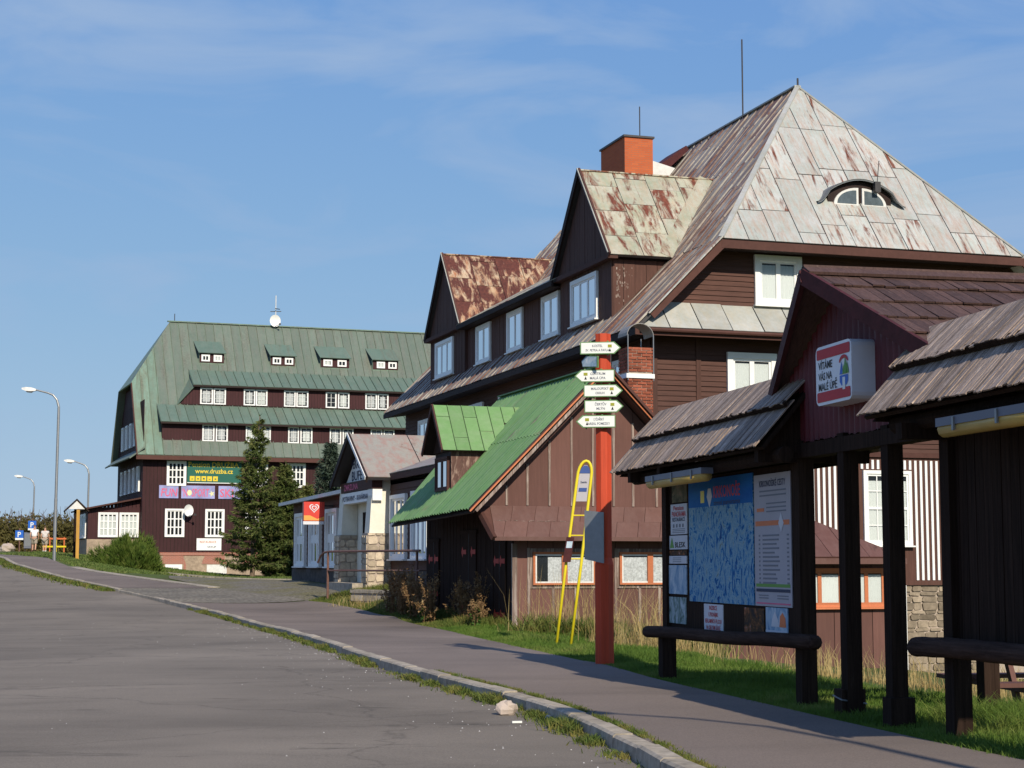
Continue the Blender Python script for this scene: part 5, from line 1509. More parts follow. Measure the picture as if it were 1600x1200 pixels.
# posts
for bq, w in ((0.08, 0.175), (-1.10, 0.16), (-2.13, 0.155), (-3.36, 0.17), (-6.4, 0.2)):
    MB().box(-w / 2, w / 2, bq - w / 2, bq + w / 2, -0.4, 2.9).build('post', 'dark', K)
for bq, w, s_ in ((-1.05, 0.20, -1), (-2.17, 0.19, 1)):
    MB().box(-w / 2 - 0.03, w / 2 + 0.02, bq - w / 2, bq + w / 2, -0.4, 0.36).build('post_foot', 'dark', K)
MB().tube([(-0.135, -1.16, 0.26), (-0.135, -0.94, 0.29), (0.125, -0.94, 0.26), (0.125, -1.16, 0.22), (-0.135, -1.16, 0.26)], 0.008, 5).build('wire_tie', 'metal', K)
MB().box(-0.12, 0.07, 4.75, 4.94, -0.4, 0.62).build('stub_post', 'dark', K)
MB().box(-0.05, 0.12, 4.78, 4.96, 0.62, 2.8).build('post', 'dark', K)
for bq in (0.08, -3.36):
    MB().box(2.0, 2.18, bq - 0.09, bq + 0.09, -0.5, 3.0).build('post', 'dark', K)
MB().box(-0.09, 0.09, -6.55, 5.0, 2.71, 2.86).build('head_beam', 'dark', K)
MB().box(2.0, 2.2, -3.5, 0.2, 3.0, 3.16).build('head_beam', 'dark', K)
for bq in (0.08, -3.36):
    MB().box(0.1, 2.0, bq - 0.08, bq + 0.08, 2.98, 3.14).build('cross_beam', 'dark', K)
# benches of round logs
for (b0, z0), (b1, z1) in (((5.32, 0.68), (-0.52, 0.79)), ((-2.86, 0.86), (-6.9, 0.92))):
    lg, kk = [], 26
    for i in range(kk + 1):
        t = i / kk
        lg.append((-0.15 + random.uniform(-0.006, 0.006), b0 + (b1 - b0) * t, z0 + (z1 - z0) * t + 0.008 * math.sin(t * 9) + random.uniform(-0.003, 0.003)))
    r_ = 0.078 if b0 > 0 else 0.088
    MB().tube([lg[0]] + [V(*lg[0]) + V(0, (b1 - b0) * 0.003, 0)] + lg[1:], r_, 12).build('log_rail', 'log', K, smooth=True)
    MB().tube([V(*lg[0]) - V(0, (b1 - b0) * 0.006, 0), lg[0]], r_ * 0.6, 12, r_).build('log_end', 'log', K, smooth=True)
    MB().tube([lg[-1], V(*lg[-1]) + V(0, (b1 - b0) * 0.006, 0)], r_, 12, r_ * 0.6).build('log_end', 'log', K, smooth=True)
# boards
MB().box(0.0, 0.06, 0.18, 4.8, 0.70, 2.68).build('board_panel', 'dark', K)
MB().box(0.0, 0.06, -6.3, -3.16, 0.92, 2.8).build('board_panel', 'dark', K)
for i in range(27):
    b0 = -3.2 - i * 0.15
    if b0 > -6.2:
        MB(face_a(0.0)).box(b0 - 0.142, b0, 0.93, 2.78, 0, 0.012 + random.uniform(0, 0.006)).build('board', 'dark', K)

def print_mat(name, stops, scale=(6, 6, 6), dist=1.5, detail=6, rough=0.7):
    m, nt, p, out = _base(name, rough, 0.12)
    v = _coords(nt, scale)
    n = _noise(nt, v, 1.0, detail, 0.7, dist)
    nt.links.new(_ramp(nt, n, stops), p.inputs['Base Color'])
    return m
MT['map'] = print_mat('winter_panorama_print', [(0.32, (0.004, 0.03, 0.14)), (0.40, (0.010, 0.10, 0.30)), (0.46, (0.03, 0.20, 0.40)), (0.52, (0.30, 0.44, 0.50)), (0.56, (0.08, 0.24, 0.38)), (0.62, (0.34, 0.44, 0.46)), (0.70, (0.03, 0.08, 0.07))], (2.2, 4.2, 2.6), 4.0)
MT['mapsky'] = print_mat('print_sky', [(0.3, (0.006, 0.09, 0.34)), (0.7, (0.02, 0.16, 0.42))], (1, 1, 3), 0)
MT['photo_a'] = print_mat('winter_photo_print', [(0.3, (0.06, 0.18, 0.36)), (0.5, (0.34, 0.46, 0.56)), (0.7, (0.66, 0.68, 0.70))], (4, 4, 3))
MT['photo_b'] = print_mat('spruce_photo_print', [(0.35, (0.04, 0.09, 0.06)), (0.5, (0.22, 0.30, 0.30)), (0.65, (0.5, 0.58, 0.64))], (6, 6, 3))
MT['photo_c'] = print_mat('autumn_photo_print', [(0.35, (0.02, 0.02, 0.025)), (0.52, (0.10, 0.05, 0.02)), (0.62, (0.34, 0.12, 0.05)), (0.72, (0.2, 0.4, 0.6))], (5, 5, 5))
MT['photo_d'] = print_mat('olive_photo_print', [(0.35, (0.05, 0.05, 0.025)), (0.55, (0.14, 0.12, 0.06)), (0.7, (0.3, 0.16, 0.10))], (5, 5, 5))
MT['sheet'] = plain('list_sheet', (0.42, 0.40, 0.43), 0.7, 0.12, 0.06, 2, bump=0)
MT['paper'] = plain('paper_white', (0.60, 0.61, 0.64), 0.7, 0.12, 0.05, 2, bump=0)
MT['orangep'] = plain('orange_print', (0.62, 0.16, 0.05), 0.5, 0.3, 0.05, 2, bump=0)
MT['greenp'] = plain('green_print', (0.10, 0.28, 0.04), 0.5, 0.3, 0.05, 2, bump=0)
MT['greyp'] = plain('grey_print', (0.15, 0.16, 0.20), 0.5, 0.3, 0.05, 2, bump=0)
xk = face_a(0.0)
xm = mirror_u(xk)
def poster(b1, b0, z0, z1, m, label):
    o = MB(xk).box(b0, b1, z0, z1, 0.002, 0.014).build('poster', m, K)
    o['label'] = label
    return o
def line(par, bl, br, zz, h, m):
    MB(xk).box(br, bl, zz, zz + h, 0.015, 0.017).build('print', m, par)
mp_ = poster(3.92, 1.58, 1.12, 2.64, 'map', 'large blue winter panorama map')
MB(xk).box(1.58, 3.92, 2.30, 2.64, 0.014, 0.0155).build('print', 'mapsky', mp_)
text(mp_, 'KRKONOŠE', 0.20, xm, -2.95, 2.40, 0.017, 'redprint', 'print', fit=0.95)
text(mp_, 'zimní panorama', 0.08, xm, -2.95, 2.31, 0.017, 'navy', 'print', fit=0.95)
MB(xk).box(3.30, 3.44, 2.35, 2.50, 0.0155, 0.017).build('print', 'yellow', mp_)
MB(xk).add([(3.10, 2.28, 0.017), (3.20, 2.42, 0.017), (3.15, 2.52, 0.017), (3.05, 2.52, 0.017), (3.0, 2.42, 0.017)], [(0, 1, 2, 3, 4)]).build('print', 'paper', mp_)
ls = poster(1.54, 0.42, 1.12, 2.60, 'sheet', 'pale price list sheet with orange, green and blue bars')
text(ls, 'KRKONOŠSKÉ CESTY', 0.10, xm, -1.36, 2.46, 0.017, 'navy', 'print', fit=0.80)
for k in range(2):
    line(ls, 1.36, 0.55, 2.40 - 0.05 * k, 0.018, 'greyp')
for k in range(3):
    line(ls, 1.15, 0.55, 2.26 - 0.045 * k, 0.016, 'greyp')
line(ls, 1.45, 1.22, 2.18, 0.04, 'orangep')
line(ls, 1.50, 0.46, 2.02, 0.055, 'orangep')
MB(xk).add([(0.70, 1.94, 0.0185), (0.78, 2.04, 0.0185), (0.70, 2.16, 0.0185), (0.62, 2.04, 0.0185)], [(0, 1, 2, 3)]).build('print', 'paper', ls)
for k in range(12):
    line(ls, 1.40, 1.36, 1.90 - 0.048 * k, 0.02, 'greyp')
    line(ls, 1.28, 1.28 - random.uniform(0.35, 0.55), 1.90 - 0.048 * k, 0.02, 'greyp')
    line(ls, 0.54, 0.48, 1.90 - 0.048 * k, 0.02, 'greyp')
line(ls, 1.50, 0.46, 1.28, 0.035, 'navy')
line(ls, 1.50, 0.46, 1.335, 0.035, 'greenp')
for k in range(2):
    line(ls, 1.42, 1.12, 1.235 - 0.03 * k, 0.012, 'greyp'); line(ls, 0.85, 0.52, 1.235 - 0.03 * k, 0.012, 'greyp')
line(ls, 1.5, 0.46, 1.145, 0.015, 'pinkp')
poster(4.62, 4.0, 2.39, 2.66, 'photo_d', 'dark olive photo poster in the top corner')
pa = poster(4.68, 4.0, 1.975, 2.37, 'paper', 'white guest house advert with red and black lettering')
text(pa, 'Pension', 0.085, xm, -4.55, 2.29, 0.017, 'redprint', 'print', fit=0.42)
text(pa, 'PANORAMA', 0.10, xm, -4.62, 2.205, 0.017, 'redprint', 'print', fit=0.58)
text(pa, 'RESTAURACE', 0.07, xm, -4.60, 2.145, 0.017, 'navy', 'print', fit=0.52)
for k in range(4):
    line(pa, 4.58 - 0.13 * k, 4.52 - 0.13 * k, 2.065, 0.045, 'greyp')
for k in range(3):
    line(pa, 4.6, 4.08, 2.04 - 0.022 * k, 0.008, 'greyp')
bl = poster(4.74, 4.0, 1.78, 1.96, 'paper', 'white advert with a dark fir and the word Blesk')
text(bl, 'BLESK', 0.10, xm, -4.50, 1.805, 0.017, 'black', 'print', fit=0.44)
MB(xk).add([(4.72, 1.80, 0.017), (4.54, 1.80, 0.017), (4.63, 1.94, 0.017)], [(0, 1, 2)]).build('print', 'greenp', bl)
poster(4.74, 4.02, 1.705, 1.765, 'photo_c', 'narrow strip of dark photos')
wp = poster(4.76, 4.03, 1.595, 1.695, 'paper', 'narrow white notice strip')
for k in range(3):
    line(wp, 4.6, 4.25, 1.665 - 0.025 * k, 0.008, 'greyp')
poster(4.78, 4.04, 1.20, 1.575, 'photo_a', 'pale blue winter photo poster')
poster(4.84, 4.08, 0.82, 1.16, 'photo_b', 'poster with snowy spruces')
rp = poster(3.36, 2.66, 0.765, 1.10, 'paper', 'white notice with four lines of red lettering')
for k, (s, w_) in enumerate((('INZERCE', 0.28), ('K PRONÁJMU', 0.34), ('REKLAMNÍCH PLOCH', 0.60), ('NA OBECNÍM ÚŘADĚ', 0.52))):
    text(rp, s, 0.072, xm, -3.01, 1.03 - 0.08 * k, 0.017, 'redprint', 'print', 'CENTER', fit=w_)
poster(1.92, 1.28, 0.79, 1.09, 'photo_c', 'dark autumn photo collage')
pd = poster(1.22, 0.56, 0.80, 1.11, 'photo_a', 'photo of a white church with orange tree')
MB(xk).add([(0.80, 0.90, 0.017), (1.05, 0.90, 0.017), (1.02, 0.98, 0.017), (0.93, 1.07, 0.017), (0.84, 0.98, 0.017)], [(0, 1, 2, 3, 4)]).build('print', 'paper', pd)
MB(xk).add([(0.60, 0.90, 0.0165), (0.80, 0.90, 0.0165), (0.78, 1.02, 0.0165), (0.70, 1.06, 0.0165), (0.62, 1.0, 0.0165)], [(0, 1, 2, 3, 4)]).build('print', 'orangep', pd)
line(pd, 1.22, 0.56, 0.80, 0.06, 'paper')
# middle gable: red corrugated front, prowed verge, shingle slope
gc, gh, gzr, gze = -1.10, 2.25, 4.50, 3.42
poly = [(-3.0, 2.87), (0.75, 2.87), (1.0, 3.38), (gc, 4.50), (-3.2, 3.38)]
vs_, fs = [], []
nn = 170
for i in range(nn + 1):
    bq = -3.2 + 3.85 * i / nn
    top = gzr - 0.07 - abs(bq - gc) * (gzr - gze) / (gh if bq < gc else 1.85)
    lo = 2.87 + 0.02 * random.random() if -3.0 < bq < 0.75 else 2.9
    aa = -0.03 - 0.02 * math.sin(2 * math.pi * bq / 0.13)
    vs_ += [(aa, bq, lo), (aa, bq, top)]
MB().add(vs_, [(2 * i, 2 * i + 2, 2 * i + 3, 2 * i + 1) for i in range(nn)]).build('gable_sheeting', 'red_corr', K, smooth=True)
for sg in (-1, 1):
    gl = gh if sg < 0 else 1.85
    f0, f1 = (-0.43, gc, gzr), (-0.08, gc + sg * gl, gze)
    slab([f0, (2.75, gc, gzr), (2.75, gc + sg * gl, gze), f1], 0.05, 'gable_deck', 'dark' if sg < 0 else 'shingle', K)
    MB().bar(V(*f0) + V(-0.02, 0, -0.02), V(*f1) + V(-0.02, 0, -0.03), 0.05, 0.155).build('verge_board', 'verge_red', K)
    MB().box(-0.06, 0.04, gc + sg * gh - 0.05, gc + sg * gh + 0.05, gze - 0.62, gze - 0.04).build('gable_leg', 'dark', K) if sg < 0 else None
Lg = math.hypot(gh, gzr - gze)
uy, uz = gh / Lg, (gzr - gze) / Lg
ny, nz = -uz, uy
NC = 5
for k in range(NC):
    s0, s1 = Lg * k / NC, Lg * (k + 1) / NC + 0.14
    a = -0.43 + 0.35 * (1 - (k + 0.5) / NC)
    while a < 2.74:
        w = random.uniform(0.07, 0.14)
        e = min(a + w, 2.75) - 0.005
        o_ = random.uniform(-0.012, 0.012)
        hb0 = 0.052 + random.uniform(-0.008, 0.008)
        s1c = min(s1, Lg + 0.02)
        def P(s, aq, h):
            return (aq, gc - gh + uy * s + ny * h, gze + uz * s + nz * h)
        skew_lo = 0.0 if a > -0.02 else 0.0
        MB().prism([P(s0 + o_, a, hb0), P(s0 + o_, e, hb0), P(s1c, e, 0.02), P(s1c, a, 0.02)], (0, -ny * 0.018, -nz * 0.018)).build('shingle', 'shingle', K)
        a += w
MB().bar((-0.44, gc - 0.07, gzr + 0.035), (2.75, gc - 0.07, gzr + 0.035), 0.2, 0.03, (0, -0.45, 0.9)).build('ridge_board', 'shingle', K)
MB().bar((-0.44, gc + 0.07, gzr + 0.04), (2.75, gc + 0.07, gzr + 0.04), 0.2, 0.03, (0, 0.45, 0.9)).build('ridge_board', 'shingle', K)

def Kw(a, b_, z_):
    q = R(12.5)
    return (3.13 + a * math.cos(q) - b_ * math.sin(q), 18.4 + a * math.sin(q) + b_ * math.cos(q), z_)
# welcome lightbox on the gable
WS = thing('welcome_sign', 'white lightbox with red bars and greeting on the red shelter gable', 'sign', (3.13, 18.4, 0), 12.5)
B0, B1, Z0, Z1, rr = -1.88, -1.0, 3.17, 3.76, 0.07
def rrect(b0, b1, z0, z1, r):
    o = []
    for cx, cz, t0 in ((b1 - r, z1 - r, 0), (b0 + r, z1 - r, 90), (b0 + r, z0 + r, 180), (b1 - r, z0 + r, 270)):
        for t in (0, 30, 60, 90):
            o.append((cx + r * math.cos(R(t0 + t)), cz + r * math.sin(R(t0 + t))))
    return o
MB().prism([(-0.28, p[0], p[1]) for p in rrect(B0, B1, Z0, Z1, rr)], (0.25, 0, 0)).build('box', 'box_white', WS)
xw = face_a(-0.28)
MB(xw).add([(p[0], p[1], 0.004) for p in rrect(B0 + 0.03, B1 - 0.03, Z1 - 0.13, Z1 - 0.03, 0.02)], [tuple(range(16))]).build('red_bar', 'redprint', WS)
MB(xw).add([(p[0], p[1], 0.004) for p in rrect(B0 + 0.03, B1 - 0.03, Z0 + 0.03, Z0 + 0.13, 0.02)], [tuple(range(16))]).build('red_bar', 'redprint', WS)
xwm = mirror_u(xw)
text(WS, 'VÍTÁME', 0.105, xwm, 1.07, 3.53, 0.004, 'black', fit=0.35)
text(WS, 'VÁS NA', 0.105, xwm, 1.07, 3.42, 0.004, 'black', fit=0.34)
text(WS, 'MALÉ ÚPĚ', 0.105, xwm, 1.07, 3.315, 0.004, 'black', fit=0.46)
ee = MB(xwm).add([(1.60, 3.42, 0.004), (1.80, 3.42, 0.004), (1.80, 3.36, 0.004), (1.76, 3.32, 0.004), (1.64, 3.32, 0.004), (1.60, 3.36, 0.004)], [tuple(range(6))]).build('emblem', 'blue', WS)
MB(xwm).add([(1.60, 3.43, 0.005), (1.68, 3.43, 0.005), (1.65, 3.56, 0.005)], [(0, 1, 2)]).build('emblem_peak', 'blue', ee)
for cx, w_, h_ in ((1.74, 0.05, 0.17), (1.785, 0.04, 0.12), (1.70, 0.03, 0.10)):
    MB(xwm).add([(cx - w_, 3.43, 0.006), (cx + w_, 3.43, 0.006), (cx, 3.43 + h_, 0.006)], [(0, 1, 2)]).build('emblem_tree', 'greenp', ee)
arc = [(1.70 + 0.11 * math.cos(t), 3.55 + 0.07 * math.sin(t), 0.005) for t in np.linspace(0, math.pi, 9)] + [(1.70 + 0.08 * math.cos(t), 3.55 + 0.035 * math.sin(t), 0.005) for t in np.linspace(math.pi, 0, 9)]
MB(xwm).add(arc, [(i, i + 1, 16 - i, 17 - i) for i in range(8)]).build('emblem_arc', 'redprint', ee)
MB(xwm).box(1.67, 1.73, 3.28, 3.40, 0.004, 0.006).build('emblem_base', 'signwhite', ee)
# fluorescent tubes under the eaves
def tube_lamp(b0, b1, z_, label):
    t = thing('tube_lamp', label, 'lamp', (3.13, 18.4, 0), 12.5, 'tube lamps under the shelter eaves')
    MB().tube([(-0.46, b0, z_), (-0.46, b1, z_)], 0.07, 10).build('cover', 'lampglass', t, smooth=True)
    MB().box(-0.535, -0.385, b0 - 0.02, b1 + 0.02, z_ + 0.02, z_ + 0.09).build('housing', 'greyp', t)
    for f in (0.15, 0.5, 0.85):
        MB().box(-0.55, -0.533, b0 + (b1 - b0) * f - 0.015, b0 + (b1 - b0) * f + 0.015, z_ - 0.03, z_ + 0.08).build('clip', 'metal', t)
tube_lamp(1.9, 4.1, 2.62, 'yellowed tube lamp above the blue map board')
tube_lamp(-6.2, -4.15, 2.70, 'yellowed tube lamp under the right roof wing, cut by the picture edge')

# picnic table behind the shelter
PT = thing('picnic_table', 'brown wooden picnic table with benches behind the shelter posts', 'table', (6.35, 20.6, g1(6.35, 20.6)), 8)
MB().box(-0.9, 0.9, -0.38, 0.38, 0.70, 0.75).build('table_top', 'brown_shed', PT)
for s_ in (-1, 1):
    MB().box(-1.05, 0.95, s_ * 0.78 - 0.14, s_ * 0.78 + 0.14, 0.40, 0.45).build('bench_plank', 'brown_shed', PT)
    for x_ in (-0.65, 0.65):
        MB().bar((x_, s_ * 0.25, 0.70), (x_, s_ * 0.62, 0.0), 0.09, 0.06, (1, 0, 0)).build('leg', 'brown_shed', PT)
for x_ in (-0.65, 0.65):
    MB().box(x_ - 0.04, x_ + 0.04, -0.85, 0.85, 0.33, 0.40).build('bench_bearer', 'brown_shed', PT)

# ------------------------------------------------------------------ red signpost
SP0 = thing('signpost', 'tall orange-red octagonal signpost carrying white arrow boards with green edges', 'signpost', (1.347, 25.4, 0.067), 0)
SP0.scale = (0.9585, 0.9585, 0.9585)
def octpost(z0, z1, r):
    pts = [(r * math.cos(R(22.5 + 45 * i)), r * math.sin(R(22.5 + 45 * i))) for i in range(8)]
    return [(p[0], p[1], z0) for p in pts], (0, 0, z1 - z0)
m_ = MB()
m_.prism(*octpost(-0.3, 1.58, 0.15))
ring0, _ = octpost(1.58, 1.58, 0.15); ring1, _ = octpost(1.68, 1.68, 0.125)
m_.add(ring0 + ring1, [(i, (i + 1) % 8, 8 + (i + 1) % 8, 8 + i) for i in range(8)])
m_.prism(*octpost(1.68, 5.12, 0.125))
m_.build('post', 'signred', SP0)
def arrow(xl, xr, zc, dr, yaw, lines, h=0.19, dy=-0.16):
    # local frame of the board: u right, v up, d toward the viewer, turned by yaw about the post
    c, s = math.cos(R(yaw)), math.sin(R(yaw))
    xf = lambda u, v, d: (u * c - (dy - d) * s * 0, dy - d + u * s, v)
    tip = 0.10
    def shape(g):
        a0, a1, b0, b1 = xl + g, xr - g, zc - h / 2 + g, zc + h / 2 - g
        if dr > 0:
            return [(a0, b0), (a1 - tip, b0), (a1 - g * 0.6, zc), (a1 - tip, b1), (a0, b1)]
        return [(a0 + tip, b0), (a1, b0), (a1, b1), (a0 + tip, b1), (a0 + g * 0.6, zc)]
    b_ = MB(xf)
    q = shape(0)
    b_.add([(p[0], p[1], 0.0) for p in q] + [(p[0], p[1], 0.035) for p in q], [(4, 3, 2, 1, 0), (5, 6, 7, 8, 9)] + [(i, (i + 1) % 5, 5 + (i + 1) % 5, 5 + i) for i in range(5)])
    o = b_.build('arrow_board', 'signgreen', SP0)
    MB(xf).add([(p[0], p[1], 0.037) for p in shape(0.014)], [(0, 1, 2, 3, 4)]).build('board_face', 'signwhite', o)
    mid = (xl + xr) / 2 + (-0.05 if dr > 0 else 0.05)
    for k, (t, w_) in enumerate(lines):
        text(o, t, 0.052, xf, mid, zc + (0.015 if k == 0 else -0.052), 0.040, 'greyp', 'lettering', 'CENTER', fit=w_)
    ex = xr - 0.17 if dr > 0 else xl + 0.17
    MB(xf).box(ex - 0.03, ex + 0.03, zc + 0.005, zc + 0.05, 0.037, 0.040).build('emblem', 'olive', o)
    MB(xf).add([(ex - 0.02, zc - 0.055, 0.040), (ex + 0.02, zc - 0.055, 0.040), (ex, zc - 0.005, 0.040)], [(0, 1, 2)]).build('emblem', 'black', o)
    for ux in (xl + 0.16, xr - 0.2):
        MB(xf).box(ux - 0.012, ux + 0.012, zc - h / 2 - 0.02, zc + h / 2 + 0.02, -0.02, 0.0).build('strap', 'signgreen', o)
arrow(-0.36, 0.265, 4.885, 1, -8, (('KOSTEL', 0.16), ('SV. PETRA A PAVLA', 0.36)))
arrow(-0.45, 0.165, 4.455, -1, -8, (('CENTRUM', 0.23), ('MALÁ ÚPA', 0.24)))
arrow(-0.31, 0.29, 4.225, 1, -8, (('MALOÚPSKÝ', 0.27), ('OKRUH', 0.14)))
arrow(-0.30, 0.30, 3.985, 1, -8, (('ČERTŮV', 0.18), ('MLÝN', 0.13)))
arrow(-0.43, 0.175, 3.755, -1, -8, (('LYŽAŘSKÝ', 0.16), ('AREÁL POMEZKY', 0.34)))
mb = MB().prism([(-0.31, -0.02, 4.60), (-0.10, -0.30, 4.57), (-0.10, -0.30, 4.75), (-0.26, -0.08, 4.78), (-0.33, 0.0, 4.70)], (0.02, 0.03, 0)).build('arrow_board', 'signgreen', SP0)
MB().face([(-0.315, -0.03, 4.615), (-0.115, -0.30, 4.585), (-0.115, -0.30, 4.735), (-0.265, -0.09, 4.765), (-0.33, -0.01, 4.70)]).build('board_face', 'photo_a', mb)
tt = MB().prism([(-0.30, -0.05, 1.66), (-0.03, -0.20, 1.60), (-0.03, -0.20, 2.37), (-0.30, -0.05, 2.40)], (0.02, 0.03, 0)).build('timetable_panel', 'metal', SP0)
tt['label'] = 'grey timetable sheet fixed to the post'
# ------------------------------------------------------------------ bus stop hoop
BS = thing('bus_stop_hoop', 'leaning yellow tubular bus stop hoop left of the red signpost', 'bus stop', (0.94, 32.0, g1(0.94, 32.0)), 0)
def hp(u, v):
    return (u + 0.128 * v, 0.02 * v, v)
hw = 0.13
pts = [hp(-hw, -0.2), hp(-hw - 0.01, 1.5), hp(-hw, 3.05)] + [hp(hw * -math.cos(t), 3.15 + 0.28 * math.sin(t)) for t in np.linspace(0.25, math.pi - 0.25, 9)] + [hp(hw, 3.05), hp(hw + 0.01, 1.5), hp(hw, -0.2)]
MB().tube(pts, 0.028, 8).build('hoop', 'yellow', BS, smooth=True)
for v in (1.62, 2.05, 2.42):
    MB().tube([hp(-hw, v), hp(hw, v)], 0.014, 6).build('crossbar', 'yellow', BS)
pl = [hp(-hw + 0.03, 2.68), hp(hw - 0.03, 2.68), hp(hw - 0.03, 3.14)] + [hp((hw - 0.03) * math.cos(t), 3.14 + 0.22 * math.sin(t)) for t in np.linspace(0.3, math.pi - 0.3, 6)] + [hp(-hw + 0.03, 3.14)]
pt = MB().prism(pl, (0, 0.015, 0)).build('stop_plate', 'sheet', BS)
pb = [hp((hw - 0.035), 3.2)] + [hp((hw - 0.035) * math.cos(t), 3.2 + 0.15 * math.sin(t)) for t in np.linspace(0.3, math.pi - 0.3, 6)] + [hp(-(hw - 0.035), 3.2)]
MB().prism([(p[0], p[1] - 0.006, p[2]) for p in pb], (0, 0.004, 0)).build('blue_field', 'plateblue', pt)
MB().prism([(q[0], q[1] - 0.006, q[2]) for q in (hp(-0.075, 2.86), hp(0.075, 2.86), hp(0.075, 2.93), hp(-0.075, 2.93))], (0, 0.004, 0)).build('blue_field', 'plateblue', pt)
text(pt, 'Zastávka', 0.05, lambda u, v, d: tuple(V(*hp(u, v)) + V(0, -d, 0)), 0, 3.02, 0.008, 'navy', 'lettering', 'CENTER', fit=0.12)
bx = MB().prism([hp(-0.21, 1.56), hp(-0.06, 1.56), hp(-0.05, 2.02), hp(-0.19, 2.02)], (0, -0.10, 0)).build('timetable_box', 'verge_red', BS)
MB().prism([tuple(V(*hp(u, v)) + V(0, -0.104, 0)) for u, v in ((-0.18, 1.82), (-0.075, 1.82), (-0.07, 1.94), (-0.175, 1.94))], (0, 0.003, 0)).build('label_plate', 'photo_a', bx)

# ------------------------------------------------------------------ street lamps
def street_lamp(base, pts, r0, r1, label, head_dir):
    t = thing('street_lamp', label, 'street lamp', base, 0, 'street lamps along the road')
    pts = [V(*p) for p in pts]
    MB().tube([(0, 0, -0.3), (0, 0, pts[0][2] * 0.42)], r0 * 1.12, 8).build('lower_pole', 'metal', t)
    MB().tube([(0, 0, pts[0][2] * 0.42)] + pts, r0, 8, r1).build('pole', 'metal', t)
    e = pts[-1]
    hd = V(*head_dir); hd /= np.linalg.norm(hd)
    sd = V(-hd[1], hd[0], 0)
    q = [(0.0, 0.10, 0.05, -0.05), (0.2, 0.17, 0.09, -0.10), (0.5, 0.17, 0.08, -0.12), (0.72, 0.10, 0.02, -0.06)]
    vs_ = []
    for s, w, hi, lo in q:
        c = e + hd * s
        vs_ += [c - sd * w + V(0, 0, lo), c + sd * w + V(0, 0, lo), c + sd * w * 0.7 + V(0, 0, hi), c - sd * w * 0.7 + V(0, 0, hi)]
    fs = [(3, 2, 1, 0), (12, 13, 14, 15)] + [(4 * i + j, 4 * i + (j + 1) % 4, 4 * i + 4 + (j + 1) % 4, 4 * i + 4 + j) for i in range(3) for j in range(4)]
    MB().add(vs_, fs).build('lamp_head', 'offwhite', t)
    c = e + hd * 0.35
    MB().add([tuple(c + hd * x + sd * y_ + V(0, 0, -0.13 + zz)) for x, y_, zz in ((-.18, -.12, .02), (.18, -.12, .02), (.18, .12, .02), (-.18, .12, .02), (-.1, -.07, -.05), (.1, -.07, -.05), (.1, .07, -.05), (-.1, .07, -.05))], [(3, 2, 1, 0), (4, 5, 6, 7), (0, 1, 5, 4), (1, 2, 6, 5), (2, 3, 7, 6), (3, 0, 4, 7)]).build('lens', 'box_white', t)
    return t
def lamp_arc(h, reach):
    return [(0.02, 0, h - 1.1), (0.02, 0, h - 0.75), (-0.08, 0, h - 0.4), (-0.28, 0, h - 0.16), (-0.55, 0, h - 0.05), (-reach, 0, h + 0.10)]
street_lamp((-22.93, 87.0, g1(-22.93, 87)), lamp_arc(8.5, 1.15), 0.075, 0.04, 'tallest curved street lamp at the left, in front of the hotel', (-1, 0, 0.12))
street_lamp((-29.4, 120.0, g1(-29.4, 120)), lamp_arc(6.4, 1.0), 0.07, 0.04, 'curved street lamp whose top shows just left of the hotel wall', (-1, 0, 0.12))
street_lamp((-41.45, 150.0, g1(-41.45, 150)), lamp_arc(6.35, 1.0), 0.07, 0.04, 'farthest curved street lamp rising from the shrubs at the left edge', (-1, 0, 0.12))
street_lamp((6.55, 3.5, g1(6.55, 3.5)), [(0, 0, 6.8), (-0.17, 0.9, 7.4), (-0.55, 1.9, 7.7), (-1.1, 2.5, 7.85), (-1.8, 2.95, 7.95)], 0.07, 0.035, 'street lamp beside the camera whose thin shadow crosses the pavement', (-0.84, 0.54, 0.05))

# ------------------------------------------------------------------ small things at the far left
nb = thing('wooden_notice_board', 'little roofed notice board with a yellow wooden post before the hotel annexe', 'notice board', (-25.2, 100.0, g1(-25.2, 100.0)), 15)
MB().box(0.05, 0.23, -0.75, -0.57, -0.3, 3.0).build('post', 'yellowwood', nb)
MB().box(-0.08, 0.06, 0.4, 0.58, -0.3, 2.9).build('post', 'dark', nb)
MB().box(-0.05, 0.03, -0.5, 0.5, 1.0, 2.6).build('panel', 'dark', nb)
for sg in (-1, 1):
    slab([(0.05, -0.85, 3.45), (0.05, 0.75, 3.45), (0.05 + sg * 0.72, 0.75, 2.75), (0.05 + sg * 0.72, -0.85, 2.75)], 0.07, 'roof_slope', 'dark_side', nb)
MB().prism([(-0.4, -0.8, 2.85), (0.5, -0.8, 2.85), (0.05, -0.8, 3.32)], (0, 0.04, 0)).build('roof_gable', 'offwhite', nb)

def road_sign(x, y_, h, label, extra=True):
    z_ = g1(x, y_)
    t = thing('parking_sign', label, 'road sign', (x, y_, z_), 0, 'blue parking signs')
    MB().tube([(0, 0, -0.2), (0, 0, h + 0.15)], 0.05, 8).build('pole', 'railmetal', t)
    MB().box(-0.28, 0.28, -0.08, -0.06, h - 0.65, h).build('plate', 'blue', t)
    xf = face_b(-0.082)
    MB(xf).box(-0.28, 0.28, h - 0.65, h - 0.52, 0, 0.006).build('lower_strip', 'signwhite', t)
    text(t, 'P', 0.5, xf, 0, h - 0.45, 0.006, 'signwhite', 'letter', 'CENTER')
    return t
road_sign(-33.2, 120.0, 2.15, 'blue parking sign on the taller pole by the shrubs')
road_sign(-33.78, 119.0, 1.45, 'lower blue parking sign nearest the left edge')
MB0 = MB().box(-0.3, 0.3, -0.15, 0.15, 0.25, 1.35)
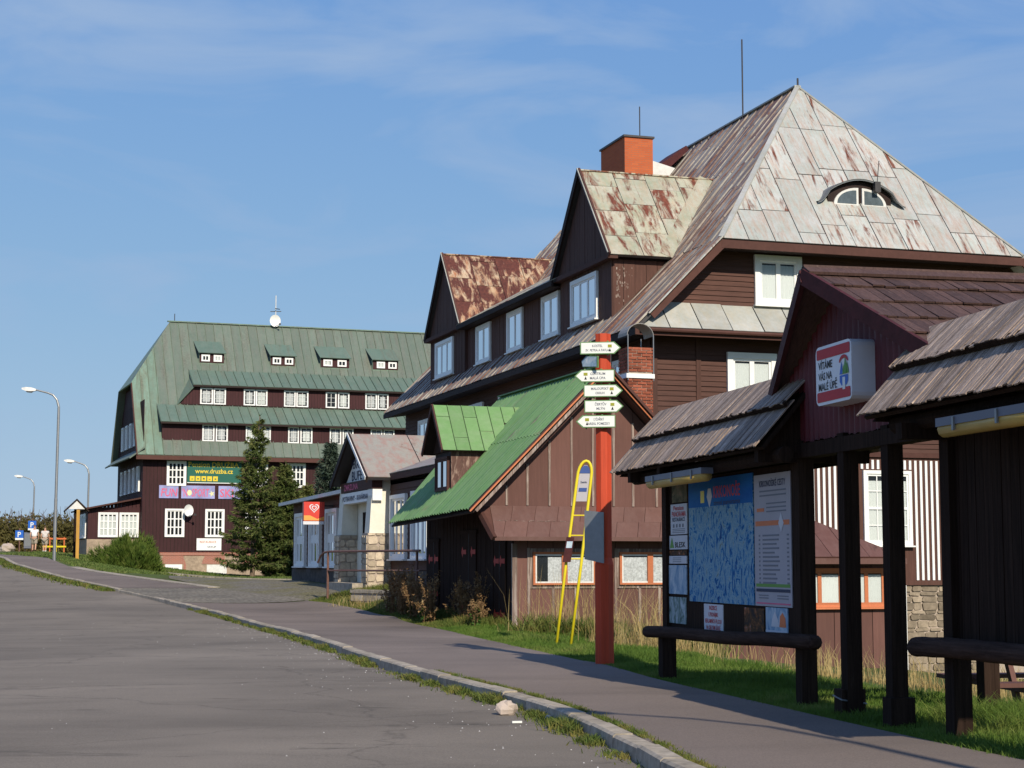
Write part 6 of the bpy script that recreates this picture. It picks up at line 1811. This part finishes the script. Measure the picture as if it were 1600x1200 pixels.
cab = thing('information_cabinet', 'small grey cabinet between the two parking signs', 'cabinet', (-33.5, 120.3, g1(-33.5, 120.3)), 0)
MB0.build('body', 'greyp', cab)
MB().box(-0.25, 0.25, -0.16, -0.15, 0.4, 1.25).build('front', 'metal', cab)
for x_ in (-0.25, 0.25):
    MB().tube([(x_, 0, -0.2), (x_, 0, 0.25)], 0.03, 6).build('leg', 'darkmetal', cab)
bar_ = thing('barrier', 'orange and yellow works barrier behind the two walkers', 'barrier', (-31.9, 121.5, g1(-31.9, 121.5)), 0)
for k, (x_, m_) in enumerate(((-0.85, 'orangep'), (-0.45, 'orangep'), (0.0, 'yellow'), (0.55, 'orangep'))):
    MB().box(x_ - 0.035, x_ + 0.035, -0.05, 0.05, -0.1, 1.1).build('post', m_, bar_)
for zz, m_ in ((0.4, 'yellow'), (0.95, 'orangep')):
    MB().box(-0.95, 0.7, -0.08, -0.05, zz, zz + 0.11).build('board', m_, bar_)

# two walkers -----------------------------------------------------------
def skinned(name, joints, edges, m, parent, sub=1):
    me = bpy.data.meshes.new(name)
    me.from_pydata([j[0] for j in joints], edges, [])
    me.materials.append(MT[m])
    o = put(name, me, parent)
    o.modifiers.new('skin', 'SKIN')
    me.skin_vertices.new() if not me.skin_vertices else None
    for i, j in enumerate(joints):
        r = j[1]
        me.skin_vertices[0].data[i].radius = r if isinstance(r, tuple) else (r, r)
    me.skin_vertices[0].data[0].use_root = True
    s = o.modifiers.new('smooth', 'SUBSURF')
    s.levels = sub; s.render_levels = sub
    return o
def person(loc, rotz, label, stride, woman):
    t = thing('person', label, 'person', loc, rotz, 'walkers on the footway')
    k = 0.95 if woman else 1.0
    s = stride
    J = [((0, 0, 0.95), (0.15, 0.11)), ((0, 0, 1.15), (0.14, 0.10)), ((0, 0, 1.38), (0.17, 0.11)), ((0, 0, 1.50), (0.06, 0.06)), ((0, 0.0, 1.62), (0.085, 0.10)), ((0, 0.0, 1.74), (0.06, 0.07)),
         ((-0.10, 0, 0.88), 0.085), ((-0.11, s * 0.5, 0.48), 0.06), ((-0.11, -s * 0.1 + s * 0.4, 0.08), 0.045), ((-0.11, s * 0.3 + 0.14, 0.04), 0.04),
         ((0.10, 0, 0.88), 0.085), ((0.11, -s * 0.3, 0.48), 0.06), ((0.11, -s * 1.0, 0.12), 0.045), ((0.11, -s * 1.0 + 0.13, 0.05), 0.04),
         ((-0.20, 0, 1.40), 0.06), ((-0.27, -0.06, 1.12), 0.045), ((-0.26, 0.06, 0.88), 0.036), ((-0.25, 0.10, 0.80), 0.038),
         ((0.20, 0, 1.40), 0.06), ((0.27, 0.05, 1.12), 0.045), ((0.26, 0.14, 0.90), 0.036), ((0.25, 0.18, 0.82), 0.038)]
    J = [((p[0][0] * k, p[0][1], p[0][2] * k), p[1]) for p in J]
    Eg = [(0, 1), (1, 2), (2, 3), (3, 4), (4, 5), (0, 6), (6, 7), (7, 8), (8, 9), (0, 10), (10, 11), (11, 12), (12, 13), (2, 14), (14, 15), (15, 16), (16, 17), (2, 18), (18, 19), (19, 20), (20, 21)]
    skinned('body', J, Eg, 'skin', t)
    up = [0, 1, 2, 14, 18]
    def grow(i, g):
        r = J[i][1]
        return (J[i][0], (r[0] * g, r[1] * g) if isinstance(r, tuple) else r * g)
    mid = lambda a_, b_: tuple((np.array(a_) + np.array(b_)) / 2)
    SJ = [grow(0, 1.5), grow(1, 1.55), grow(2, 1.5), grow(14, 1.8), (mid(J[14][0], J[15][0]), 0.10), grow(18, 1.8), (mid(J[18][0], J[19][0]), 0.10)]
    skinned('top' if woman else 'shirt', SJ, [(0, 1), (1, 2), (2, 3), (3, 4), (2, 5), (5, 6)], 'top' if woman else 'shirt', t)
    PJ = [((0, 0, 0.98 * k), (0.21, 0.17)), (J[6][0], 0.15), (tuple(V(*J[7][0]) + V(0, 0, -0.02)), 0.12), (J[10][0], 0.15), (tuple(V(*J[11][0]) + V(0, 0, -0.02)), 0.12)]
    skinned('shorts', PJ, [(0, 1), (1, 2), (0, 3), (3, 4)], 'shorts', t)
    skinned('hair', [((0, -0.025, 1.66 * k), (0.09, 0.09)), ((0, -0.03, 1.75 * k), (0.085, 0.085)), ((0, -0.02, 1.79 * k), (0.05, 0.05))], [(0, 1), (1, 2)], 'hair', t)
    for sx, p in ((-1, J[9][0]), (1, J[13][0])):
        MB().box(p[0] - 0.05, p[0] + 0.05, p[1] - 0.20, p[1] + 0.08, max(0.0, p[2] - 0.045), p[2] + 0.04).build('shoe', 'dark' if not woman else 'offwhite', t)
person((-32.35, 117.5, float(T(-32.35, 117.5)[0]) + 0.118), 8, 'walker in a white shirt and beige shorts, seen from behind', 0.28, False)
person((-31.55, 117.2, float(T(-31.55, 117.2)[0]) + 0.118), 4, 'walker in a striped top and grey shorts, seen from behind', 0.22, True)

# ------------------------------------------------------------------ stones and litter on the road
def rock(name, loc, size, m, label, cat, squash=(1, 1, 0.7)):
    mb = MB()
    vs_, n1, n2 = [], 9, 6
    for i in range(n2 + 1):
        ph = math.pi * i / n2
        for j in range(n1):
            t = 2 * math.pi * j / n1
            r = size * random.uniform(0.8, 1.1)
            vs_.append((r * math.sin(ph) * math.cos(t) * squash[0], r * math.sin(ph) * math.sin(t) * squash[1], r * math.cos(ph) * squash[2]))
    mb.add(vs_, [(i * n1 + j, i * n1 + (j + 1) % n1, (i + 1) * n1 + (j + 1) % n1, (i + 1) * n1 + j) for i in range(n2) for j in range(n1)])
    o = mb.build(name, m)
    o.location = loc
    return tag(o, label, cat)
MT['rock'] = plain('pale_rock', (0.46, 0.38, 0.32), 0.95, 0.15, 0.2, 9, bump=0.5)
rock('rock', (-0.06, 18.6, 0.06), 0.11, 'rock', 'pale angular stone lying against the kerb', 'stone', (1.15, 0.9, 0.85))
rock('rock', (-34.6, 119.0, g1(-34.6, 119) + 0.2), 0.55, 'rock', 'grey boulder by the far bend at the left edge', 'stone')
lit = MB().box(-0.05, 0.05, -0.012, 0.012, 0, 0.02).build('litter', 'signwhite'); lit.location = (0.05, 17.6, 0.005); lit.rotation_euler = (0, 0, 0.2)
tag(lit, 'white paper scrap on the road near the pale stone', 'litter')
can = rock('litter', (0.38, 17.9, 0.03), 0.045, 'metal', 'crumpled silvery foil in the kerb weeds', 'litter')

# scattered grit: tiny stones, one mass
def grit():
    n = 260
    yy = RNG.uniform(12.5, 46, n) ** 1.0
    d = np.abs(RNG.normal(0, 0.8, n)) + 0.1
    far = RNG.random(n) < 0.15
    d[far] = RNG.uniform(0.5, 8, far.sum())
    xx = kerb_x(yy) - d
    zz = T(xx, yy)
    s = RNG.uniform(0.003, 0.010, n) * (1 + yy / 90)
    base = np.array([[1, 0, 0], [-.5, .87, 0], [-.5, -.87, 0], [0, 0, 0.9]])
    rot = RNG.uniform(0, 6.28, n)
    c, sn = np.cos(rot), np.sin(rot)
    vx = base[None, :, 0] * c[:, None] - base[None, :, 1] * sn[:, None]
    vy = base[None, :, 0] * sn[:, None] + base[None, :, 1] * c[:, None]
    Vv = np.stack([xx[:, None] + vx * s[:, None], yy[:, None] + vy * s[:, None], zz[:, None] + base[None, :, 2] * s[:, None]], -1).reshape(-1, 3)
    F = (np.arange(n)[:, None, None] * 4 + np.array([[0, 1, 3], [1, 2, 3], [2, 0, 3]])[None]).reshape(-1, 3)
    o = np_mesh('road_grit', Vv, F, 'grit', kind='stuff')
    tag(o, 'pale grit scattered along the road edge', 'grit')
MT['grit'] = plain('white_grit', (0.58, 0.55, 0.52), 0.9, 0.2, 0.2, 3, bump=0)
grit()

# ------------------------------------------------------------------ grass and weeds
def blades(name, x, y_, z_, h, w, lean, m, label, cat, curl=0.5):
    n = len(x)
    az = RNG.uniform(0, 2 * math.pi, n)
    ld = RNG.uniform(0, 2 * math.pi, n)
    lx, ly = np.cos(ld) * lean * h, np.sin(ld) * lean * h
    dx, dy = np.cos(az) * w / 2, np.sin(az) * w / 2
    def pt(t, sx):
        k = t ** (1 + curl)
        return np.stack([x + lx * k + dx * sx, y_ + ly * k + dy * sx, z_ + h * t * (1 - 0.15 * lean * t)], -1)
    Vv = np.stack([pt(0, 1), pt(0, -1), pt(0.55, 0.8), pt(0.55, -0.8), pt(1.0, 0.0)], 1).reshape(-1, 3)
    F = (np.arange(n)[:, None, None] * 5 + np.array([[0, 1, 3], [0, 3, 2], [2, 3, 4]])[None]).reshape(-1, 3)
    o = np_mesh(name, Vv, F, m, kind='stuff')
    tag(o, label, cat)
    return o
def clumpy(x, y_, s=0.7):
    return 0.5 + 0.5 * np.sin(x * 2.3 * s + 1.7 * np.sin(y_ * 1.1 * s)) * np.sin(y_ * 1.9 * s + 1.3 * np.sin(x * 0.9 * s + 2))

# verge right of the pavement, near part
n = 150000
yy = 13 + 33 * RNG.random(n) ** 1.35
dd = RNG.random(n) ** 1.5 * np.interp(yy, [13, 20, 30, 46], [3.6, 3.4, 2.2, 2.4])
xx = walk_x(yy) + 0.02 + dd + RNG.normal(0, 0.04, n)
cl = clumpy(xx, yy)
hh = (0.06 + 0.16 * cl * RNG.random(n)) * np.clip(0.45 + dd * 1.2, 0.4, 1.1)
blades('verge_grass', xx, yy, G(xx, yy) - 0.01, hh, RNG.uniform(0.006, 0.013, n) * (0.7 + yy / 35), RNG.uniform(0.1, 0.9, n), 'grass', 'green grass verge between the pavement and the shelter', 'grass')
# longer tufts under the shelter's right wing
n = 5000
cx, cy = RNG.uniform(4.2, 5.6, 40), RNG.uniform(14.6, 17.4, 40)
k = RNG.integers(0, 40, n)
xx = cx[k] + RNG.normal(0, 0.1, n); yy = cy[k] + RNG.normal(0, 0.1, n)
blades('tall_tufts', xx, yy, G(xx, yy), RNG.uniform(0.14, 0.34, n), RNG.uniform(0.007, 0.012, n), RNG.uniform(0.3, 1.3, n), 'grass', 'long green grass tufts under the right bench of the shelter', 'grass', 0.9)
# verge farther along, beside shed and terrace
n = 60000
yy = RNG.uniform(40, 58, n)
dd = RNG.random(n) ** 1.1 * np.interp(yy, [40, 45, 50, 57], [2.6, 2.6, 2.8, 2.2])
xx = walk_x(yy) + 0.02 + dd
hh = (0.10 + 0.25 * clumpy(xx, yy) * RNG.random(n)) * np.clip(0.4 + dd, 0.4, 1.2)
blades('far_verge_grass', xx, yy, G(xx, yy) - 0.01, hh, RNG.uniform(0.016, 0.03, n), RNG.uniform(0.1, 0.9, n), 'kerbweed', 'yellow-green grass strip below the terrace wall', 'grass')
# lawn bank before the hotel
n = 70000
yy = RNG.uniform(67, 114, n)
xx = RNG.uniform(-30, -9, n)
keep = (xx > walk_x(yy) + 0.35) & ~((xx > -17.2) & (yy < 88.5 - 0.55 * (xx + 17.2))) & ((xx < -8) ) & (yy < 112.5 + 0.36 * (xx + 24))
xx, yy = xx[keep], yy[keep]
n = len(xx)
blades('lawn_grass', xx, yy, G(xx, yy) - 0.01, RNG.uniform(0.06, 0.16, n), RNG.uniform(0.05, 0.10, n), RNG.uniform(0.2, 1.0, n), 'lawn', 'short lawn bank in front of the hotel', 'grass')
# weeds in the gutter along the kerb
n = 20000
yy = 11.5 + 43 * RNG.random(n) ** 1.25
cl = clumpy(yy * 1.7, yy * 0.6, 1.0) * clumpy(yy * 0.45 + 3, yy * 0.2, 1.0)
keep = RNG.random(n) < np.clip(cl * 2.6 - 0.15, 0.04, 1)
yy = yy[keep]; cl = cl[keep]; n = len(yy)
xx = kerb_x(yy) - 0.02 - np.abs(RNG.normal(0, 0.085, n)) * np.clip(1.5 - yy / 60, 0.6, 2)
blades('kerb_weeds', xx, yy, T(xx, yy), RNG.uniform(0.025, 0.075, n) * (0.6 + 2.2 * cl), RNG.uniform(0.006, 0.016, n) * (0.8 + yy / 40), RNG.uniform(0.2, 1.4, n), 'kerbweed', 'low weeds and grass growing in the gutter along the kerb', 'weeds')
n = 9000
yy = RNG.uniform(11.5, 24, n)
keep = RNG.random(n) < clumpy(yy * 2.1, yy, 1.2)
yy = yy[keep]; n = len(yy)
xx = kerb_x(yy) + 0.19 + np.abs(RNG.normal(0, 0.05, n))
blades('kerb_moss', xx, yy, T(xx, yy) + 0.115, RNG.uniform(0.015, 0.05, n), RNG.uniform(0.006, 0.012, n), RNG.uniform(0.2, 1.2, n), 'kerbweed', 'thin line of moss behind the kerb stones', 'weeds')
n = 6000
yy = RNG.uniform(66, 92, n)
xx = kerb_x(yy) - np.abs(RNG.normal(0, 0.25, n))
blades('far_kerb_weeds', xx, yy, T(xx, yy), RNG.uniform(0.05, 0.16, n), RNG.uniform(0.03, 0.06, n), RNG.uniform(0.2, 1.2, n), 'kerbweed', 'dry weeds along the far kerb at the left', 'weeds')
# tall dry grass before the shed wall and round the shelter
def dry(name, n, cxs, spread, hr, label):
    k = RNG.integers(0, len(cxs), n)
    c = np.array(cxs)
    xx = c[k, 0] + RNG.normal(0, spread, n); yy = c[k, 1] + RNG.normal(0, spread * 0.8, n)
    h = hr[0] * 0.5 + (hr[1] - hr[0] * 0.5) * RNG.random(n) ** 2.2
    o = blades(name, xx, yy, G(xx, yy), h, RNG.uniform(0.008, 0.015, n), RNG.uniform(0.05, 0.65, n), 'straw', label, 'dry grass', 1.2)
    # seed heads
    return xx, yy, h
pts = [(0.55 + 0.30 * i, 38.2 + 0.09 * i) for i in range(6)]
dry('dry_grass', 520, pts, 0.36, (0.35, 1.7), 'tall straw-coloured grass before the shed wall left of the red post')
pts = [(2.15 + 0.20 * i, 33.6 - 0.3 * i) for i in range(7)]
dry('dry_grass', 950, pts, 0.38, (0.3, 1.5), 'straw-coloured grass between the red post and the map board')
pts = [(4.6 + 0.6 * i, 27 - 0.3 * i) for i in range(9)]
dry('dry_grass', 2400, pts, 0.70, (0.15, 0.62), 'dry grass seen under and behind the shelter')
pts = [(-5.3 + 0.40 * i, 54.4 - 0.7 * i) for i in range(7)]
dry('dry_grass', 420, pts, 0.22, (0.15, 0.6), 'dry grass in front of the terrace wall')

# green undergrowth among the straw
n = 5000
kk = RNG.random(n)
xx = 0.4 + 3.4 * kk + RNG.normal(0, 0.25, n); yy = 37.9 - 5.2 * np.clip(kk - 0.45, 0, 1) * 1.6 + RNG.normal(0, 0.35, n)
blades('undergrowth', xx, yy, G(xx, yy), 0.12 + 0.45 * RNG.random(n) ** 2, RNG.uniform(0.015, 0.04, n), RNG.uniform(0.2, 1.0, n), 'kerbweed', 'mixed green and yellow undergrowth at the foot of the shed wall', 'weeds')
# single weeds: stem, leaves, seed head
def weed(x, y_, h, green, label, nst=5):
    t = thing('weed_plant', label, 'weed', (x, y_, g1(x, y_) - 0.02), random.uniform(0, 360), 'weeds by the dark shed wall')
    st, lv, hd = MB(), [], []
    for k in range(nst):
        az = random.uniform(0, 6.28); ln = random.uniform(0.06, 0.32)
        hh_ = h * random.uniform(0.65, 1.0)
        p = [V(0.06 * math.cos(az), 0.06 * math.sin(az), 0), V(ln * 0.4 * math.cos(az), ln * 0.4 * math.sin(az), hh_ * 0.55), V(ln * math.cos(az), ln * math.sin(az), hh_)]
        st.tube(p, 0.008, 4, 0.004)
        for q in range(10):
            u = random.uniform(0.05, 0.9)
            base = p[0] * (1 - u) ** 2 + p[1] * 2 * u * (1 - u) + p[2] * u * u
            s = random.uniform(0.05, 0.13) * (1.2 - 0.6 * u)
            a2 = random.uniform(0, 6.28); el = random.uniform(-0.7, 0.6)
            d = V(math.cos(a2) * math.cos(el), math.sin(a2) * math.cos(el), math.sin(el))
            sd = np.cross(d, V(0, 0, 1)); sd /= np.linalg.norm(sd) + 1e-9
            lv.append((base, d * s, sd * s * 0.32))
        for q in range(26):
            u = random.uniform(0.70, 1.04)
            base = p[0] * (1 - u) ** 2 + p[1] * 2 * u * (1 - u) + p[2] * u * u + V(*[random.gauss(0, 0.02) for _ in range(3)])
            hd.append((base, V(*[random.gauss(0, 0.02) for _ in range(3)]), V(*[random.gauss(0, 0.022) for _ in range(3)])))
    st.build('stem', 'deadweed', t)
    for nm, L, m_ in (('leaves', lv, 'nettle' if green else 'deadweed'), ('seed_head', hd, 'deadweed')):
        mb = MB()
        for b_, d, s in L:
            mb.add([b_, b_ + d * 0.5 + s, b_ + d, b_ + d * 0.5 - s], [(0, 1, 2, 3)])
        mb.build(nm, m_, t, kind='stuff')
wl_ = []
for i in range(30):
    bb = 0.2 + 9.6 * i / 29 + random.uniform(-0.2, 0.2)
    aa = (-1.50 + random.uniform(-0.45, 0.25)) if bb > 3.0 else (-0.62 + random.uniform(-0.35, 0.35))
    x_, y_ = 0.04 + aa * 0.952 - bb * 0.3057, 40 + aa * 0.3057 + bb * 0.952
    if x_ < float(walk_x(y_)) + 0.25:
        x_ = float(walk_x(y_)) + random.uniform(0.25, 0.6)
    gr = 1 if (i % 3 == 1 and bb < 6) or i in (0, 2) else 0
    wl_.append((x_, y_, random.uniform(0.5, 0.8) if gr else random.uniform(0.8, 1.35), gr))
ORD = ['first', 'second', 'third', 'fourth', 'fifth', 'sixth', 'seventh', 'eighth', 'ninth', 'tenth', 'eleventh', 'twelfth', 'thirteenth', 'fourteenth', 'fifteenth', 'sixteenth', 'seventeenth', 'eighteenth', 'nineteenth', 'twentieth', 'twenty-first', 'twenty-second', 'twenty-third']
cnt = [0, 0]
wl_.sort(key=lambda q: q[1])
for i, (x_, y_, h_, gr) in enumerate(wl_):
    weed(x_, y_, h_, gr, ('leafy green weed by the dark shed wall, %s from the sunlit shed corner' if gr else 'withered brown weed by shed and terrace wall, %s from the sunlit shed corner') % ORD[cnt[gr]], 11)
    cnt[gr] += 1

# ------------------------------------------------------------------ trees
def needles(name, P, Dv, ln, wd, m, parent, per=3, spread=0.6):
    """spiky tufts: per thin triangles at each point"""
    n = len(P)
    P = np.repeat(P, per, 0); Dv = np.repeat(Dv, per, 0)
    Dv = Dv + RNG.normal(0, spread, Dv.shape) * np.linalg.norm(Dv, axis=1, keepdims=True)
    Dv /= np.linalg.norm(Dv, axis=1, keepdims=True) + 1e-9
    l = RNG.uniform(ln[0], ln[1], len(P))[:, None]
    sd = np.cross(Dv, RNG.normal(0, 1, Dv.shape)); sd /= np.linalg.norm(sd, axis=1, keepdims=True) + 1e-9
    w = RNG.uniform(wd[0], wd[1], len(P))[:, None]
    Vv = np.stack([P - sd * w / 2, P + sd * w / 2, P + Dv * l], 1).reshape(-1, 3)
    F = np.arange(len(Vv)).reshape(-1, 3)
    return np_mesh(name, Vv, F, m, parent)

def spruce(base, h, rad, label, m='spruce', sparse=1.0, seed=1, trunk=0.16, bare=0.06, tuft=(0.14, 0.34), leanx=0.0):
    rs = np.random.default_rng(seed)
    t = thing('spruce_tree', label, 'tree', base, 0, 'spruces by the hotel')
    pts = [(leanx * (k / 8) ** 1.5 + rs.normal(0, 0.02), rs.normal(0, 0.02), h * k / 8) for k in range(9)]
    pts[0] = (0, 0, -0.3)
    MB().tube(pts, trunk, 8, 0.02).build('trunk', 'bark', t)
    br = MB()
    P, Dv = [], []
    z_ = h * bare + 0.15
    while z_ < h * 0.985:
        f = z_ / h
        Lm = rad * (1 - f) ** 0.82 * (0.55 + 0.45 * min(1, f / 0.12)) + 0.10
        nb_ = rs.integers(5, 8) if f < 0.85 else rs.integers(3, 5)
        a0 = rs.uniform(0, 6.28)
        for k in range(nb_):
            if rs.random() > sparse:
                continue
            az = a0 + 6.28 * k / nb_ + rs.normal(0, 0.25)
            L = Lm * rs.uniform(0.6, 1.12)
            up = 0.25 - 0.55 * (1 - f) + rs.normal(0, 0.08)
            s = 11 if L > 1 else 6
            bx_ = leanx * f ** 1.5
            prev = None
            for i in range(s + 1):
                u = i / s
                r = L * u
                zz = z_ + L * (up * u + 0.22 * u * u)
                p = V(bx_ + r * math.cos(az), r * math.sin(az), zz)
                if i == 0 or i == s // 2 or i == s:
                    if prev is not None:
                        br.tube([prev, p], 0.018 * (1 - u) + 0.008, 3, 0.008, False)
                    prev = p
                if u > 0.12:
                    side = V(-math.sin(az), math.cos(az), 0)
                    wdt = 0.42 * L * (1 - u * 0.75) * 0.6
                    for q in range(4 if L > 0.6 else 3):
                        o_ = rs.uniform(-1, 1)
                        P.append(p + side * o_ * wdt + V(0, 0, -abs(o_) * wdt * 0.30 + rs.normal(0, 0.03)))
                        Dv.append(V(math.cos(az), math.sin(az), -0.15) * 0.8 + side * np.sign(o_) * 0.7 + V(0, 0, -0.25))
        z_ += h * rs.uniform(0.018, 0.030)
    P.append(V(leanx, 0, h)); Dv.append(V(0, 0, 1))
    br.build('branches', 'bark', t, kind='stuff')
    needles('crown', np.array(P), np.array(Dv), tuft, (0.05, 0.11), m, t, 4, 0.55)
    return t
spruce((-14.95, 100.0, g1(-14.95, 100)), 9.35, 2.15, 'tall thin spruce with a bare trunk before the hotel', sparse=0.66, seed=3, trunk=0.15, leanx=0.3)
spruce((-13.25, 101.2, g1(-13.25, 101.2)), 6.7, 2.25, 'dense dark spruce right of the thin one', sparse=1.0, seed=5, bare=0.02)
spruce((-12.2, 103.0, g1(-12.2, 103)), 5.6, 1.8, 'small dense spruce half hidden behind the bakery wing', sparse=1.0, seed=8, bare=0.02)
spruce((-9.7, 92.5, g1(-9.7, 92.5)), 7.3, 1.75, 'bluish spruce rising behind the bakery wing roof', 'bluespruce', 0.9, 9, bare=0.03)

def pine_bush(loc, rx, ry, h, label):
    t = thing('mountain_pine', label, 'bush', loc, 0)
    n = 5200
    th = RNG.uniform(0, 2 * math.pi, n); u = RNG.uniform(0.0, 1.0, n) ** 0.7
    ph = np.arccos(RNG.uniform(0.0, 1.0, n))
    lump = 0.84 + 0.18 * np.sin(th * 3 + 1) * np.sin(ph * 4) + 0.10 * np.sin(th * 7 + 3 * ph) + 0.07 * np.sin(th * 13) * np.sin(ph * 9)
    r = (0.66 + 0.34 * u) * lump
    P = np.stack([rx * r * np.sin(ph) * np.cos(th), ry * r * np.sin(ph) * np.sin(th), h * r * np.cos(ph) ** 0.85 + 0.05], -1)
    Dv = np.stack([0.5 * np.cos(th) * np.sin(ph), 0.5 * np.sin(th) * np.sin(ph), np.full(n, 0.9)], -1)
    needles('foliage', P, Dv, (0.16, 0.46), (0.03, 0.06), 'pine', t, 5, 0.30)
    mb = MB()
    for k in range(10):
        az = 6.28 * k / 10
        mb.tube([(0, 0, -0.1), (rx * 0.35 * math.cos(az), ry * 0.35 * math.sin(az), h * 0.25), (rx * 0.7 * math.cos(az), ry * 0.7 * math.sin(az), h * 0.55)], 0.05, 5, 0.02)
    mb.build('stems', 'bark', t)
pine_bush((-20.9, 95.0, g1(-20.9, 95) - 0.12), 2.05, 1.6, 2.0, 'rounded dark green mountain pine bush on the lawn before the hotel')

def shrub(loc, rx, h, label, seed):
    rs = np.random.default_rng(seed)
    t = thing('shrub', label, 'shrub', loc, 0, 'autumn shrubs beyond the bend')
    n = 2600
    th = rs.uniform(0, 6.28, n); ph = np.arccos(rs.uniform(-0.1, 1, n)); u = rs.uniform(0.45, 1, n) ** 0.6
    lump = 0.82 + 0.2 * np.sin(th * 3 + seed) * np.sin(ph * 5 + seed) + 0.1 * np.sin(th * 8 + 2 * seed)
    r = u * lump
    P = np.stack([rx * r * np.sin(ph) * np.cos(th), rx * r * np.sin(ph) * np.sin(th), np.maximum(0.05, h * r * np.cos(ph))], -1)
    Dv = rs.normal(0, 1, (n, 3)); Dv[:, 2] += 0.4
    needles('leaves', P, Dv, (0.14, 0.34), (0.10, 0.22), 'shrub', t, 3, 0.6)
    mb = MB()
    for k in range(16):
        az = rs.uniform(0, 6.28); q = rs.uniform(0.1, 0.8)
        mb.tube([(0.3 * math.cos(az), 0.3 * math.sin(az), -0.2), (rx * q * 0.5 * math.cos(az), rx * q * 0.5 * math.sin(az), h * 0.55), (rx * q * math.cos(az), rx * q * math.sin(az), h * rs.uniform(0.85, 1.18))], 0.035, 4, 0.012)
    mb.build('twigs', 'twig', t, kind='stuff')
where = ['at the left picture edge', 'next from the left edge', 'behind the lower parking sign', 'behind the taller parking sign', 'behind the walker in white', 'behind the walker in the striped top', 'behind the tallest lamp', 'left of the roofed notice board', 'behind the roofed notice board', 'half hidden by the hotel annexe']
for i in range(10):
    px = -20 + i * 17
    Yd = 138 + (i % 3) * 5
    x_ = (px - 800) / 2700 * Yd
    shrub((x_, Yd, g1(x_, Yd)), 2.3 + 0.5 * (i % 2), 3.0 + 0.35 * math.sin(i * 2.1), 'brownish green autumn shrub ' + where[i], 20 + i)
